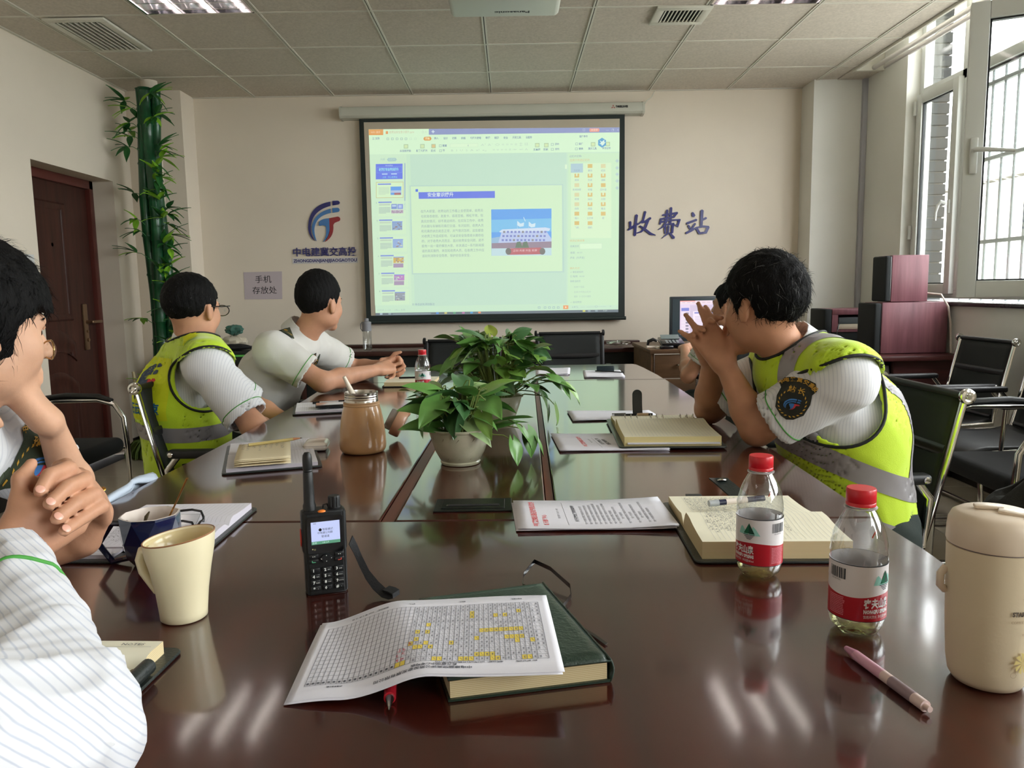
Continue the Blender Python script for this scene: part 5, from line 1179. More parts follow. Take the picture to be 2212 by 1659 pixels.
bottle(-.3635, 3.135, math.radians(-105), 'red-capped water bottle behind the potted plants near the far left', .006)
# orange flecks of print inside the bottle shoulders
for i_, (x, y) in enumerate(((.348, 1.062), (.4065, .880))):
    b = B(); b.ribbon([(x + .003, y - .0255, TZ + .121), (x + .006, y - .0240, TZ + .1255), (x + .0095, y - .0215, TZ + .129)], (0, 1, .3), .002, .0006)
    tag(b.obj('cap_tab', mat('orange_red_film', (226, 84, 60), .5)), ('orange-red sliver on the shoulder of the farther water bottle', 'orange-red sliver on the shoulder of the nearer water bottle')[i_], 'sliver', 'plastic slivers')
# cream tumbler at the right edge
M_tum = mat('tumbler_cream', (222, 206, 176), .5, bump=.08, bscale=300); M_lid = mat('tumbler_lid', (222, 204, 182), .4, coat=.15)
cx, cy = .4865, .757; t = empty('tumbler', (cx, cy, TZ), 'cream insulated tumbler with ribbed screw lid at the right edge', 'tumbler')
b = B(); b.lathe([(0, 0), (.026, 0), (.032, .002), (.0355, .008), (.0378, .022), (.0400, .060), (.0418, .110), (.0425, .1445), (.0405, .1450)], (cx, cy, TZ + .0005), 64); b.obj('tumbler_body', M_tum, t, smooth=50)
b = B(); b.lathe([(.0402, .1445), (.0412, .1455), (.0402, .1475)], (cx, cy, TZ), 64); b.obj('seal_ring', mat('seal_grey', (120, 104, 100), .5), t, smooth=50)
b = B(); v = b.lathe([(.0405, .1462), (.0425, .1470), (.0430, .1490), (.0428, .1620), (.0420, .1700), (.0390, .1765), (.0330, .1800), (.0, .1815)], (cx, cy, TZ), 120)
for q in v:
    h = q.co.z - TZ
    if .1485 < h < .1600:
        a = math.atan2(q.co.y - cy, q.co.x - cx); s = 1 + .007 * (1 if math.sin(a * 60) > 0 else -1); q.co.x = cx + (q.co.x - cx) * s; q.co.y = cy + (q.co.y - cy) * s
b.obj('lid', M_lid, t, smooth=40)
b = B(); b.box((cx - .004, cy + .006, TZ + .1830), (.026, .012, .004), (0, 0, -.35), .0015); b.obj('lid_hinge', M_lid, t, smooth=40)
b = B(); b.box((cx + .012, cy - .012, TZ + .1815), (.030, .020, .004), (0, .06, -.6), .0018); b.box((cx + .014, cy - .030, TZ + .174), (.012, .010, .014), (.5, 0, -.2), .003); b.obj('lid_flap', M_lid, t, smooth=40)
fn = lambda u, v, h: Vector((cx + math.cos(-1.70 + u / .0416) * (.0402 + v * .017 + h), cy + math.sin(-1.70 + u / .0416) * (.0402 + v * .017 + h), TZ + v))
b = B(); put_text(b, 'STARBUCKS', Matrix.Translation((.001, .0885, .0006)), .0062, align='LEFT', width=.028, bold=.0003); bend(b, fn, .004).obj('tumbler_print', mat('print_brown', (96, 84, 72), .5), t)
b = B(); put_text(b, 'COFFEE COMPANY', Matrix.Translation((0, .0805, .0006)), .0036, align='LEFT', width=.030); put_text(b, 'EST. 1971', Matrix.Translation((.012, .0675, .0006)), .0032, align='LEFT', width=.012)
put_text(b, 'SINCE', Matrix.Translation((.010, .1035, .0006)), .0034, align='LEFT', width=.010)
for k in range(7): a0 = k * .9; line(b, (.006 + math.cos(a0) * .003, .026 + math.sin(a0) * .003), (.006 + math.cos(a0 + .9) * .003, .026 + math.sin(a0 + .9) * .003), .0003, .0006) if k < 7 else None
bend(b, fn, .004).obj('tumbler_print', mat('print_tan', (176, 150, 120), .5), t)
b = B()
for k in range(9):
    a0 = k * 2 * PI / 9; b.mi = 0; f = b.bm.faces.new([b.bm.verts.new((.015 + px, .038 + py, .0005)) for px, py in ((0, 0), (math.cos(a0) * .008, math.sin(a0) * .010), (math.cos(a0 + .45) * .0095, math.sin(a0 + .45) * .0115))])
bend(b, fn, .004).obj('lemon_print', mat('print_pale_yellow', (228, 208, 136), .5), t)
# small cream object touching the tumbler: its carrying loop
b = B(); b.tube([(cx - .0405, cy + .012, TZ + .118), (cx - .047, cy + .010, TZ + .112), (cx - .047, cy + .010, TZ + .100), (cx - .0405, cy + .012, TZ + .094)], .004, 10); b.obj('loop', M_lid, t, smooth=60)
# ---------------------------------------------------------------- two-way radio
M_rb = mat('radio_black', (20, 21, 22), .45, bump=.1, bscale=200); M_rk = mat('radio_key', (28, 29, 31), .35); M_wh = mat('key_print', (220, 222, 218), .5)
t = empty('two_way_radio', (-.262, 1.030, TZ), 'black two-way radio standing upright with lit screen and keypad', 'radio', rz=math.radians(19))
b = B(); b.prism([(-.0245, -.016), (.0245, -.016), (.028, -.012), (.028, .014), (.0245, .017), (-.0245, .017), (-.028, .014), (-.028, -.012)], .0005, .116)
bmesh.ops.bevel(b.bm, geom=b.bm.edges[:], offset=.002, segments=2, affect='EDGES'); b.obj('radio_body', M_rb, t, smooth=40, local=True)
b = B(); b.box((0, .004, .086), (.060, .024, .058), None, .004); b.obj('radio_shell', M_rb, t, smooth=40, local=True)
b = B(); b.lathe([(0, .110), (.0088, .110), (.0090, .122), (.0076, .126), (.0070, .150), (.0066, .168), (.0060, .169), (.0066, .1705), (.0060, .172), (.0066, .1735), (.0064, .186), (.0058, .192), (.0035, .1955), (0, .196)], (-.0175, .004, 0), 20); b.obj('antenna', M_rb, t, smooth=40, local=True)
b = B(); v = b.lathe([(0, .114), (.0085, .114), (.0085, .117), (.0080, .118), (.0080, .131), (.0070, .1325), (0, .1325)], (.0155, .004, 0), 48)
for q in v:
    if .118 < q.co.z < .132:
        a = math.atan2(q.co.y - .004, q.co.x - .0155); s = 1 + .06 * (1 if math.sin(a * 10) > 0 else -1); q.co.x = .0155 + (q.co.x - .0155) * s; q.co.y = .004 + (q.co.y - .004) * s
b.obj('volume_knob', M_rb, t, smooth=30, local=True)
b = B(); b.tube([(.0, .006, .116), (.001, .006, .120), (.006, .006, .121), (.008, .006, .116)], .0012, 8); b.obj('lanyard_ring', M_blkp, t, smooth=50, local=True)
b = B(); b.lathe([(0, .0), (.0042, .0), (.0042, .001), (.0030, .0022), (0, .0026)], (-.003, -.012, .1155), 16, sx=1.3); b.obj('orange_button', mat('orange_plastic', (236, 126, 40), .35), t, smooth=50, local=True)
FR = frame((0, -.0164, 0), (1, 0, 0), (0, 0, 1))
b = B(); b.prism(rounded(-.0235, .0235, .060, .1105, .003), 0, .0014, FR); b.obj('screen_bezel', mat('bezel_gloss', (14, 14, 16), .08, coat=.6), t, smooth=40, local=True)
b = B(); b.prism([(-.0185, .0725), (.0195, .0725), (.0195, .1035), (-.0185, .1035)], .0015, .0018, FR); scn = b.obj('screen', mat('lit_lcd', (60, 60, 66), .3, emit=(186, 196, 236), es=.95), t, local=True)
b = B(); b.prism([(-.0185, .0725), (.0195, .0725), (.0195, .0768), (-.0185, .0768)], .0019, .0020, FR); b.obj('status_bar', mat('lcd_green', (40, 60, 50), .3, emit=(90, 150, 120), es=.8), scn, local=True)
b = B(); TT = lambda x, z, h: FR @ Matrix.Translation((x, z, .0022))
put_text(b, '智能模式', TT(.0035, .0925, 0), .0036, width=.014, res=1); put_text(b, '中电建公司群', TT(-.0002, .0880, 0), .0036, width=.020, res=1); put_text(b, '管道道', TT(0, .0830, 0), .0036, width=.0105, res=1); put_text(b, '4G', TT(-.0135, .1015, 0), .0030, res=1)
b.prism([(-.0065 + .0021 * math.cos(a * PI / 8), .0925 + .0021 * math.sin(a * PI / 8)) for a in range(16)], .0021, .0022, FR); b.obj('screen_text', mat('lcd_dark', (20, 22, 30), .5), scn, local=True)
b = B(); put_text(b, '菜单', TT(-.0145, .0746, 0), .0032, width=.006, res=1); put_text(b, '08:27', TT(0, .0746, 0), .0032, width=.009, res=1); b.obj('screen_text', mat('lcd_white', (60, 60, 60), .5, emit=(200, 230, 220), es=.8), scn, local=True)
b = B(); put_text(b, '▝ ▤', TT(-.0165, .0655, 0), .0030, res=1); b.obj('maker_mark', mat('mark_gold', (190, 180, 130), .4), t, local=True)
cap_ = [('1', ''), ('2', 'ABC'), ('3', 'DEF'), ('4', 'GHI'), ('5', 'JKL'), ('6', 'MNO'), ('7', 'PQRS'), ('8', 'TUV'), ('9', 'WXYZ'), ('*', '+'), ('0', '_'), ('#', '▪')]
for k, (d_, l_) in enumerate(cap_):
    x = -.0155 + (k % 3) * .0155; z = .0365 - (k // 3) * .0085
    b = B(); b.box((x, -.0172, z), (.0125, .003, .0066), None, .0012); kk = b.obj('key', M_rk, t, smooth=40, local=True)
    b = B(); put_text(b, d_, frame((x - .0022, -.01885, z - .0002), (1, 0, 0), (0, 0, 1)), .0056, bold=.00022, res=1)
    if l_: put_text(b, l_, frame((x + .0028, -.01885, z - .0006), (1, 0, 0), (0, 0, 1)), .0022, res=1)
    b.obj('key_print', M_wh, kk, local=True)
b = B(); b.prism([(-.009, .0525), (-.003, .0575), (.003, .0575), (.009, .0525), (.003, .0465), (-.003, .0465)], 0, .003, FR); kk = b.obj('navigation_key', M_rk, t, smooth=40, local=True)
b = B()
for dx, dz, a in ((0, .0040, 0), (0, -.0040, PI), (-.0066, 0, PI / 2), (.0066, 0, -PI / 2)):
    b.prism([(dx + .0009 * math.cos(a + PI / 2 + q * 2 * PI / 3), .0522 + dz + .0009 * math.sin(a + PI / 2 + q * 2 * PI / 3)) for q in range(3)], .0030, .0034, FR)
b.obj('arrow_print', M_wh, kk, local=True)
for x, z, c_ in ((-.0165, .0560, M_wh), (.0175, .0560, M_wh), (-.0165, .0490, mat('call_green', (90, 170, 130), .5)), (.0175, .0490, mat('call_red', (206, 80, 70), .5))):
    b = B(); b.box((x, -.0170, z), (.0125, .0025, .0055), None, .001); kk = b.obj('key', M_rk, t, smooth=40, local=True)
    b = B()
    if c_ is M_wh: b.box((x - .0012, -.0184, z), (.001, .0004, .001)); b.box((x + .0012, -.0184, z), (.001, .0004, .001))
    else: b.box((x, -.0184, z - .0010), (.0045, .0004, .0010)); b.box((x + (-.0022 if x < 0 else .0022), -.0184, z + .0002), (.0010, .0004, .0026))
    b.obj('key_print', c_, kk, local=True)
b = B(); b.box((-.0292, .0, .079), (.003, .010, .026), None, .0014); b.obj('talk_button', M_rk, t, smooth=40, local=True)
b = B(); b.tube([(-.0310, -.005 + .0042 * math.cos(a) + .005, .079 + .012 * math.sin(a)) for a in [2 * PI * k / 20 for k in range(20)]] + [(-.0310, .0042, .079)], .0009, 6); b.obj('button_ring', mat('red_plastic', (206, 60, 44), .4), t, smooth=50, local=True)
b = B(); b.box((0, .021, .045), (.046, .010, .085), None, .003); b.obj('belt_clip', M_rb, t, smooth=40, local=True)
b = B(); pts = [(-.228, 1.040, TZ + .068), (-.222, 1.040, TZ + .055), (-.214, 1.033, TZ + .040), (-.203, 1.022, TZ + .024), (-.190, 1.010, TZ + .013), (-.177, .999, TZ + .0065), (-.166, .992, TZ + .0045), (-.160, .990, TZ + .0065), (-.160, .991, TZ + .011), (-.166, .996, TZ + .012), (-.175, 1.002, TZ + .012)]
b.ribbon(pts, [(.3, .5, .8)] * 4 + [(.5, .7, .5)] * 2 + [(.6, .8, .15)] * 5, .013, .0022); ws = b.obj('wrist_strap', mat('black_webbing', (26, 27, 29), .7, bump=.4, bscale=500), t, smooth=60)
# ---------------------------------------------------------------- potted pothos plants
M_pot = mat('translucent_pot', (196, 190, 168), .25, coat=.3, var=.25, vscale=9, rgb2=(142, 146, 112)); M_soil = mat('dark_soil', (54, 46, 36), .95, bump=.8, bscale=80)
LM = [mat('leaf_mid_green', (98, 146, 70), .38, var=.2, vscale=14, coat=.2), mat('leaf_bright_green', (132, 176, 80), .38, var=.2, vscale=14, coat=.2), mat('leaf_dark_green', (68, 110, 64), .38, var=.2, vscale=14, coat=.2), mat('leaf_pale', (140, 166, 110), .4, var=.2, vscale=14, coat=.2), mat('leaf_yellow_green', (156, 172, 72), .4, var=.2, vscale=14, coat=.2)]
M_stem = mat('pothos_stem', (120, 136, 72), .5)
def leaf_bm(L, droop, fold, twist, rnd):
    b = B(); n = 9; m = 3; rows_ = []
    for i in range(n):
        u = i / (n - 1); w_ = L * .37 * (math.sin(PI * (u ** .62)) ** .85) * (1 - .25 * u) if 0 < u < 1 else 0
        if i == 0: w_ = L * .10
        row = []
        for j in range(-m, m + 1):
            s = j / m; y = s * w_; x = L * u - (L * .09 * abs(s) ** 1.5 * (1 - u) ** 4 * 3)
            z = abs(s) * w_ * fold - droop * L * u * u + .02 * L * math.sin(s * 4 + u * 6) * (1 if 0 < u < 1 else 0)
            a = twist * u; row.append(b.bm.verts.new((x, y * math.cos(a) - z * math.sin(a) * .3, z + y * math.sin(a))))
        rows_.append(row)
    for a, c in zip(rows_, rows_[1:]):
        for k in range(2 * m): b.bm.faces.new((a[k], a[k + 1], c[k + 1], c[k]))
    bmesh.ops.remove_doubles(b.bm, verts=b.bm.verts, dist=1e-5)
    return b
def pothos(x, y, label, n, rx, rz, lift, seed, trail=(), scale=1.0, pot_label=True):
    t = empty('potted_pothos', (x, y, TZ), label, 'potted plant', 'potted pothos plants on the table'); rnd = random.Random(seed)
    b = B(); pr = [(0, .0), (.040, 0), (.046, .001), (.048, .006), (.046, .009), (.049, .012), (.0585, .03), (.067, .055), (.0735, .078), (.0740, .082), (.0790, .083), (.0800, .087), (.0775, .0885), (.072, .087), (.068, .072), (0, .070)]
    vs = b.lathe([(r * scale, z * scale) for r, z in pr], (x, y, TZ + .0005), 56); b.obj('pot', M_pot, t, smooth=35)
    b = B()
    for k in range(12):
        a0 = k * 2 * PI / 12; pts = []
        for q in range(7): v = q / 6; r = (.0515 + .0195 * v) * scale; a = a0 + v * .55; pts.append((x + math.cos(a) * r, y + math.sin(a) * r, TZ + (.018 + v * .052) * scale))
        b.tube(pts, .0009, 5)
    b.obj('pot_ridge', mat('pot_ridge', (120, 112, 88), .5), t, smooth=50)
    b = B(); b.grid(lambda u, v: Vector((x + (u - .5) * .128 * scale * math.sqrt(max(0, 1 - ((v - .5) * 2) ** 2)), y + (v - .5) * .128 * scale, TZ + .072 * scale + .008 * noise.noise(Vector((u * 9, v * 9, seed))))), 20, 20); b.obj('soil', M_soil, t, smooth=60)
    stems = B(); specs = []
    for k in range(n):
        az = rnd.uniform(0, 2 * PI); el = rnd.random() ** .8
        hr = rx * (.2 + .8 * math.sqrt(1 - el * el * .8)) * rnd.uniform(.3, 1.0); hz = lift + rz * el * rnd.uniform(.8, 1)
        specs.append(((x + math.cos(az) * hr, y + math.sin(az) * hr * .75, TZ + hz), az + rnd.uniform(-.7, .7), rnd.uniform(.058, .092), rnd.uniform(-.65, .5)))
    specs += [((p[0], p[1], TZ + p[2]), p[3], p[4], p[5]) for p in trail]
    for p, az, L, pitch in specs:
        if p[0] < -.215 and y < 2: continue
        p = Vector(p); a0 = Vector((x, y, 0)) + (Vector((p.x - x, p.y - y, 0)).normalized() * rnd.uniform(.005, .04)); a0.z = TZ + .072 * scale
        mid = (a0 + p) / 2; mid.z = max(a0.z, p.z) + rnd.uniform(-.01, .02); mid += Vector((rnd.uniform(-.015, .015), rnd.uniform(-.015, .015), 0)); mid += Vector((p.x - x, p.y - y, 0)) * .12
        stems.tube([a0, (a0 + mid) / 2 + Vector((0, 0, .012)), mid, (mid + p) / 2 + Vector((0, 0, .006)), p], [.0024, .002, .0017, .0015, .0012], 5)
        bb = leaf_bm(L, rnd.uniform(.1, .45), rnd.uniform(.05, .35), rnd.uniform(-.4, .4), rnd)
        M = Matrix.Translation(p) @ Matrix.Rotation(az, 4, 'Z') @ Matrix.Rotation(pitch, 4, 'Y') @ Matrix.Rotation(rnd.uniform(-.6, .6), 4, 'X')
        bmesh.ops.transform(bb.bm, matrix=M, verts=bb.bm.verts)
        for v_ in bb.bm.verts: v_.co.z = max(v_.co.z, TZ + .003)
        bb.obj('leaf', rnd.choices(LM, (40, 22, 26, 8, 4))[0], t, smooth=60)
    stems.obj('stems', M_stem, t, smooth=60)
    return t
pothos(-.126, 1.812, 'potted pothos in a translucent pot, nearer of the two on the table', 52, .125, .105, .085, 21,
       trail=((.01, 1.80, .095, -.3, .07, .8), (.035, 1.81, .075, -.5, .065, 1.2), (.0, 1.77, .06, -1.0, .06, 1.1), (.05, 1.83, .06, .2, .06, 1.0), (-.215, 1.80, .165, 2.4, .07, -.4), (-.2, 1.77, .13, -2.2, .06, .9), (-.13, 1.76, .125, -1.7, .06, 1.0), (-.07, 1.755, .13, -1.2, .065, .9)))
pothos(-.045, 2.36, 'potted pothos behind the first one, fuller and taller with long side shoots', 125, .17, .17, .11, 33,
       trail=((.12, 2.33, .14, -.1, .085, .5), (.16, 2.36, .12, .1, .085, .6), (.09, 2.3, .09, -.5, .08, 1.0), (.13, 2.30, .06, -.8, .07, 1.2), (-.06, 2.35, .275, 1.8, .06, -.6), (-.16, 2.33, .25, 2.6, .085, -.5), (-.12, 2.33, .26, 2.2, .08, -.7), (.0, 2.4, .26, .6, .075, -.3)))
# ================================================================ counter, desk, computer, speakers, chairs, bamboo
M_ctr = pattern('counter_mahogany', 'wood', (72, 42, 36), (52, 30, 26), 3, rough=.3, axis='X'); M_cdark = mat('counter_green_black', (20, 26, 25), .5)  # M_cdark: near-black green of the counter front and the side table
t = empty('wall_counter', (-.3, 5.8, 0), 'long low dark mahogany counter under the projection screen', 'counter')
b = B(); b.b2(-1.55, .99, 5.60, 6.095, .695, .73, .004); b.obj('counter_top', M_ctr, t, smooth=30)
b = B(); b.b2(-1.55, 1.0, 6.00, 6.095, .73, .752, .003); b.obj('upstand', M_ctr, t, smooth=30)
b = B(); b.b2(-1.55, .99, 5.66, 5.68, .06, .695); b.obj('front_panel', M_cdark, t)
for x in (-1.53, -.3, .96): b = B(); b.b2(x - .012, x + .012, 5.62, 6.09, 0, .695); b.obj('side_panel', M_ctr, t)
t = empty('side_table', (-1.85, 5.8, 0), 'black low table with a bright green edge left of the counter', 'table')
b = B(); b.b2(-2.36, -1.57, 5.55, 6.09, .725, .755, .004); b.obj('table_top', M_cdark, t, smooth=30)
b = B(); b.b2(-2.36, -1.57, 5.545, 5.56, .712, .726); b.obj('green_edge', mat('bright_green_edge', (96, 190, 84), .3), t)
b = B(); b.b2(-2.34, -1.59, 5.56, 6.08, .66, .712); b.obj('apron', M_cdark, t)
for x, y in ((-2.31, 5.6), (-1.62, 5.6), (-2.31, 6.04), (-1.62, 6.04)): b = B(); b.b2(x - .025, x + .025, y - .025, y + .025, 0, .66); b.obj('leg', M_ctr, t)
b = B(); b.b2(-2.28, -1.65, 5.62, 5.64, .1, .66); b.obj('front_panel', M_ctr, t)
# things standing on them
t = empty('drinking_bottle', (-1.075, 5.76, .73), 'clear drinking bottle with grey screw lid on the counter', 'bottle')
b = B(); b.lathe([(0, 0), (.030, 0), (.033, .006), (.033, .165), (.031, .172)], (-1.075, 5.76, .7305), 28); b.obj('bottle_body', pane_glass('clear_bottle', (.86, .88, .88), .12), t, smooth=50)
b = B(); b.lathe([(.0315, .140), (.034, .141), (.034, .166), (.033, .178), (.034, .19), (.034, .208), (.022, .212), (.016, .214), (.016, .232), (.012, .236), (0, .237)], (-1.075, 5.76, .7305), 28); b.obj('lid', mat('grey_lid', (140, 140, 146), .4), t, smooth=40)
b = B(); b.tube([(-1.105, 5.755, .94), (-1.118, 5.75, .925), (-1.118, 5.75, .89), (-1.106, 5.755, .87)], .003, 8); b.obj('strap', mat('grey_lid', (140, 140, 146), .4), t, smooth=60)
def crumple(name, c, r, m, label, cat, seed=0, amp=.35, n=26):
    b = B(); b.grid(lambda u, v: Vector(c) + Vector((math.cos(u * 2 * PI) * math.sin(v * PI) * r[0], math.sin(u * 2 * PI) * math.sin(v * PI) * r[1], -math.cos(v * PI) * r[2])) * (1 + amp * noise.noise(Vector((math.cos(u * 2 * PI) * 2.2, math.sin(u * 2 * PI) * 2.2, v * 5 + seed)))), n, n, True)
    o = b.obj(name, m, smooth=(25 if 'olive' not in label else 180))
    zmin = min(v.co.z for v in o.data.vertices); base = c[2] - r[2]
    for v in o.data.vertices: v.co.z += base - zmin
    return tag(o, label, cat)
crumple('plastic_bag', (.80, 5.76, .748), (.085, .04, .017), pane_glass('bag_film', (.86, .86, .84), .25), 'small crumpled clear plastic bag on the right part of the counter', 'bag', 3)
crumple('paper_roll', (-2.07, 5.76, .80), (.10, .06, .045), mat('cream_wrap', (206, 196, 176), .6), 'cream wrapped bundle on the black side table', 'bundle', 5, .25)
crumple('plastic_package', (-2.055, 5.74, .888), (.065, .045, .035), mat('teal_bag', (62, 104, 92), .4), 'dark green and white plastic package on top of the cream bundle', 'bag', 7, .4)
crumple('dark_bag', (-2.02, 5.60, .775), (.14, .05, .022), mat('black_cloth', (28, 28, 30), .8), 'black bag lying at the front of the side table', 'bag', 9, .3)
crumple('dark_bag', (1.40, 2.02, .305), (.16, .15, .30), mat('dark_olive_cloth', (34, 32, 26), .9, bump=.3, bscale=200), 'dark olive cloth bag standing on the floor at the right edge, behind the cream tumbler', 'bag', 11, .18)
# corner desk with drawer, monitor, telephone
M_desk = pattern('brown_desk', 'wood', (126, 96, 70), (96, 72, 54), 3, rough=.5, axis='X')
t = empty('corner_desk', (1.5, 5.3, 0), 'brown wooden corner desk with drawers under the monitor', 'desk')
b = B(); b.b2(.875, 2.02, 4.86, 5.585, .742, .768, .003); b.obj('desk_top', M_desk, t, smooth=30)
b = B(); b.b2(.885, .905, 4.88, 5.57, 0, .742); b.obj('side_panel', M_desk, t)
b = B(); b.b2(1.30, 1.32, 4.88, 5.57, 0, .742); b.obj('side_panel', M_desk, t); b = B(); b.b2(1.98, 2.0, 4.88, 5.57, 0, .742); b.obj('side_panel', M_desk, t)
for z0, z1 in ((.585, .735), (.40, .578), (.05, .393)):
    b = B(); b.b2(.908, 1.297, 4.872, 4.89, z0, z1, .002); dr = b.obj('drawer', M_desk, t, smooth=30)
    b = B(); zc = (z0 + z1) / 2 + .01; b.tube([(1.05, 4.872, zc), (1.05, 4.852, zc), (1.18, 4.852, zc), (1.18, 4.872, zc)], .006, 8); b.obj('handle', M_steel, dr, smooth=50)
t = empty('monitor', (1.33, 5.22, .768), 'flat black computer monitor showing the same slide editor on the corner desk', 'monitor')
b = B(); b.b2(1.07, 1.60, 5.20, 5.235, .795, 1.095, .006); b.obj('monitor_body', mat('monitor_grey', (54, 60, 66), .4), t, smooth=40)
b = B(); b.b2(1.085, 1.585, 5.197, 5.2, .818, 1.08); b.obj('screen', mat('dark_lcd', (30, 38, 42), .2, emit=(52, 64, 68), es=.5), t)
b = B(); b.b2(1.22, 1.44, 5.16, 5.34, .768, .776, .002); b.b2(1.31, 1.35, 5.235, 5.27, .776, .95, .004); b.obj('stand', M_blkp, t, smooth=40)
T2 = lambda x, y: (1.135 + (x / 400) * .45, .835 + (300 - y) / 300 * .232); old = ES; ES = .8; c2 = Canvas(T2, 5.1965, .0004)
c2.rect(0, 0, 400, 290, (226, 206, 232), 1, 0); c2.rect(0, 0, 400, 30, (236, 214, 226), 2, 0); c2.rect(0, 0, 90, 7, (226, 120, 110), 3, 0); c2.rect(60, 40, 400, 290, (206, 188, 216), 2, 0); c2.rect(78, 92, 380, 250, (242, 226, 244), 3, 0); c2.rect(86, 100, 230, 112, (110, 116, 200), 4, 0); c2.rect(240, 136, 340, 200, (80, 130, 220), 4, 0); c2.rect(240, 180, 340, 215, (170, 160, 200), 5, 0); c2.rect(0, 286, 400, 296, (60, 70, 90), 4, 0)
c2.rect(8, 62, 54, 88, (92, 104, 206), 4, 0)
for k in range(7): c2.rect(8, 96 + k * 27, 54, 118 + k * 27, (236, 220, 238), 3, 0); c2.rect(34, 102 + k * 27, 52, 116 + k * 27, (110, 96, 130), 4, 0)
for k in range(9): c2.rect(90, 136 + k * 9, 200, 139 + k * 9, (200, 184, 210), 4, 0); c2.rect(12 + k * 30, 14, 30 + k * 30, 18, (190, 160, 190), 4, 0)
c2.b.obj('screen_picture', c2.m, t); ES = old
t = empty('telephone', (1.04, 5.02, .768), 'dark desk telephone with a tilted display on the corner desk', 'telephone')
b = B(); b.box((1.045, 5.04, .802), (.15, .16, .028), (.22, 0, 0), .006); b.obj('phone_base', M_blkp, t, smooth=40); b = B(); b.box((1.045, 5.085, .834), (.12, .05, .004), (.5, 0, 0)); b.obj('display', mat('lcd_grey', (120, 130, 128), .2), t)
for k in range(12): b = B(); b.box((1.01 + (k % 4) * .023, 5.03 - (k // 4) * .022, .8125 - (k // 4) * .005), (.017, .014, .006), (.22, 0, 0), .002, 1); b.obj('key', mat('key_grey', (150, 156, 156), .5), t)
tag(B().box((1.115, 4.925, .7785), (.10, .06, .02), (0, 0, .1), .003).obj('mobile_phone', M_blkp, smooth=40), 'black phone lying in front of the desk telephone', 'phone')
t = empty('stamp_pad', (.95, 4.93, .768), 'small black and cream boxes at the front left corner of the desk', 'box')
b = B(); b.box((.985, 4.915, .778), (.085, .05, .02), (0, 0, .15), .003); b.obj('box', M_blkp, t, smooth=40); b = B(); b.box((.945, 4.93, .777), (.03, .05, .018), (0, 0, .15), .003); b.obj('box_end', mat('case_white', (232, 222, 210), .25), t, smooth=40)
t = empty('stapler', (.93, 5.02, .768), 'small black stapler on the far left corner of the desk', 'stapler')
b = B(); b.box((.915, 5.03, .774), (.07, .035, .012), None, .003); b.obj('base', mat('case_white', (232, 222, 210), .25), t); b = B(); b.tube([(.89, 5.03, .785), (.895, 5.03, .81), (.925, 5.03, .822), (.95, 5.03, .812)], [.008, .012, .012, .008], 10); b.obj('handle', M_blkp, t, smooth=60)
# loudspeakers on the podium by the window
M_spk = pattern('speaker_maroon', 'wood', (128, 84, 90), (98, 60, 68), 3, rough=.4, axis='Z'); M_gr = mat('speaker_grille', (22, 26, 27), .85, bump=.5, bscale=400)
def speaker(x0, x1, y0, y1, z0, z1, g, label):
    t = empty('loudspeaker', ((x0 + x1) / 2, (y0 + y1) / 2, z0), label, 'loudspeaker', 'maroon loudspeakers by the window')
    b = B(); b.b2(x0 + g, x1, y0, y1, z0 + .001, z1, .005); b.obj('cabinet', M_spk, t, smooth=40)
    b = B(); b.b2(x0, x0 + g - .004, y0 + .002, y1 - .002, z0 + .004, z1 - .003, .010, 3); b.obj('grille', M_gr, t, smooth=40)
    b = B(); b.b2(x0 + g - .004, x0 + g, y0 + .006, y1 - .006, z0 + .008, z1 - .008); b.obj('baffle', M_blkp, t); return t
speaker(2.165, 2.60, 4.60, 4.835, .742, 1.047, .042, 'large maroon loudspeaker with black grille standing on the podium')
speaker(2.225, 2.478, 4.61, 4.79, 1.049, 1.325, .035, 'smaller maroon loudspeaker on top of the large one')
t = empty('amplifier_case', (2.3, 5.25, .7), 'maroon case holding grey and cream devices behind the large loudspeaker', 'case')
b = B(); b.b2(2.11, 2.16, 5.20, 5.46, .742, .995, .01); b.obj('grille', M_gr, t, smooth=40)
b = B(); b.b2(2.16, 2.56, 5.20, 5.46, .955, .995, .004); b.b2(2.16, 2.56, 5.20, 5.46, .84, .855); b.b2(2.16, 2.20, 5.20, 5.46, .855, .955); b.b2(2.54, 2.56, 5.20, 5.46, .855, .955); b.b2(2.2, 2.54, 5.44, 5.46, .855, .955); b.obj('cabinet', M_spk, t, smooth=40)
b = B(); b.b2(2.16, 2.56, 5.205, 5.46, .742, .84, .004); b.obj('lower_panel', M_gr, t, smooth=40)
tag(B().b2(2.21, 2.50, 5.225, 5.42, .8565, .892, .004).obj('set_top_box', mat('cream_device', (196, 186, 164), .5), smooth=40), 'cream flat device in the maroon case', 'device')
tag(B().b2(2.215, 2.50, 5.225, 5.42, .893, .938, .004).obj('amplifier', mat('grey_device', (84, 92, 94), .4), smooth=40), 'grey flat device stacked on the cream one', 'device')
t = empty('podium', (2.33, 4.75, 0), 'dark maroon wooden podium cabinet carrying the loudspeakers', 'cabinet'); M_pod = pattern('podium_maroon', 'wood', (78, 40, 38), (54, 26, 26), 3, rough=.4, axis='X')
b = B(); b.b2(2.02, 2.628, 4.45, 5.50, .710, .740, .006); b.obj('top', M_pod, t, smooth=40)
b = B(); b.b2(2.24, 2.60, 4.50, 4.53, .02, .710); b.obj('side_panel', M_pod, t); b = B(); b.b2(2.04, 2.60, 5.44, 5.47, .02, .710); b.obj('side_panel', M_pod, t)
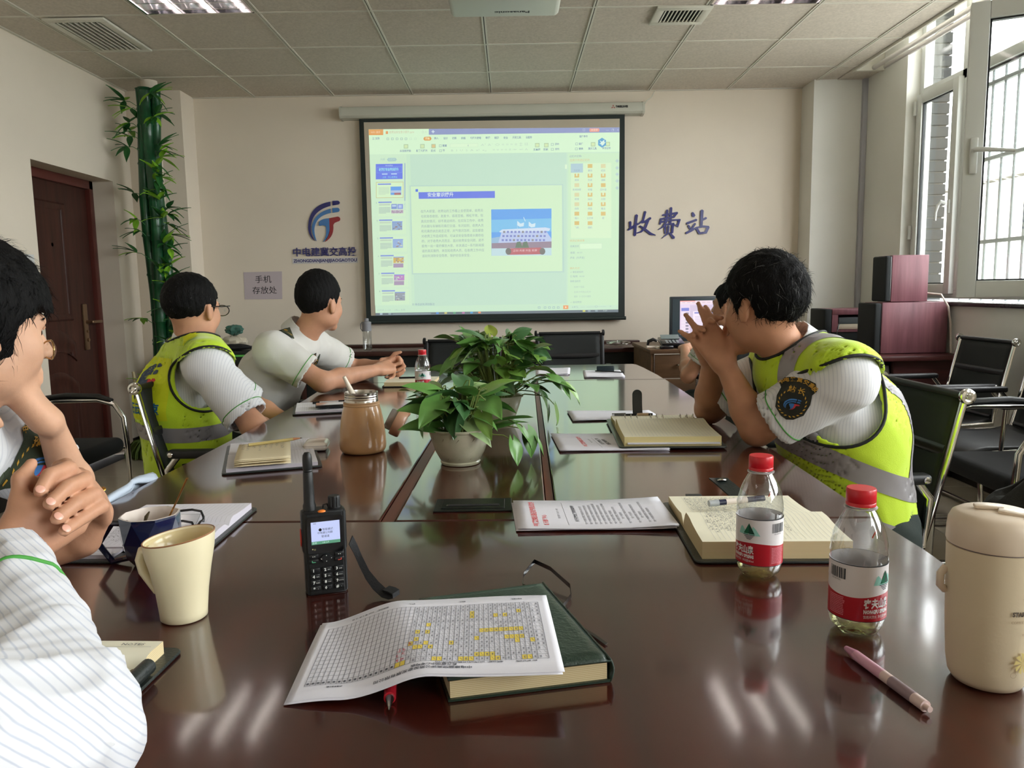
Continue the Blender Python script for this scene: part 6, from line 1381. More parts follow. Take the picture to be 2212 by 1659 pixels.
b = B(); b.b2(2.57, 2.60, 4.53, 5.44, .02, .710); b.obj('back_panel', M_pod, t); b = B(); b.b2(2.06, 2.57, 4.53, 5.44, .54, .56); b.obj('shelf', M_pod, t); b = B(); b.b2(2.06, 2.57, 4.53, 5.44, .0, .04); b.obj('shelf', M_pod, t)
b = B(); b.prism([(-.06, 0), (-.005, 0), (-.005, .11), (-.03, .115)], -.03, .03, frame((2.19, 4.58, .5605), (1, 0, 0), (0, 0, 1))); b.prism([(.005, 0), (.06, 0), (.045, .115), (.01, .11)], -.03, .03, frame((2.19, 4.58, .5605), (1, 0, 0), (0, 0, 1)))
tag(b.obj('milk_cartons', mat('dull_white', (150, 150, 150), .5)), 'pair of small whitish cartons on the podium shelf', 'carton')
tag(B().tube([(2.48, 4.66, 1.10), (2.53, 4.56, 1.09), (2.575, 4.56, 1.02), (2.60, 4.57, .92), (2.615, 4.585, .82), (2.61, 4.57, .745)], .006, 8).obj('speaker_cable', mat('pale_cable', (204, 190, 180), .5), smooth=60), 'pale cable hanging down beside the large loudspeaker', 'cable')
tag(B().tube([(2.19, 5.15, .9), (2.17, 5.12, .885), (2.15, 5.1, .82), (2.14, 5.1, .745)], .004, 8).obj('speaker_cable', M_blkp, smooth=60), 'black cable hanging from the devices in the maroon case', 'cable')
# ---------------------------------------------------------------- mesh chairs and padded visitor chairs (local: facing +y)
M_mesh = mat('black_mesh', (24, 28, 27), .7, bump=.4, bscale=700, alpha=.93); M_chrome = mat('chrome', (220, 218, 214), .12, metal=1); M_pad = mat('black_pad', (18, 19, 20), .5); M_dsteel = mat('dark_steel', (58, 58, 60), .35, metal=.7); M_fab = mat('black_fabric', (22, 23, 25), .9, bump=.3, bscale=400)
def mesh_chair(x, y, rz, label, M_chrome=M_chrome):
    t = empty('mesh_chair', (x, y, 0), label, 'chair', 'black mesh chairs with chrome frames', math.radians(rz))
    bp = lambda s, u: Vector(((s - .5) * .40, -.205 - .095 * u - .012 * math.sin(s * PI) * 0, .46 + .40 * u))
    b = B(); b.grid(lambda u, v: bp(u, v) + Vector((0, -.018 * math.sin(u * PI) * math.sin(v * PI) * 1.0, 0)), 13, 13); b.obj('back_mesh', M_mesh, t, smooth=60, local=True, solid=.004)
    b = B(); b.tube([(-.205, -.302, .865), (.205, -.302, .865)], .0105, 14); b.obj('top_roll', M_pad, t, smooth=60, local=True)
    b = B(); b.tube([(-.195, -.268, .715), (.195, -.268, .715)], .010, 10, flat=(1.6, .5)); b.tube([(-.195, -.215, .50), (.195, -.215, .50)], .010, 10); b.obj('crossbar', M_dsteel, t, smooth=60, local=True)
    for s in (-1, 1):
        b = B(); b.tube([(.215 * s, -.302, .865), (.215 * s, -.25, .64), (.215 * s, -.205, .46)], .011, 12, flat=(1.3, .6)); fr = b.obj('side_tube', M_chrome, t, smooth=60, local=True)
        b = B(); b.lathe([(0, .013), (.006, .013), (.008, .010), (.013, .012), (.019, .010), (.021, .004), (.020, -.004), (0, -.006)], (.222 * s, -.302, .865), 28, Matrix.Rotation(PI / 2 * s, 3, 'Y')); b.obj('end_cap', M_chrome, fr, smooth=40, local=True)
        b = B(); b.box((.245 * s, -.03, .655), (.042, .34, .028), None, .010, 3); ar = b.obj('armrest', M_pad, t, smooth=50, local=True)
        b = B(); b.lathe([(0, .004), (.007, .003), (.009, 0)], (.267 * s, -.185, .655), 20, Matrix.Rotation(PI / 2 * s, 3, 'Y')); b.obj('screw', M_chrome, ar, smooth=40, local=True)
        b = B(); b.tube([(.236 * s, -.17, .65), (.236 * s, -.21, .60), (.232 * s, -.20, .47), (.232 * s, .15, .455), (.232 * s, .20, .42), (.232 * s, .17, .04), (.232 * s, .12, .014), (.232 * s, -.24, .014)], .011, 10); b.obj('leg', M_chrome, t, smooth=60, local=True)
        b = B(); b.tube([(.238 * s, .11, .64), (.238 * s, .12, .46)], .009, 10); b.obj('arm_support', M_chrome, t, smooth=60, local=True)
    b = B(); b.tube([(-.232, -.24, .014), (.232, -.24, .014)], .011, 10); b.obj('rear_bar', M_chrome, t, smooth=60, local=True)
    b = B(); b.grid(lambda u, v: Vector(((u - .5) * .43, -.20 + v * .44, .465 - .012 * math.sin(u * PI) - .03 * max(0, v - .85) / .15 + .02 * max(0, .15 - v) / .15)), 12, 12); b.obj('seat', M_pad, t, smooth=60, local=True, solid=.022)
    return t
def visitor_chair(x, y, rz, label):
    t = empty('visitor_chair', (x, y, 0), label, 'chair', 'padded visitor chairs with chrome loops', math.radians(rz))
    b = B(); b.box((0, .0, .455), (.47, .46, .075), None, .034, 5); b.obj('seat', M_fab, t, smooth=60, local=True)
    b = B(); b.grid(lambda u, v: Vector(((u - .5) * .42 * (1 - .1 * v), -.225 - .085 * v - .03 * math.sin(u * PI), .52 + .36 * v)), 10, 10); b.obj('backrest', M_fab, t, smooth=60, local=True, solid=.045)
    for s in (-1, 1):
        b = B(); b.tube([(.255 * s, .20, .014), (.255 * s, .235, .05), (.255 * s, .225, .44), (.255 * s, .215, .58), (.255 * s, .175, .645), (.255 * s, .10, .668), (.255 * s, -.10, .665), (.245 * s, -.235, .64), (.22 * s, -.29, .80)], .0125, 12); b.obj('leg', M_chrome, t, smooth=60, local=True)
        b = B(); b.tube([(.255 * s, .20, .014), (.255 * s, -.26, .014)], .0125, 12); b.obj('sled_bar', M_chrome, t, smooth=60, local=True)
        b = B(); b.tube([(.257 * s, .165, .662), (.257 * s, .10, .682), (.257 * s, -.05, .688), (.257 * s, -.19, .675)], [.014, .020, .021, .016], 12, flat=(.75, 1.15)); b.obj('armrest', M_pad, t, smooth=60, local=True)
        b = B(); b.tube([(.23 * s, -.20, .42), (.255 * s, -.20, .43), (.255 * s, .22, .43)], .010, 10); b.obj('seat_bar', M_chrome, t, smooth=60, local=True)
    b = B(); b.tube([(-.255, -.26, .014), (.255, -.26, .014)], .0125, 12); b.obj('rear_bar', M_chrome, t, smooth=60, local=True)
    return t
mesh_chair(.875, 2.20, 91, 'black mesh chair with a chrome cap behind the right-hand man in the vest')
mesh_chair(-.905, 2.675, -90, 'black mesh chair behind the left man in the vest')
mesh_chair(.39, 4.86, 180, 'empty black mesh chair at the far end, right of the plants', M_pad)
mesh_chair(-.30, 4.26, 178, 'empty black mesh chair at the far end, half hidden by the plants', M_pad)
mesh_chair(2.135, 3.94, 92, 'empty black mesh chair against the right wall beside the podium')
mesh_chair(2.13, 3.36, 90, 'black mesh chair against the right wall, cut by the right picture edge')
mesh_chair(-1.03, 3.29, -88, 'black mesh chair of the crew cut man')
mesh_chair(-1.06, 1.10, -88, 'black mesh chair of the man resting his chin')
mesh_chair(1.31, 4.30, 8, 'dark chair of the person at the corner computer')
visitor_chair(1.93, 2.80, 88, 'padded black visitor chair with chrome arm loop at the right edge')
visitor_chair(-2.09, 3.42, -90, 'padded black visitor chair in front of the brown door')
# ---------------------------------------------------------------- bamboo wrapped pipe and mop
M_bam = mat('plastic_bamboo_green', (20, 84, 48), .35, var=.3, vscale=12, coat=.3); M_bl1 = mat('bamboo_leaf_dark', (44, 104, 48), .5); M_bl2 = mat('bamboo_leaf_light', (140, 196, 54), .5)
t = empty('bamboo_column', (-2.52, 5.60, 0), 'artificial green bamboo wrapped round a corner pipe', 'decoration'); rnd = random.Random(2)
B().cyl((-2.505, 5.62, 0), (-2.505, 5.62, 2.66), .055, n=20).obj('pipe', M_wall, t, smooth=60)
def stalk(px, py, r):
    pr = []; z = .02
    while z < 2.585:
        L = rnd.uniform(.20, .30); e = min(z + L, 2.59); pr += [(r * 1.10, z), (r * .96, z + .012), (r * .93, (z + e) / 2), (r * .97, e - .012), (r * 1.10, e - .003)]; z = e
    b = B(); vs = b.lathe([(0, .015)] + pr + [(0, 2.59)], (px, py, 0), 16)
    for v in vs: v.co.x += .012 * math.sin(v.co.z * 4 + px * 50); v.co.y += .008 * math.cos(v.co.z * 5)
    b.obj('stalk', M_bam, t, smooth=35)
for px, py, r in ((-2.555, 5.565, .036), (-2.50, 5.545, .040), (-2.455, 5.575, .034), (-2.575, 5.62, .034)): stalk(px, py, r)
LM_ = []
for k in range(3):
    b = B(); L = (.10, .12, .085)[k]; rows_ = []
    for i in range(7):
        u = i / 6; w_ = .0165 * math.sin(PI * u ** .7) if 0 < i < 6 else .0008; rows_.append([b.bm.verts.new((L * u, s * w_, -.25 * L * u * u + abs(s) * .003)) for s in (-1, 0, 1)])
    for a, c in zip(rows_, rows_[1:]):
        for q in range(2): b.bm.faces.new((a[q], a[q + 1], c[q + 1], c[q]))
    me = bpy.data.meshes.new('bamboo_leaf'); b.bm.to_mesh(me); b.bm.free(); LM_.append(me)
for me in LM_[:]: c_ = me.copy(); me.materials.append(M_bl1); c_.materials.append(M_bl2); LM_.append(c_)
stm = B(); nl = 0
for k in range(58):
    z = .35 + k * .0385 + rnd.uniform(-.01, .01); side = rnd.choice((-1, 1, 1)); a0 = (PI if side < 0 else 0) + rnd.uniform(-.9, .4) * (1 if side > 0 else -1)
    base = Vector((-2.51 + math.cos(a0) * .055, 5.56 + math.sin(a0) * .05 - .02, z)); tip = base + Vector((math.cos(a0) * rnd.uniform(.02, .075), -.03, rnd.uniform(-.01, .04))); stm.tube([base, (base + tip) / 2 + Vector((0, -.01, .01)), tip], .0022, 5)
    for q in range(5):
        o = bpy.data.objects.new('leaf', LM_[rnd.choice((0, 1, 2, 0, 3, 4, 5))]); C.objects.link(o); nl += 1
        az = a0 + rnd.uniform(-1.5, 1.5) - .2; o.matrix_world = Matrix.Translation(tip) @ Matrix.Rotation(az, 4, 'Z') @ Matrix.Rotation(rnd.uniform(-.9, .6), 4, 'Y') @ Matrix.Scale(1.3, 4); o.parent = t; o.matrix_parent_inverse = wm(t).inverted()
stm.obj('twigs', M_bl1, t, smooth=60)
t = empty('mop', (-2.62, 5.52, 0), 'dark green string mop head on the floor beside the corner pipe', 'mop'); b = B()
for k in range(230):
    a = rnd.uniform(0, 2 * PI); r0 = rnd.uniform(.0, .05); r1 = rnd.uniform(.07, .145)
    p0 = Vector((-2.62 + math.cos(a) * r0, 5.50 + math.sin(a) * r0, .13)); b.tube([p0, p0 + Vector((math.cos(a) * r1 * .5, math.sin(a) * r1 * .4, -.01)), p0 + Vector((math.cos(a) * r1, math.sin(a) * r1 * .7, -.07)), p0 + Vector((math.cos(a) * r1 * 1.1, math.sin(a) * r1 * .75, -.123))], .005, 4)
so = b.obj('mop_strings', mat('mop_green', (74, 92, 36), .9), t, smooth=60); so['kind'] = 'stuff'
b = B(); b.cyl((-2.66, 5.50, .13), (-2.72, 5.52, .62), .011, n=10); b.obj('mop_handle', mat('mop_pole', (196, 180, 140), .5), t, smooth=60)
# pale blue jacket hanging at the left table edge
b = B(); b.grid(lambda u, v: Vector((-.925 + .112 * u + .006 * math.sin(v * 14), 1.40 + .30 * v + .02 * math.sin(u * 9), .752 - .16 * (1 - u) ** 1.5 + .012 * math.sin(u * 17 + v * 6))), 26, 20)
jk = b.obj('jacket', mat('pale_blue_cloth', (196, 208, 224), .85, bump=.2, bscale=200), smooth=70, solid=.012); tag(jk, 'pale blue cloth with a gold button at the left edge of the table', 'clothing')
b = B(); b.lathe([(0, .004), (.006, .003), (.0075, 0), (0, -.001)], (-.835, 1.53, .771), 18, Matrix.Rotation(.5, 3, 'X')); b.obj('button', M_gold, jk, smooth=60)
# ================================================================ people: solid fields turned into one continuous surface
class Field:
    def __init__(s, lo, hi, h):
        s.lo = np.array(lo, np.float32); s.h = h; s.n = np.maximum(4, np.ceil((np.array(hi) - np.array(lo)) / h).astype(int) + 1)
        s.d = np.full(tuple(s.n), 0.25, np.float32)
    def sub(s, a, b):
        i0 = np.clip(np.floor((np.array(a) - s.lo) / s.h).astype(int), 0, s.n); i1 = np.clip(np.ceil((np.array(b) - s.lo) / s.h).astype(int) + 1, 0, s.n)
        if (i1 <= i0).any(): return None, None
        sl = tuple(slice(int(a_), int(b_)) for a_, b_ in zip(i0, i1))
        ax = [s.lo[k] + s.h * np.arange(i0[k], i1[k], dtype=np.float32) for k in range(3)]
        return sl, np.meshgrid(*ax, indexing='ij')
    def add(s, a, b, fn, k=.02, op='u'):
        m = k + .03
        sl, g = s.sub(np.array(a) - m, np.array(b) + m)
        if sl is None: return s
        v = fn(*g).astype(np.float32); o = s.d[sl]
        if op == 'u': hh = np.maximum(k - np.abs(o - v), 0) / max(k, 1e-6); s.d[sl] = np.minimum(o, v) - hh * hh * k * .25
        elif op == 's': v = -v; hh = np.maximum(k - np.abs(o - v), 0) / max(k, 1e-6); s.d[sl] = np.maximum(o, v) + hh * hh * k * .25
        return s
    def cap(s, a, b, ra, rb=None, k=.02, op='u', flat=None):
        """round cone from a to b; flat=(axis, factor) squashes it along axis"""
        rb = ra if rb is None else rb; a = np.array(a, np.float32); b = np.array(b, np.float32); ab = b - a; L = float(ab @ ab) + 1e-9; R = max(ra, rb)
        def fn(X, Y, Z):
            px, py, pz = X - a[0], Y - a[1], Z - a[2]
            t = np.clip((px * ab[0] + py * ab[1] + pz * ab[2]) / L, 0, 1)
            dx, dy, dz = px - t * ab[0], py - t * ab[1], pz - t * ab[2]
            if flat is not None:
                ax = flat[0]; q = dx * ax[0] + dy * ax[1] + dz * ax[2]; f = (1 / flat[1] - 1)
                dx, dy, dz = dx + q * f * ax[0], dy + q * f * ax[1], dz + q * f * ax[2]
                return (np.sqrt(dx * dx + dy * dy + dz * dz) - (ra + (rb - ra) * t)) * min(1, flat[1] + .25)
            return np.sqrt(dx * dx + dy * dy + dz * dz) - (ra + (rb - ra) * t)
        return s.add(np.minimum(a, b) - R, np.maximum(a, b) + R, fn, k, op)
    def ell(s, c, r, R=None, k=.02, op='u'):
        """ellipsoid, R a 3x3 rotation"""
        c = np.array(c, np.float32); M = np.array(R, np.float32).T if R is not None else np.eye(3, dtype=np.float32); m = max(r); rm = min(r)
        def fn(X, Y, Z):
            x, y, z = X - c[0], Y - c[1], Z - c[2]
            u = (M[0, 0] * x + M[0, 1] * y + M[0, 2] * z) / r[0]; v = (M[1, 0] * x + M[1, 1] * y + M[1, 2] * z) / r[1]; w_ = (M[2, 0] * x + M[2, 1] * y + M[2, 2] * z) / r[2]
            q = np.sqrt(u * u + v * v + w_ * w_) + 1e-6; g = np.sqrt((u / r[0]) ** 2 + (v / r[1]) ** 2 + (w_ / r[2]) ** 2) + 1e-6
            return q * (q - 1) / g
        return s.add(c - m, c + m, fn, k, op)
    def plane(s, p, n, k=.004):
        """keeps the side the normal points away from"""
        n = np.array(n, float); n /= np.linalg.norm(n); sl, g = s.sub(s.lo, s.lo + s.n * s.h)
        v = ((g[0] - p[0]) * n[0] + (g[1] - p[1]) * n[1] + (g[2] - p[2]) * n[2]).astype(np.float32)
        s.d = np.maximum(s.d, v); return s
    def warp(s, fn):
        sl, g = s.sub(s.lo, s.lo + s.n * s.h); s.d = s.d + fn(*g).astype(np.float32); return s
    def mesh(s):
        """surface nets"""
        d = s.d; d = d.copy()
        for ax in range(3):
            q = [slice(None)] * 3; q[ax] = 0; d[tuple(q)] = .1; q[ax] = -1; d[tuple(q)] = .1
        ins = d < 0; nx, ny, nz = d.shape
        c = np.zeros((nx - 1, ny - 1, nz - 1), np.int8)
        for i in (0, 1):
            for j in (0, 1):
                for k in (0, 1): c += ins[i:nx - 1 + i, j:ny - 1 + j, k:nz - 1 + k]
        act = (c > 0) & (c < 8); idx = np.full(c.shape, -1, np.int64); I, J, K = np.nonzero(act); idx[I, J, K] = np.arange(len(I))
        P = np.zeros((len(I), 3)); cnt = np.zeros(len(I))
        cor = [(a, b, e) for a in (0, 1) for b in (0, 1) for e in (0, 1)]
        for a in cor:
            for b in cor:
                if a < b and sum(abs(p - q) for p, q in zip(a, b)) == 1:
                    va = d[I + a[0], J + a[1], K + a[2]].astype(float); vb = d[I + b[0], J + b[1], K + b[2]].astype(float); m = (va < 0) != (vb < 0)
                    t = np.where(m, va / np.where(m, va - vb, 1), 0)
                    for ax in range(3): P[:, ax] += np.where(m, a[ax] + t * (b[ax] - a[ax]), 0)
                    cnt += m
        P /= cnt[:, None]; P += np.stack([I, J, K], 1); V = P * s.h + s.lo
        F = []
        for ax in range(3):
            o = [k for k in range(3) if k != ax]; sl0 = [slice(None)] * 3; sl1 = [slice(None)] * 3; sl0[ax] = slice(0, -1); sl1[ax] = slice(1, None)
            ch = ins[tuple(sl0)] != ins[tuple(sl1)]; X = np.nonzero(ch); X = np.array(X)
            ok = (X[o[0]] > 0) & (X[o[1]] > 0) & (X[o[0]] < d.shape[o[0]] - 1) & (X[o[1]] < d.shape[o[1]] - 1); X = X[:, ok]
            flip = ins[tuple(sl0)][tuple(X)]
            def at(da, db):
                Y = X.copy(); Y[o[0]] += da; Y[o[1]] += db; return idx[tuple(Y)]
            q = np.stack([at(-1, -1), at(0, -1), at(0, 0), at(-1, 0)], 1)
            if ax == 1: flip = ~flip
            q[~flip] = q[~flip][:, ::-1]; F.append(q)
        return V, np.concatenate(F)
    def obj(s, name, m, parent, smooth_it=2):
        V, Fc = s.mesh(); me = bpy.data.meshes.new(name)
        me.vertices.add(len(V)); me.loops.add(len(Fc) * 4); me.polygons.add(len(Fc))
        # a little relaxing removes the grid marks
        if smooth_it:
            E_ = np.concatenate([Fc[:, [0, 1]], Fc[:, [1, 2]], Fc[:, [2, 3]], Fc[:, [3, 0]]])
            for _ in range(smooth_it):
                A = np.zeros_like(V); n = np.zeros(len(V)); np.add.at(A, E_[:, 0], V[E_[:, 1]]); np.add.at(A, E_[:, 1], V[E_[:, 0]]); np.add.at(n, E_[:, 0], 1); np.add.at(n, E_[:, 1], 1)
                V = V * .45 + (A / np.maximum(n, 1)[:, None]) * .55
        me.vertices.foreach_set('co', V.astype(np.float32).ravel()); me.loops.foreach_set('vertex_index', Fc.ravel().astype(np.int32))
        me.polygons.foreach_set('loop_start', np.arange(0, len(Fc) * 4, 4, dtype=np.int32)); me.polygons.foreach_set('loop_total', np.full(len(Fc), 4, np.int32))
        me.update(calc_edges=True); me.validate(); me.polygons.foreach_set('use_smooth', [True] * len(me.polygons)); me.materials.append(m)
        o = bpy.data.objects.new(name, me); C.objects.link(o); attach(o, parent, False)
        return o
def V3(*a): return np.array(a, float)
def unit(v): v = np.array(v, float); return v / np.linalg.norm(v)
def head_rot(yaw, pitch=0, roll=0):
    """head looks along +y before turning; yaw measured from +x in degrees"""
    return np.array(Matrix.Rotation(math.radians(yaw - 90), 3, 'Z') @ Matrix.Rotation(math.radians(pitch), 3, 'X') @ Matrix.Rotation(math.radians(roll), 3, 'Y'))
M_skin = mat('skin', (196, 146, 117), .5, var=.10, vscale=22, sss=.08, bump=.1, bscale=250, spec=.35)
M_skin2 = mat('skin_tanned', (190, 138, 108), .5, var=.10, vscale=22, sss=.08, bump=.1, bscale=250, spec=.35)
M_skin3 = mat('skin_fair', (206, 160, 131), .5, var=.10, vscale=22, sss=.08, bump=.1, bscale=250, spec=.35)
M_hair = mat('black_hair', (15, 14, 14), .7, var=.3, vscale=60, stretch=(1, 1, .25), bump=.8, bscale=260, bdist=.004, spec=.15)
M_grey = mat('grey_hair', (74, 73, 72), .6)
M_shirt = pattern('white_striped_shirt', 'stripe', (220, 220, 222), (203, 204, 209), 42, rough=.85, width=.3, axis='X', sheen=.2)
M_shirt2 = pattern('white_striped_shirt_across', 'stripe', (218, 218, 222), (188, 192, 204), 62, rough=.85, width=.2, axis='DIAGONAL', sheen=.2)
M_shirtp = mat('white_shirt', (208, 206, 200), .85, sheen=.2, bump=.1, bscale=200)
M_vest = mat('hi_vis_yellow', (190, 220, 34), .7, bump=.35, bscale=420, sheen=.3, emit=None)
M_vestp = mat('hi_vis_pale', (208, 218, 28), .7)
M_refb = mat('reflective_grey', (150, 146, 148), .45, metal=.25, var=.1, vscale=6)
M_pip = mat('black_piping', (20, 22, 20), .6)
M_trou = mat('dark_green_trousers', (30, 40, 36), .85, bump=.2, bscale=200)
M_pgreen = mat('green_piping', (70, 150, 60), .6)
M_epa = mat('dark_green_felt', (54, 62, 44), .8, bump=.3, bscale=500); M_gold2 = mat('embroidered_gold', (206, 158, 58), .6, bump=.4, bscale=600)
M_patch = mat('badge_dark', (40, 42, 36), .8)
SK = []
def add_head(f, H, R, k=.02, s=1.0):
    T = lambda x, y, z: H + R @ V3(x * s, y * s, z * s)
    f.ell(T(0, -.014, .032), (.077 * s, .096 * s, .086 * s), R, k)
    f.ell(T(0, .030, -.030), (.060 * s, .062 * s, .078 * s), R, .03)
    for q in (-1, 1): f.ell(T(.040 * q, .012, -.058), (.026 * s, .034 * s, .032 * s), R, .025); f.ell(T(.040 * q, .054, -.026), (.022 * s, .022 * s, .026 * s), R, .025)
    f.ell(T(0, .070, -.098), (.024 * s, .018 * s, .018 * s), R, .025)
    f.cap(T(-.034, .078, .020), T(.034, .078, .020), .012 * s, k=.015)
    f.cap(T(0, .084, .012), T(0, .104, -.030), .0075 * s, .0125 * s, k=.010)
    for q in (-1, 1): f.ell(T(.012 * q, .096, -.033), (.008 * s, .009 * s, .008 * s), R, .006); f.ell(T(.031 * q, .098, .000), (.016 * s, .012 * s, .010 * s), R, .012, 's')
    f.cap(T(-.020, .082, -.062), T(.020, .082, -.062), .0085 * s, k=.006); f.cap(T(-.017, .082, -.074), T(.017, .082, -.074), .0095 * s, k=.006)
    for q in (-1, 1):
        f.ell(T(.0775 * q, -.010, -.006), (.009 * s, .021 * s, .033 * s), R @ np.array(Matrix.Rotation(.25 * q, 3, 'Z')), .006)
        f.ell(T(.086 * q, -.003, .000), (.006 * s, .011 * s, .019 * s), R, .004, 's')
        f.ell(T(.080 * q, -.001, -.008), (.005 * s, .005 * s, .008 * s), R, .003)
def add_hand(f, W, F, D, side, curl, spread=(.10, .02, -.06, -.14), thumb=((.9, .35, -.25), (.95, -.1, -.3)), s=1.0, twist=0):
    """side +1 right, -1 left; F finger direction, D back of the hand; curl = 4 triples (deg) towards the palm"""
    x = unit(F); z = unit(np.array(D, float) - x * (np.array(D, float) @ x)); y = np.cross(z, x) * side; W = np.array(W, float); P = lambda a, b, c: W + (x * a + y * b + z * c) * s
    L = ((.043, .026, .021), (.047, .030, .022), (.043, .028, .021), (.034, .021, .018)); bx = ((.086, .027), (.090, .007), (.085, -.014), (.077, -.032)); tips = []
    for (a, b) in bx: f.cap(P(.008, b * .55, 0), P(a, b, .001), .0150 * s, .0118 * s, k=.018)
    f.cap(P(.018, .016, -.008), P(.052, .036, -.013), .0155 * s, .0135 * s, k=.016); f.cap(P(.02, -.018, -.008), P(.06, -.026, -.008), .013 * s, .011 * s, k=.014)
    for n, (a, b) in enumerate(bx):
        p = P(a, b, .001); ang = 0; sp = spread[n]
        for q in range(3):
            ang += math.radians(curl[n][q]); d = x * math.cos(ang) * math.cos(sp) + y * math.sin(sp) + (-z) * math.sin(ang)
            p2 = p + unit(d) * L[n][q] * s; r0 = (.0099, .0091, .0084)[q] * s * (.92 if n == 3 else 1); r1 = (.0091, .0084, .0070)[q] * s * (.92 if n == 3 else 1)
            f.cap(p, p2, r0, r1, k=.0035 if q else .006); p = p2
        nd = unit(x * math.sin(ang) + z * math.cos(ang)); tips.append((p, unit(d), nd))
    p = P(.050, .040, -.013)
    for q, l in enumerate((.034, .028)):
        t = thumb[q]; d = unit(x * t[0] + y * t[1] + z * t[2]); p2 = p + d * l * s; f.cap(p, p2, (.0108, .0098)[q] * s, (.0098, .0080)[q] * s, k=.006); p = p2
    tips.append((p, d, unit(z * .6 + y * .6))); return tips
def nails(tips, parent):
    b = B()
    for p, d, n in tips:
        side = np.cross(d, n); M = Matrix(((d[0], side[0], n[0], 0), (d[1], side[1], n[1], 0), (d[2], side[2], n[2], 0), (0, 0, 0, 1)))
        b.lathe([(0, .0012), (.0034, .0010), (.0050, .0001)], Vector(p - d * .002 + n * .0058), 12, M, sx=1.1, sy=.95)
    b.obj('fingernails', mat('fingernail', (224, 168, 148), .3, coat=.3), parent, smooth=70)
def folds(amp, dirs, seed=0):
    """soft cloth folds: warped ridges"""
    def fn(X, Y, Z):
        v = 0
        for k, (d, fr) in enumerate(dirs):
            ph = seed * 1.7 + k * 2.1
            w_ = np.sin(X * 11 + Y * 7 + ph) * 1.1 + np.sin(Z * 13 - X * 5 + ph * 2) * .9 + np.sin(Y * 17 + Z * 6 + ph) * .6
            s_ = np.sin((X * d[0] + Y * d[1] + Z * d[2]) * fr + w_ * 1.6); v = v + (1 - np.abs(s_)) ** 2 * (.6 + .4 * np.sin(X * 9 + Z * 8 + ph))
        return -amp * v / len(dirs)
    return fn
def hair(H, R, parent, s=1.0, thick=.012, cutf=.062, nape=-.045, front=0.0, seed=1, grey=0, length=.02, side=.0, top=0.0, wisps=900, cover_ear=False, m=None, lo=None):
    H = np.array(H, float); T = lambda x, y, z: H + R @ V3(x * s, y * s, z * s)
    f = Field(H - .17 * s, H + .17 * s, .0048)
    f.ell(T(0, -.016 + front * .3, .034 + top * .5), ((.077 + thick * .8 + side) * s, (.097 + thick + front * .4) * s, (.087 + thick + top) * s), R, .001)
    Rt = R.T
    def cut(X, Y, Z):
        x, y, z = X - H[0], Y - H[1], Z - H[2]
        u = (Rt[0, 0] * x + Rt[0, 1] * y + Rt[0, 2] * z) / s; v = (Rt[1, 0] * x + Rt[1, 1] * y + Rt[1, 2] * z) / s; w_ = (Rt[2, 0] * x + Rt[2, 1] * y + Rt[2, 2] * z) / s
        au = np.abs(u); nz = .004 * np.sin(u * 160 + seed) + .003 * np.sin(v * 210 + u * 90)
        # lower limit of the hair as a function of how far forward we are
        zl = np.where(v > .058, cutf, np.where(v > .018, .010 + (cutf - .010) * np.clip((v - .018) / .040, 0, 1), np.where((v > -.034) & (au > .058), (.020 if not cover_ear else -.05), nape + (.0 if cover_ear else .35) * np.clip(v + .06, 0, .08))))
        sb = np.where((v > -.005) & (v < .026) & (au > .05), -.018 if not cover_ear else -.060, zl)
        zl = np.minimum(zl, sb)
        return (zl - w_ + nz) * .7
    def thin(X, Y, Z):
        w_ = (Rt[2, 0] * (X - H[0]) + Rt[2, 1] * (Y - H[1]) + Rt[2, 2] * (Z - H[2])) / s; return (thick * .85) * np.clip((.012 - w_) / .055, 0, 1)
    sl, g = f.sub(f.lo, f.lo + f.n * f.h)
    if not cover_ear: f.d += thin(*g).astype(np.float32)
    v = cut(*g).astype(np.float32); f.d = np.maximum(f.d, v)
    x, y, z = g[0] - H[0], g[1] - H[1], g[2] - H[2]
    f.d += (.0022 * np.sin(x * 190 + np.sin(z * 60 + seed) * 2 + y * 40) * np.sin(y * 170 + x * 50 + seed)).astype(np.float32)
    o = f.obj('hair', m or M_hair, parent, 1)
    # single strands over the cap of hair
    rnd = random.Random(seed); me = o.data; b = B(); ps = me.polygons; cen = Vector(T(0, -.02, .05)); dn = Vector(R @ V3(0, -.25, -1)); fw = Vector(R @ V3(0, 1, 0))
    for k in range(wisps):
        p = ps[rnd.randrange(len(ps))]; c = p.center.copy(); n = p.normal.copy()
        if n.dot(c - cen) < 0: continue
        hgt = (c - cen).normalized().dot(Vector(R @ V3(0, 0, 1)))
        fl = (dn * .6 + (fw * (.6 if hgt > .3 else -.1)) + Vector((rnd.uniform(-.5, .5), rnd.uniform(-.5, .5), rnd.uniform(-.3, .3)))); fl = (fl - n * fl.dot(n)).normalized()
        L = length * rnd.uniform(.5, 1.3); sd = n.cross(fl).normalized() * .0007; lift = rnd.uniform(.1, .5)
        a = c - n * .001; m1 = c + fl * L * .5 + n * L * lift * .5; e = c + fl * L + n * L * lift * .45
        b.mi = 1 if rnd.random() < grey else 0
        vs = [b.bm.verts.new(q) for q in (a - sd, a + sd, m1 + sd * .7, m1 - sd * .7)]; f1 = b.bm.faces.new(vs); f1.material_index = b.mi
        e_ = b.bm.verts.new(e); f2 = b.bm.faces.new((vs[3], vs[2], e_)); f2.material_index = b.mi
    st = b.obj('hair_strands', [M_hair, M_grey], parent); st['kind'] = 'stuff'
    return o
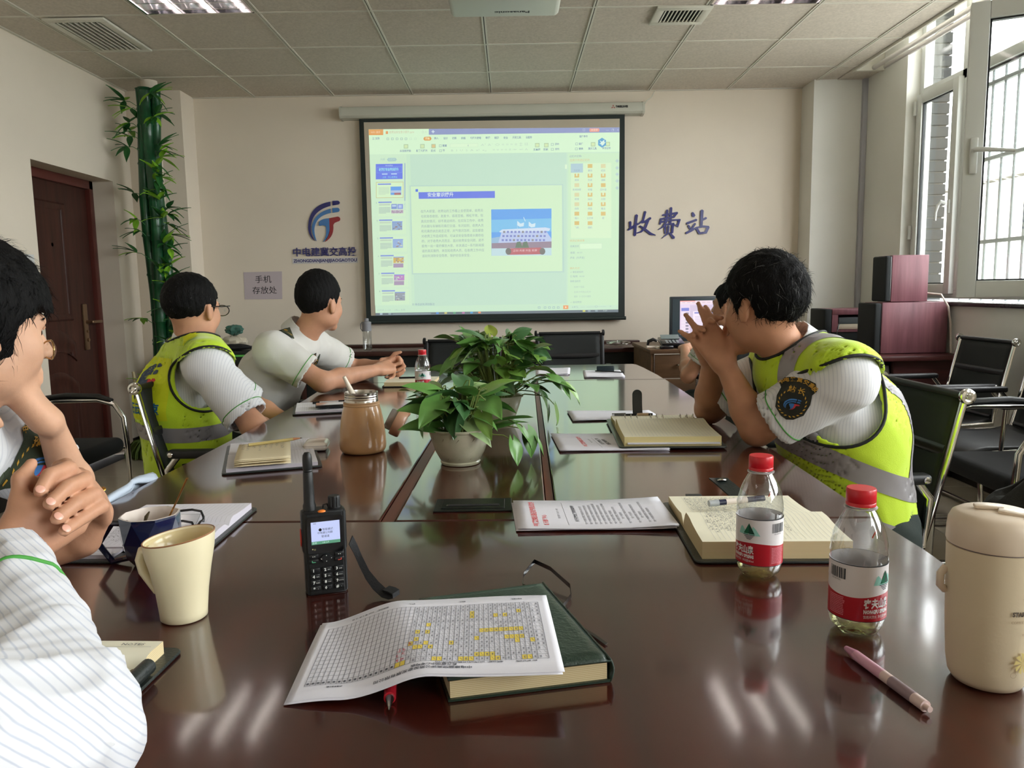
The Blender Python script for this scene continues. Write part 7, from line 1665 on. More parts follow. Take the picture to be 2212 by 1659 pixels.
def eyes(H, R, parent, s=1.0, brows=True):
    T = lambda x, y, z: Vector(H + R @ V3(x * s, y * s, z * s)); Rm = Matrix(R.tolist())
    for q in (-1, 1):
        b = B(); b.lathe([(0, -.0105), (.0105, 0), (.0075, .0075), (0, .0105)], T(.031 * q, .0725, .0015), 16, Rm @ Matrix.Rotation(-PI / 2, 3, 'X')); e = b.obj('eye', mat('eye_white', (224, 220, 214), .2, coat=.5), parent, smooth=70)
        b = B(); b.lathe([(0, .0003), (.0050, 0)], T(.031 * q, .0833, .0015), 14, Rm @ Matrix.Rotation(-PI / 2, 3, 'X')); b.obj('iris', mat('iris_dark', (30, 20, 16), .1, coat=.8), e)
        b = B(); b.tube([T(.018 * q, .087, .0085), T(.031 * q, .089, .0100), T(.045 * q, .0805, .0065)], [.0012, .0020, .0010], 6); b.obj('eyelid', M_skin, parent, smooth=60)
        if brows: b = B(); b.tube([T(.014 * q, .0905, .022), T(.030 * q, .0905, .0265), T(.050 * q, .078, .022)], [.0022, .0032, .0012], 6); b.obj('eyebrow', M_hair, parent, smooth=60)
    b = B(); b.tube([T(-.021, .0865, -.0665), T(-.008, .0930, -.0665), T(.008, .0930, -.0665), T(.021, .0865, -.0665)], [.001, .0028, .0028, .001], 8); b.obj('lips', mat('lip_colour', (176, 104, 92), .45), parent, smooth=60)
def band_from(o, name, m, planes, parent, off=.0018, keep=None):
    """cuts a clean strip out of a garment's surface between planes and lifts it a little"""
    bm = bmesh.new(); bm.from_mesh(o.data); M = wm(o); bm.transform(M)
    for p, n in planes:
        bmesh.ops.bisect_plane(bm, geom=bm.verts[:] + bm.edges[:] + bm.faces[:], plane_co=p, plane_no=n, clear_outer=True, clear_inner=False)
    if keep: bmesh.ops.delete(bm, geom=[f for f in bm.faces if not keep(f.calc_center_median())], context='FACES')
    bmesh.ops.delete(bm, geom=[v for v in bm.verts if not v.link_faces], context='VERTS')
    if not len(bm.faces): bm.free(); return None
    bm.normal_update()
    for v in bm.verts: v.co += v.normal * off
    me = bpy.data.meshes.new(name); bm.to_mesh(me); bm.free(); me.materials.append(m); me.polygons.foreach_set('use_smooth', [True] * len(me.polygons))
    q = bpy.data.objects.new(name, me); C.objects.link(q); attach(q, parent, False); return q
def loop_on(tree, c, axis, up, rad, start=.5, n=48, rfun=None):
    """ring on a surface: rays parallel to axis, on a circle round c"""
    ax = Vector(axis).normalized(); u = (Vector(up) - ax * Vector(up).dot(ax)).normalized(); v = ax.cross(u); pts = []
    for k in range(n):
        a = 2 * PI * k / n; r = rfun(a) if rfun else rad; o = Vector(c) + (u * math.cos(a) + v * math.sin(a)) * r - ax * start
        h = tree.ray_cast(o, ax, start * 2)
        if h[0] is not None: pts.append(h[0] + h[1] * .001)
    if len(pts) < 12: return pts
    dp = [p.dot(ax) for p in pts]; m = len(pts)
    md = [sorted(dp[(i + j) % m] for j in range(-4, 5))[4] for i in range(m)]
    pts = [p + ax * (md[i] - dp[i]) if abs(md[i] - dp[i]) > .008 else p for i, p in enumerate(pts)]
    for _ in range(2): pts = [(pts[i - 1] + pts[i] * 2 + pts[(i + 1) % len(pts)]) / 4 for i in range(len(pts))]
    return pts
def tube_closed(name, pts, r, m, parent, close=True):
    b = B(); p = pts + ([pts[0], pts[1]] if close else []); b.tube(p, r, 8, cap=not close); return b.obj(name, m, parent, smooth=60)
def cuff_ring(f_tree, a, b_, t, r, parent, m, name='sleeve_piping', rad=.0016):
    """ring of piping round a sleeve from a to b_ at fraction t"""
    a, b_ = Vector(a), Vector(b_); ax = (b_ - a).normalized(); c = a.lerp(b_, t); u = ax.orthogonal().normalized(); v = ax.cross(u); pts = []
    for k in range(56):
        an = 2 * PI * k / 56; d = u * math.cos(an) + v * math.sin(an); h = f_tree.ray_cast(c + d * .25, -d, .3)
        if h[0] is not None and (h[0] - c).length < r: pts.append(h[0] + h[1] * .0003)
    if len(pts) > 10: tube_closed(name, pts, rad, m, parent)
def decal(tree, outline_fn, name, mats, parent, M, off=.0012, cut=.012):
    """flat artwork in a plane M is pressed on a garment along the plane's -z"""
    b = B(); outline_fn(b)
    bmesh.ops.triangulate(b.bm, faces=b.bm.faces)
    for _ in range(5):
        es = [e for e in b.bm.edges if e.calc_length() > cut]
        if not es: break
        bmesh.ops.subdivide_edges(b.bm, edges=es, cuts=1); bmesh.ops.triangulate(b.bm, faces=b.bm.faces)
    d = -(M.to_3x3() @ Vector((0, 0, 1))).normalized(); kill = []
    for v in b.bm.verts:
        h = v.co.z; p = M @ Vector((v.co.x, v.co.y, 0)); r = tree.ray_cast(p - d * .15, d, .4)
        if r[0] is None: kill.append(v); continue
        n = r[1] if r[1].dot(d) < 0 else -r[1]; v.co = r[0] + n * (off + h)
    if kill: bmesh.ops.delete(b.bm, geom=kill, context='VERTS')
    o = b.obj(name, mats, parent); return o
def person(lab, P, Ch, N, H, Rh, Ls, Rs, Le, Re, Lw, Rw, hands, skin=M_skin, hs=1.0, knees=None, shirt_m=M_shirt, group='people round the table', lo=None, hi=None, res=.0055, cuffs=(.82, .82), inflate=.016, face=None, seed=0, belly=.0, collar=True, sleeve_r=.062, arm=1.0, chains=()):
    P, Ch, N, H, Ls, Rs, Le, Re, Lw, Rw = [np.array(q, float) for q in (P, Ch, N, H, Ls, Rs, Le, Re, Lw, Rw)]
    t = empty('person', (P[0], P[1], 0), lab, 'person', group)
    fwd = unit(face if face is not None else (1, 0, 0)); allp = np.array([P, Ch, N, H, Ls, Rs, Le, Re, Lw, Rw])
    lo = allp.min(0) - .20; hi = allp.max(0) + .20; hi[2] = max(hi[2], H[2] + .16)
    lateral = unit(Ls - Rs); SR = unit(Ls - Rs)
    f = Field(lo, hi, res)
    f.cap(P, Ch, .115, .120, k=.05, flat=(np.cross(lateral, unit(Ch - P)), .8)); f.cap(Ch, N - V3(0, 0, .05), .12, .07, k=.05); f.cap(Ls, Rs, .045, .045, k=.06)
    add_head(f, H, Rh, s=hs); f.cap(N - V3(0, 0, .04), H + Rh @ V3(0, -.020, -.045) * hs, .060, .052, k=.03)
    for S, E_, W_ in ((Ls, Le, Lw), (Rs, Re, Rw)):
        f.cap(S, E_, .050 * arm, .038 * arm, k=.03); f.cap(E_, E_ + (W_ - E_) * .30, .038 * arm, .041 * arm, k=.03); f.cap(E_ + (W_ - E_) * .30, W_, .041 * arm, .026 * arm, k=.02)
    tips = []
    for hd in hands: tips.append(add_hand(f, **hd))
    for ch in chains:
        for (p_, r_a), (p2_, r_b) in zip(ch, ch[1:]): f.cap(p_, p2_, r_a, r_b, k=.003)
    if knees:
        for q, kn in zip((1, -1), knees):
            f.cap(P + lateral * .09 * q, kn[0], .075, .055, k=.04)
    body = f.obj('body', skin, t, 1)
    # shirt
    g = Field(lo - .03, hi + .03, .0075)
    ax = unit(np.cross(lateral, unit(Ch - P)))
    g.cap(P - V3(0, 0, .02), Ch, .140 + belly, .150, k=.05, flat=(ax, .84)); g.cap(Ch, N - V3(0, 0, .065), .148, .085, k=.06, flat=(ax, .86)); g.cap(Ls, Rs, .068, .068, k=.07)
    g.cap(N - V3(0, 0, .05), N + (H - N) * .28, .074, .062, k=.03)
    for S, E_, cf in ((Ls, Le, cuffs[0]), (Rs, Re, cuffs[1])):
        if cf is None: continue
        e = S + (E_ - S) * cf; g.cap(S, S + (e - S) * .5, sleeve_r + .006, sleeve_r + .003, k=.04); g.cap(S + (e - S) * .5, e + (e - S) * .25, sleeve_r + .003, sleeve_r + .008, k=.02)
    g.warp(folds(.011, (((.5, .3, 1), 34), ((.9, -.4, .3), 27), ((.2, 1, -.5), 41)), seed))
    for S, E_, cf in ((Ls, Le, cuffs[0]), (Rs, Re, cuffs[1])):
        if cf is None: continue
        e = S + (E_ - S) * cf; d = unit(E_ - S); g.cap(e - d * .03, e + d * .2, sleeve_r - .004, sleeve_r + .002, k=.003, op='s')
        sl, gg = g.sub(e - .16, e + .16 + np.abs(d) * .1)
        v = ((gg[0] - e[0]) * d[0] + (gg[1] - e[1]) * d[1] + (gg[2] - e[2]) * d[2]); rr = np.sqrt((gg[0] - e[0]) ** 2 + (gg[1] - e[1]) ** 2 + (gg[2] - e[2]) ** 2)
        g.d[sl] = np.where((rr < .14) & (v > 0), np.maximum(g.d[sl], v.astype(np.float32)), g.d[sl])
    # neck opening
    nd = unit(H - N); g.cap(N + nd * .005, N + nd * .2, .0575, .07, k=.004, op='s'); g.plane(P - V3(0, 0, .10), (0, 0, -1))
    sl, gg = g.sub(N - .14, N + .22); top = N + nd * .038
    v = ((gg[0] - top[0]) * nd[0] + (gg[1] - top[1]) * nd[1] + (gg[2] - top[2]) * nd[2]); rr = np.sqrt((gg[0] - top[0]) ** 2 + (gg[1] - top[1]) ** 2 + (gg[2] - top[2]) ** 2)
    g.d[sl] = np.where((rr < .13) & (v > 0), np.maximum(g.d[sl], v.astype(np.float32)), g.d[sl])
    shirt = g.obj('shirt', shirt_m, t, 1); tr = tree_of(shirt)
    for S, E_, cf in ((Ls, Le, cuffs[0]), (Rs, Re, cuffs[1])):
        if cf: cuff_ring(tr, S, E_, cf * .86, .12, shirt, M_pgreen)
    if collar:
        cl = Field(N - .13, N + .15, .0045); cl.cap(N + nd * -.005, N + nd * .040, .078, .066, k=.01); cl.cap(N - nd * .03, N + nd * .2, .0605, .0600, k=.001, op='s')
        cl.plane(N + nd * .046, nd); cl.plane(N - nd * .018, -nd)
        cl.d = np.maximum(cl.d, -(cl.d + .0)) if False else cl.d
        fr = fwd; sl, gg = cl.sub(cl.lo, cl.lo + cl.n * cl.h); wdg = ((gg[0] - N[0]) * fr[0] + (gg[1] - N[1]) * fr[1]) ; lat = np.abs((gg[0] - N[0]) * -fr[1] + (gg[1] - N[1]) * fr[0])
        cl.d = np.where(wdg > 0, np.maximum(cl.d, (.022 - lat) * .8), cl.d).astype(np.float32)
        cl.obj('collar', shirt_m, shirt, 1)
    # trousers and shoes
    if knees:
        lo2 = np.minimum(P, np.min([q for kn in knees for q in kn], axis=0)) - .14; hi2 = np.maximum(P, np.max([q for kn in knees for q in kn], axis=0)) + .14
        q_ = Field(lo2, hi2, .012); q_.cap(P + V3(0, 0, .03), P - V3(0, 0, .03), .135, .13, k=.03)
        for q, kn in zip((1, -1), knees):
            q_.cap(P + lateral * .09 * q, kn[0], .098, .078, k=.05); q_.cap(kn[0], kn[1], .075, .062, k=.03)
        q_.warp(folds(.006, (((.5, .3, 1), 30),), seed)); q_.obj('trousers', M_trou, t, 1)
        for kn in knees:
            fo = np.array(kn[1], float); z = Field(fo - .2, fo + .2, .008); z.cap((fo[0], fo[1], .05), (fo[0] + fwd[0] * .15, fo[1] + fwd[1] * .15, .04), .042, .038, k=.02); z.plane((0, 0, .003), (0, 0, -1)); z.obj('shoe', mat('black_shoe', (22, 22, 24), .35, coat=.3), t, 1)
    return t, body, shirt, tr, tips
def vest(t, P, Ch, N, H, Ls, Rs, Le, Re, fwd, m=M_vest, hole=.105, seed=3, low=.16, hole_shift=(0, 0, 0), thick=.010):
    P, Ch, N, H, Ls, Rs, Le, Re = [np.array(q, float) for q in (P, Ch, N, H, Ls, Rs, Le, Re)]
    pts = np.array([P, Ch, N, Ls, Rs]); lateral = unit(Ls - Rs); ax = unit(np.cross(lateral, unit(Ch - P)))
    lo = pts.min(0) - .26; hi = pts.max(0) + .26; g = Field(lo, hi, .0070)
    g.cap(P - V3(0, 0, .06), Ch, .166, .172, k=.05, flat=(ax, .88)); g.cap(Ch, N - V3(0, 0, .058), .172, .112, k=.06, flat=(ax, .89)); g.cap(Ls, Rs, .094, .094, k=.07)
    g.warp(folds(.007, (((.3, .3, 1), 26), ((.9, -.5, .4), 30), ((.3, 1, .8), 22)), seed))
    inner = g.d.copy() + thick; g.d = np.maximum(g.d, -inner)
    for S, E_ in ((Ls, Le), (Rs, Re)):
        out = lateral if S is Ls else -lateral; c = S - np.array([0, 0, .045]) + np.array(hole_shift); g.cap(c + out * .005, c + out * .4, hole, hole, k=.004, op='s')
    nd = unit(H - N); g.cap(N - nd * .02 + np.array(fwd) * .0, N + nd * .3, .072, .085, k=.004, op='s'); g.plane(P - V3(0, 0, low), (0, 0, -1))
    o = g.obj('safety_vest', m, t, 1); tr = tree_of(o)
    for S in (Ls, Rs):
        out = lateral if S is Ls else -lateral; c = S - np.array([0, 0, .045]) + np.array(hole_shift)
        ps = loop_on(tr, c, -out, (0, 0, 1), hole + .006, start=.35)
        if len(ps) > 12: tube_closed('armhole_piping', ps, .0042, M_pip, o)
    ps = loop_on(tr, N - nd * .02, -nd, fwd, .086, start=.2)
    if len(ps) > 12: tube_closed('neck_piping', ps, .0040, M_pip, o)
    return o, tr
HANDS_REST = ((25, 30, 20),) * 4
# ---- man in the near right seat, hi-vis vest, fingers laced before his mouth
E = dict(P=(.945, 2.04, .50), Ch=(.865, 2.02, .79), N=(.742, 2.01, .990), H=(.645, 1.985, 1.100), Ls=(.795, 1.835, .935), Rs=(.77, 2.19, .935), Le=(.625, 1.945, .795), Re=(.590, 2.285, .795), Lw=(.570, 2.045, .950), Rw=(.560, 2.150, .955))
Rh = head_rot(120, -4, 3)
hl = dict(W=E['Lw'], F=(-.45, .22, .85), D=(-.25, -.95, .05), side=-1, curl=((8, 22, 12), (6, 14, 10), (4, 12, 8), (0, 14, 8)), spread=(.05, .12, -.12, -.40), thumb=((.75, .55, -.35), (.9, .2, -.4)))
hr = dict(W=E['Rw'], F=(-.35, -.32, .88), D=(-.15, .98, .05), side=1, curl=((30, 30, 20), (34, 32, 20), (36, 30, 20), (30, 30, 20)), spread=(.10, .02, -.10, -.22), thumb=((.8, .5, -.2), (.9, .2, -.4)))
t, body, shirt, tr, tips = person('man in a yellow safety vest at the right, fingers laced before his mouth', hands=[hl, hr], Rh=Rh, skin=M_skin2, knees=(((.72, 1.90, .50), (.66, 1.90, .12)), ((.72, 2.15, .50), (.66, 2.15, .12))), face=(-1, .1, 0), seed=1, cuffs=(.80, .8), sleeve_r=.066, **E)
hair(E['H'], Rh, t, thick=.016, grey=.07, seed=3, length=.03, front=.012, top=.010, wisps=2600, cutf=.052, nape=-.040)
eyes(np.array(E['H']), Rh, t)
vo, vt = vest(t, E['P'], E['Ch'], E['N'], E['H'], E['Ls'], E['Rs'], E['Le'], E['Re'], (-1, .1, 0), hole=.112, hole_shift=(.0, 0, -.01))
up = unit(np.array(E['Ch']) - np.array(E['P'])); tilt = unit(V3(.30, .06, .95))
def slab_planes(c, n, w): c = np.array(c); n = unit(n); return [(c + n * w / 2, n), (c - n * w / 2, -n)]
for c in ((.93, 2.0, .675), (.95, 2.0, .535)): band_from(vo, 'reflective_band', M_refb, slab_planes(c, V3(.38, -.05, .92), .055), vo, keep=None)
fw = unit(V3(-1, .1, 0)); lt = unit(np.array(E['Ls']) - np.array(E['Rs']))
for s_ in (1, -1):
    c = np.array(E['N']) + lt * .105 * s_
    band_from(vo, 'reflective_band', M_refb, slab_planes(c, lt, .045) + [((.9, 2.0, .69), V3(-.38, .05, -.92))], vo)
# badge on the upper sleeve
SHIELD = [(-.5, .36), (-.40, .56), (-.18, .62), (0, .60), (.18, .62), (.40, .56), (.5, .36), (.42, .22), (.46, -.05), (.40, -.38), (.18, -.58), (0, -.64), (-.18, -.58), (-.40, -.38), (-.46, -.05), (-.42, .22)]
def badge(tree, parent, origin, xdir, ydir, size, title, base=M_patch):
    M = frame(origin, xdir, ydir); z = M.to_3x3() @ Vector((0, 0, 1))
    o = decal(tree, lambda b: b.bm.faces.new([b.bm.verts.new((x * size, y * size, 0)) for x, y in SHIELD]), 'sleeve_badge', base, parent, M, off=.0022, cut=.010)
    def art(b):
        for k, ch in enumerate('中电建冀交高投'):
            a = math.radians(152 - k * 20.5); put_text(b, ch, Matrix.Translation((math.cos(a) * size * .50, math.sin(a) * size * .28 + size * .26, 0)) @ Matrix.Rotation((a - PI / 2) * .45, 4, 'Z'), size * .145, bold=size * .004, res=1)
        put_text(b, title, Matrix.Translation((0, size * .23, 0)), size * .20, spacing=1.5, bold=size * .004, res=1)
        for q in (-1, 1):
            for k in range(9):
                a = math.radians(-80 + k * 17); c = (q * math.cos(a) * size * .36, math.sin(a) * size * .38 - size * .15)
                r0 = Matrix.Translation((c[0], c[1], 0)) @ Matrix.Rotation((a + PI / 2 - .5) if q > 0 else (PI - a + PI / 2 + .5 - PI), 4, 'Z')
                vs = [b.bm.verts.new(r0 @ Vector(p)) for p in ((-size * .05, 0, 0), (0, size * .020, 0), (size * .05, 0, 0), (0, -size * .020, 0))]; b.bm.faces.new(vs)
    decal(tree, art, 'badge_embroidery', M_gold2, o, M, off=.0032, cut=.01)
    def emb(b):
        for k, key in enumerate(('navy', 'blue', 'red')):
            b.mi = (0, 0, 1)[k]
            for pl in EMB[key]:
                f = b.bm.faces.new([b.bm.verts.new(((x - 597.5) / 445 * size * .42, (405 - y) / 517 * size * .34 - size * .17, 0)) for x, y in pl]); f.material_index = b.mi
    decal(tree, emb, 'badge_emblem', [mat('thread_blue', (60, 120, 190), .6), mat('thread_red', (190, 50, 60), .6)], o, M, off=.0034, cut=.01)
    return o
badge(tr, shirt, (.668, 1.80, .897), (.88, -.30, -.30), (.40, .10, .90), .082, '站长')
# pen pocket flap and epaulette on the shoulder
def epaulette(tree, parent, o, xd, yd, bars=0, ln=.10, w=.045):
    M = frame(o, xd, yd); e = decal(tree, lambda b: b.bm.faces.new([b.bm.verts.new(p) for p in ((-ln / 2, -w / 2, 0), (ln / 2, -w / 2, 0), (ln / 2, w / 2, 0), (-ln / 2, w / 2, 0))]), 'epaulette', M_epa, parent, M, off=.004, cut=.012)
    if e.data.vertices: e.modifiers.new('s', 'SOLIDIFY').thickness = .004
    def bar(b):
        for k in range(bars): x = ln * (.22 - .11 * k); b.bm.faces.new([b.bm.verts.new(p) for p in ((x - .0045, -w * .36, 0), (x + .0045, -w * .36, 0), (x + .0045, w * .36, 0), (x - .0045, w * .36, 0))])
        b.bm.faces.new([b.bm.verts.new((-ln * .22 + .007 * math.cos(a), .007 * math.sin(a), 0)) for a in [k * PI / 5 for k in range(10)]])
    decal(tree, bar, 'gold_bars', M_gold2, e, M, off=.0095, cut=.01)
epaulette(tr, shirt, (.775, 1.865, 1.02), (-.2, -.9, -.1), (-1, .1, 0), 2)
# ---- man in the vest at the left, seen from behind, glasses
Cc = dict(P=(-1.16, 2.72, .50), Ch=(-1.165, 2.715, .79), N=(-1.115, 2.705, .985), H=(-1.108, 2.705, 1.108), Ls=(-1.19, 2.875, .925), Rs=(-1.015, 2.56, .925), Le=(-1.02, 3.02, .72), Re=(-.850, 2.505, .725), Lw=(-.86, 2.95, .66), Rw=(-.87, 2.76, .655))
Rh = head_rot(73, -3, 0)
hl = dict(W=Cc['Lw'], F=(.8, -.3, -.2), D=(0, 0, 1), side=-1, curl=HANDS_REST); hr = dict(W=Cc['Rw'], F=(.3, .8, -.2), D=(0, 0, 1), side=1, curl=HANDS_REST)
t, body, shirt, tr, tips = person('man in a yellow safety vest at the left, seen from behind, wearing glasses', hands=[hl, hr], Rh=Rh, knees=(((-.80, 2.90, .48), (-.72, 2.9, .12)), ((-.78, 2.66, .48), (-.72, 2.66, .12))), face=(.82, .57, 0), seed=4, cuffs=(.92, .86), sleeve_r=.066, **Cc)
hair(Cc['H'], Rh, t, thick=.009, seed=5, length=.010, wisps=1500, grey=.05, nape=-.058, cutf=.058); eyes(np.array(Cc['H']), Rh, t)
Hc = np.array(Cc['H']); TT_ = lambda x, y, z: Vector(Hc + Rh @ V3(x, y, z))
gl = empty('eyeglasses', TT_(0, .11, 0), 'thin black-rimmed glasses on the man seen from behind', 'glasses')
b = B()
for q in (-1, 1):
    b.tube([TT_(.081 * q, -.015, .012), TT_(.080 * q, .05, .012), TT_(.072 * q, .105, .016)], .0020, 8)
    b.tube([TT_((.038 + .032 * math.cos(a)) * q, .108 - .004 * abs(math.cos(a)), .0 + .019 * math.sin(a)) for a in [2 * PI * k / 20 for k in range(21)]], .0017, 6)
b.tube([TT_(-.008, .110, .004), TT_(0, .114, .007), TT_(.008, .110, .004)], .0017, 6); b.obj('glasses_frame', M_blkp, gl, smooth=60)
b = B()
for q in (-1, 1):
    vs = [b.bm.verts.new(TT_((.038 + .031 * math.cos(a)) * q, .107, .018 * math.sin(a))) for a in [2 * PI * k / 20 for k in range(20)]]; b.bm.faces.new(vs)
b.obj('lens', pane_glass('lens_clear', (.95, .97, .97), .1), gl)
fwC = unit(V3(.82, .57, 0))
vo, vt = vest(t, Cc['P'], Cc['Ch'], Cc['N'], Cc['H'], Cc['Ls'], Cc['Rs'], Cc['Le'], Cc['Re'], fwC, hole=.108, seed=6, low=.10)
band_from(vo, 'reflective_band', M_refb, slab_planes((-1.16, 2.72, .705), V3(.05, -.06, 1), .052), vo)
band_from(vo, 'checked_hem', pattern('blue_white_checks', 'check', (206, 196, 200), (48, 48, 120), 42, rough=.7), slab_planes((-1.16, 2.72, .445), V3(.05, -.06, 1), .075), vo)
bd = -V3(.82, .57, 0); bd = unit(V3(-.62, -.78, 0)); lft = unit(V3(bd[1] * -1, bd[0], 0)); lft = unit(V3(.78, -.62, 0))
Mb = frame((-1.205, 2.60, .865), lft, (0.0, 0.0, 1))
decal(vt, lambda b: b.bm.faces.new([b.bm.verts.new(p) for p in ((-.095, -.12, 0), (.085, -.12, 0), (.085, .085, 0), (-.095, .085, 0))]), 'back_panel', M_vestp, vo, Mb, off=.002)
def backart(b):
    for k, key in enumerate(('navy', 'blue', 'red')):
        for pl in EMB[key]:
            f = b.bm.faces.new([b.bm.verts.new(((x - 597.5) / 445 * .10 - .02, (405 - y) / 517 * .125 + .005, 0)) for x, y in pl]); f.material_index = (0, 0, 1)[k]
    b.mi = 2; put_text(b, '石云高速', Matrix.Translation((-.012, -.085, 0)), .042, width=.155, bold=.0012)
decal(vt, backart, 'back_print', [mat('print_navy_grey', (60, 74, 96), .7), mat('print_red', (190, 52, 52), .7), mat('print_blue', (24, 96, 140), .7)], vo, Mb, off=.0034, cut=.01)
Mp_ = frame((-1.03, 2.50, .555), unit(V3(.85, .1, .12)), (0, 0, 1))
def pocket(b):
    for x0, y0, x1, y1, mi in ((-.075, -.055, .085, .050, 0), (-.060, -.045, .085, .036, 1)):
        f = b.bm.faces.new([b.bm.verts.new(p) for p in ((x0, y0, .001 * mi), (x1, y0, .001 * mi), (x1, y1, .001 * mi), (x0, y1, .001 * mi))]); f.material_index = mi
decal(vt, pocket, 'pocket', [M_pip, M_vest], vo, Mp_, off=.003)
Mq_ = frame((-1.075, 2.60, 1.02), unit(V3(.6, -.5, -.3)), (0, 0, 1))
decal(vt, lambda b: b.bm.faces.new([b.bm.verts.new(p) for p in ((-.02, -.012, 0), (.045, -.012, 0), (.045, .012, 0), (-.02, .012, 0))]), 'shoulder_tab', M_vestp, vo, Mq_, off=.005)
# ---- man with the crew cut, forearms on the table, hands clasped
D = dict(P=(-1.16, 3.28, .50), Ch=(-1.03, 3.29, .80), N=(-.905, 3.29, .990), H=(-.802, 3.27, 1.112), Ls=(-.90, 3.49, .925), Rs=(-.965, 3.115, .930), Le=(-.735, 3.655, .795), Re=(-.775, 3.135, .798), Lw=(-.60, 3.575, .820), Rw=(-.60, 3.430, .815))
Rh = head_rot(62, 0, 2)
hr = dict(W=D['Rw'], F=(.55, .83, .12), D=(.35, -.45, .82), side=1, curl=((74, 88, 45), (66, 85, 45), (70, 85, 45), (74, 80, 45)), thumb=((.8, .3, .3), (.9, -.1, .1)))
hl = dict(W=D['Lw'], F=(.95, -.12, .15), D=(.2, .75, .62), side=-1, curl=((72, 84, 40), (64, 80, 40), (68, 80, 40), (70, 75, 40)), thumb=((.7, .4, .4), (.9, .0, .2)))
t, body, shirt, tr, tips = person('man with a black crew cut and white short sleeves, hands clasped on the table', hands=[hr, hl], Rh=Rh, skin=M_skin, shirt_m=M_shirtp, knees=(((-.78, 3.42, .48), (-.70, 3.42, .12)), ((-.78, 3.2, .48), (-.70, 3.2, .12))), face=(1, .05, 0), seed=7, cuffs=(.70, .70), sleeve_r=.068, **D)
hair(D['H'], Rh, t, thick=.010, seed=8, length=.008, wisps=900, top=.012, side=-.003, cutf=.058, nape=-.050, front=.006); eyes(np.array(D['H']), Rh, t)
epaulette(tr, shirt, (-.925, 3.175, 1.0), (.35, -.9, -.1), (1, .3, 0), 1, ln=.085); epaulette(tr, shirt, (-.885, 3.43, 1.0), (-.35, .9, -.1), (1, .1, 0), 1, ln=.085)
Mn = frame((-.80, 3.20, .885), (.45, .80, .28), (0.0, 0, 1))
dn_ = decal(tr, lambda b: b.bm.faces.new([b.bm.verts.new(p) for p in ((-.045, -.012, 0), (.045, -.012, 0), (.045, .012, 0), (-.045, .012, 0))]), 'name_badge', M_patch, shirt, Mn, off=.003)
decal(tr, lambda b: put_text(b, 'SF0284', Matrix.Translation((.008, 0, 0)), .018, width=.06, bold=.0006, res=1), 'badge_lettering', M_gold2, dn_, Mn, off=.004)
# ---- man at the near left, chin on his hand
A = dict(P=(-1.12, 1.10, .50), Ch=(-.985, 1.12, .80), N=(-.875, 1.150, .985), H=(-.812, 1.165, 1.108), Ls=(-.885, 1.300, .935), Rs=(-.98, .96, .930), Le=(-.788, 1.365, .790), Re=(-.93, .80, .72), Lw=(-.755, 1.245, .955), Rw=(-.80, 1.0, .66))
Rh = head_rot(57, -3, 0)
hl = dict(W=A['Lw'], F=(-.30, -.42, .80), D=(.85, .35, .42), side=-1, curl=((70, 75, 30), (72, 75, 30), (74, 75, 30), (74, 70, 30)), thumb=((.8, .35, -.35), (.9, .1, -.4)))
hr = dict(W=A['Rw'], F=(.8, .5, 0), D=(0, 0, 1), side=1, curl=HANDS_REST)
t, body, shirt, tr, tips = person('man at the near left in a white uniform shirt, chin resting on his hand', hands=[hl, hr], Rh=Rh, skin=M_skin3, knees=(((-.78, 1.22, .48), (-.70, 1.22, .12)), ((-.78, .98, .48), (-.70, .98, .12))), face=(1, .1, 0), seed=9, cuffs=(.62, .8), sleeve_r=.060, res=.005, arm=.78, **A)
hair(A['H'], Rh, t, thick=.017, seed=10, length=.03, wisps=2200, front=.016, top=.010, cutf=.034, nape=-.060, side=.003, cover_ear=True); eyes(np.array(A['H']), Rh, t)
badge(tr, shirt, (-.775, 1.275, .905), (.35, .75, -.35), (-.42, .05, .85), .088, '班长', M_epa)
epaulette(tr, shirt, (-.86, 1.235, 1.01), (.42, .75, -.2), (1, -.4, 0), 2, ln=.10, w=.045)
Mn = frame((-.83, 1.06, .885), (.30, .92, .10), (0, 0, 1))
dn_ = decal(tr, lambda b: b.bm.faces.new([b.bm.verts.new(p) for p in ((-.05, -.016, 0), (.05, -.016, 0), (.05, .016, 0), (-.05, .016, 0))]), 'name_badge', M_gold2, shirt, Mn, off=.003)
decal(tr, lambda b: b.bm.faces.new([b.bm.verts.new(p) for p in ((-.048, -.014, 0), (.048, -.014, 0), (.048, .014, 0), (-.048, .014, 0))]), 'badge_field', M_patch, dn_, Mn, off=.0036)
decal(tr, lambda b: put_text(b, 'SF80306', Matrix.Translation((.0, 0, 0)), .022, width=.084, bold=.0008, res=1), 'badge_lettering', M_gold2, dn_, Mn, off=.0044)
Ha = np.array(A['H']); TA = lambda x, y, z: Vector(Ha + Rh @ V3(x, y, z))
gl = empty('eyeglasses', TA(0, .11, -.04), 'thin metal glasses low on the nose of the man resting his chin', 'glasses'); b = B()
for q in (-1, 1): b.tube([TA((.028 + .019 * math.cos(a)) * q, .100 - .006 * abs(math.cos(a)), -.026 + .015 * math.sin(a)) for a in [2 * PI * k / 20 for k in range(21)]], .0014, 6)
b.tube([TA(-.009, .104, -.022), TA(.009, .104, -.022)], .0013, 6); b.obj('glasses_frame', mat('gold_wire', (190, 160, 110), .25, metal=.9), gl, smooth=60)
b = B()
for q in (-1, 1): b.bm.faces.new([b.bm.verts.new(TA((.028 + .0185 * math.cos(a)) * q, .0985, -.026 + .0145 * math.sin(a))) for a in [2 * PI * k / 20 for k in range(20)]])
b.obj('lens', pane_glass('lens_clear'), gl)
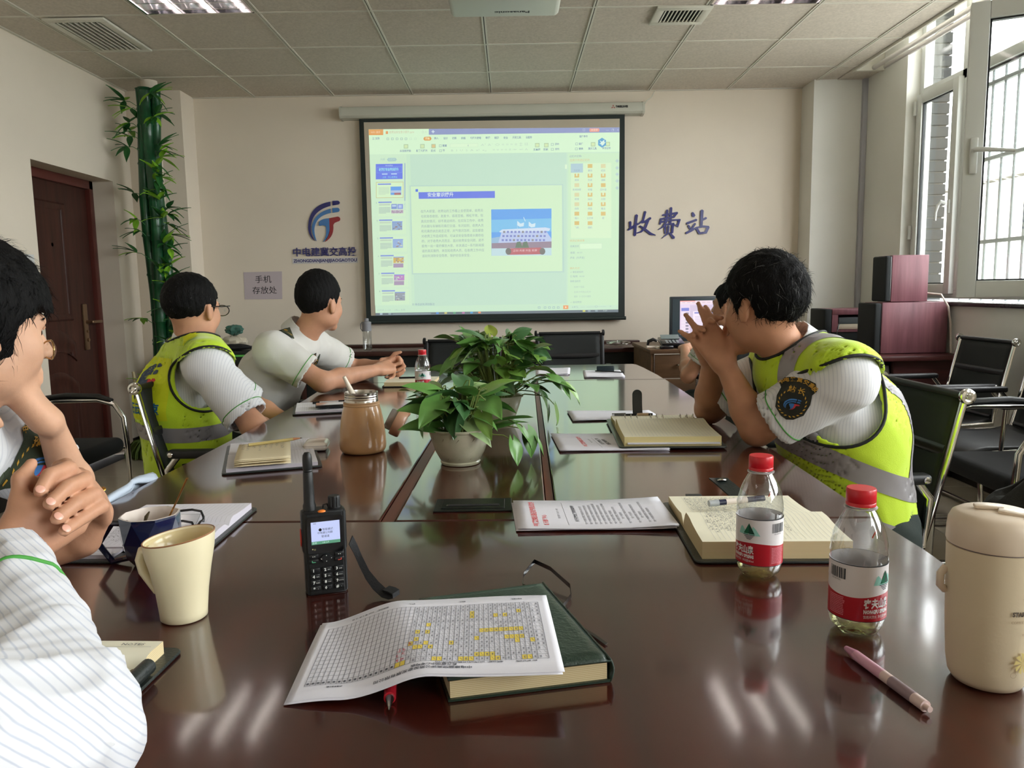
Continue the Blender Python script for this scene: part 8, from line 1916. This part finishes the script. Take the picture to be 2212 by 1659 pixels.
# ---- person in the foreground: striped sleeve, clasped hands
Bp = dict(P=(-.72, .12, .50), Ch=(-.70, .14, .80), N=(-.66, .16, 1.00), H=(-.64, .18, 1.13), Ls=(-.72, .34, .93), Rs=(-.58, -.03, .93), Le=(-.80, .97, .79), Re=(-.395, .590, .800), Lw=(-.585, 1.000, .832), Rw=(-.600, .884, .860))
Rh = head_rot(75, 0, 0)
hr = dict(W=Bp['Rw'], F=(.042, .050, .042), D=(.74, -.68, .06), side=1, curl=((28, 52, 30), (30, 54, 30), (32, 52, 30), (32, 50, 30)), spread=(.06, .0, -.06, -.12), thumb=((.7, .5, -.5), (.8, .1, -.5)), s=.93)
CH = [[((-.568, .990, .915), .0110), ((-.563, .955, .945), .0098), ((-.566, .922, .945), .0090), ((-.567, .902, .930), .0078)],
      [((-.553, .995, .900), .0115), ((-.543, .955, .930), .0100), ((-.545, .922, .930), .0092), ((-.551, .893, .917), .0080)],
      [((-.545, .995, .882), .0115), ((-.533, .955, .911), .0100), ((-.535, .922, .910), .0092), ((-.541, .888, .900), .0080)],
      [((-.542, .990, .868), .0110), ((-.525, .957, .895), .0092), ((-.531, .925, .890), .0084), ((-.535, .890, .884), .0072)],
      [((-.602, .985, .900), .0140), ((-.606, .955, .925), .0110), ((-.602, .922, .940), .0100)],
      [((-.577, 1.000, .838), .022), ((-.568, .990, .905), .0150)], [((-.577, 1.000, .838), .022), ((-.553, .995, .892), .0150)], [((-.577, 1.000, .838), .022), ((-.545, .992, .876), .0150)], [((-.577, 1.000, .838), .022), ((-.600, .985, .895), .016)]]
t, body, shirt, tr, tips = person('person in the foreground left in a white striped long sleeve, hands clasped', hands=[hr], Rh=Rh, skin=M_skin, shirt_m=M_shirtp, knees=(((-.50, .40, .48), (-.42, .45, .12)), ((-.42, .22, .48), (-.36, .3, .12))), face=(.5, .8, 0), seed=11, cuffs=(.5, None), arm=.80, res=.0037, chains=CH, **Bp)
nt_ = []
for c in CH[:4]:
    p, q = np.array(c[3][0]), np.array(c[2][0]); d = unit(p - q); n = unit(V3(.50, -.75, .42) - d * (V3(.50, -.75, .42) @ d)); nt_.append((p + d * .003, d, n * 1.15))
nails(nt_, t); hair(Bp['H'], Rh, t, thick=.02, seed=12, length=.03, wisps=300, cover_ear=True, nape=-.09)
sl_ = Field((-.80, -.15, .70), (-.20, 1.0, 1.12), .0058); Sh, El, Wr = V3(-.47, .16, .98), V3(-.380, .590, .803), np.array(Bp['Rw'])
sl_.cap(Sh, El, .085, .060, k=.04); sl_.cap(El, El + (Wr - El) * .5, .056, .046, k=.04); sl_.cap(El + (Wr - El) * .5, El + (Wr - El) * 1.05, .046, .040, k=.02); sl_.cap(V3(-.45, .64, .80), V3(-.62, .42, .84), .05, .08, k=.06)
sl_.warp(folds(.020, (((.9, .3, .4), 34), ((.3, .9, -.5), 28), ((-.5, .7, .8), 44)), 14)); sl_.warp(folds(.007, (((.6, .8, .4), 85), ((-.9, .5, .6), 70)), 5))
d_ = unit(Wr - El); e_ = El + (Wr - El) * .93; sl_.cap(e_ - d_ * .05, e_ + d_ * .2, .033, .036, k=.004, op='s')
sl2, gg = sl_.sub(e_ - .13, e_ + .2); v_ = (gg[0] - e_[0]) * d_[0] + (gg[1] - e_[1]) * d_[1] + (gg[2] - e_[2]) * d_[2]; sl_.d[sl2] = np.maximum(sl_.d[sl2], v_.astype(np.float32)); sl_.plane((0, 0, .7535), (0, 0, -1))
slo = sl_.obj('sleeve', M_shirt2, t, 1); trs = tree_of(slo); cuff_ring(trs, El, Wr, .66, .16, slo, M_pgreen, rad=.0026)
cr = Field(e_ - .1, e_ + .12, .0035); cr.cap(e_ - d_ * .01, e_ + d_ * .012, .036, .031, k=.01); cr.cap(e_ - d_ * .05, e_ + d_ * .1, .030, .027, k=.002, op='s'); cr.warp(folds(.006, (((.9, .3, .4), 120),), 3))
tag(cr.obj('pink_cuff', mat('pink_satin', (222, 176, 180), .25, sheen=.4), t, 1))
# ---- person at the computer
F_ = dict(P=(1.34, 4.33, .50), Ch=(1.32, 4.34, .74), N=(1.28, 4.36, .915), H=(1.235, 4.37, 1.045), Ls=(1.12, 4.28, .87), Rs=(1.46, 4.42, .87), Le=(.995, 4.33, .66), Re=(1.5, 4.6, .66), Lw=(1.05, 4.66, .79), Rw=(1.35, 4.8, .79))
Rh = head_rot(135, 4, 0)
hl = dict(W=F_['Lw'], F=(.2, .9, .1), D=(-.3, 0, 1), side=-1, curl=HANDS_REST); hr = dict(W=F_['Rw'], F=(-.1, .9, 0), D=(0, 0, 1), side=1, curl=HANDS_REST)
t, body, shirt, tr, tips = person('person in a white shirt at the corner computer, mostly hidden behind the right-hand man', hands=[hl, hr], Rh=Rh, shirt_m=M_shirtp, knees=(((1.02, 4.32, .50), (1.05, 4.6, .12)), ((1.45, 4.70, .50), (1.42, 4.72, .12))), face=(0, 1, 0), seed=15, cuffs=(.62, .62), sleeve_r=.058, res=.007, **F_)
hair(F_['H'], Rh, t, thick=.014, seed=16, length=.015, wisps=500, top=.006, front=.008); eyes(np.array(F_['H']), Rh, t)
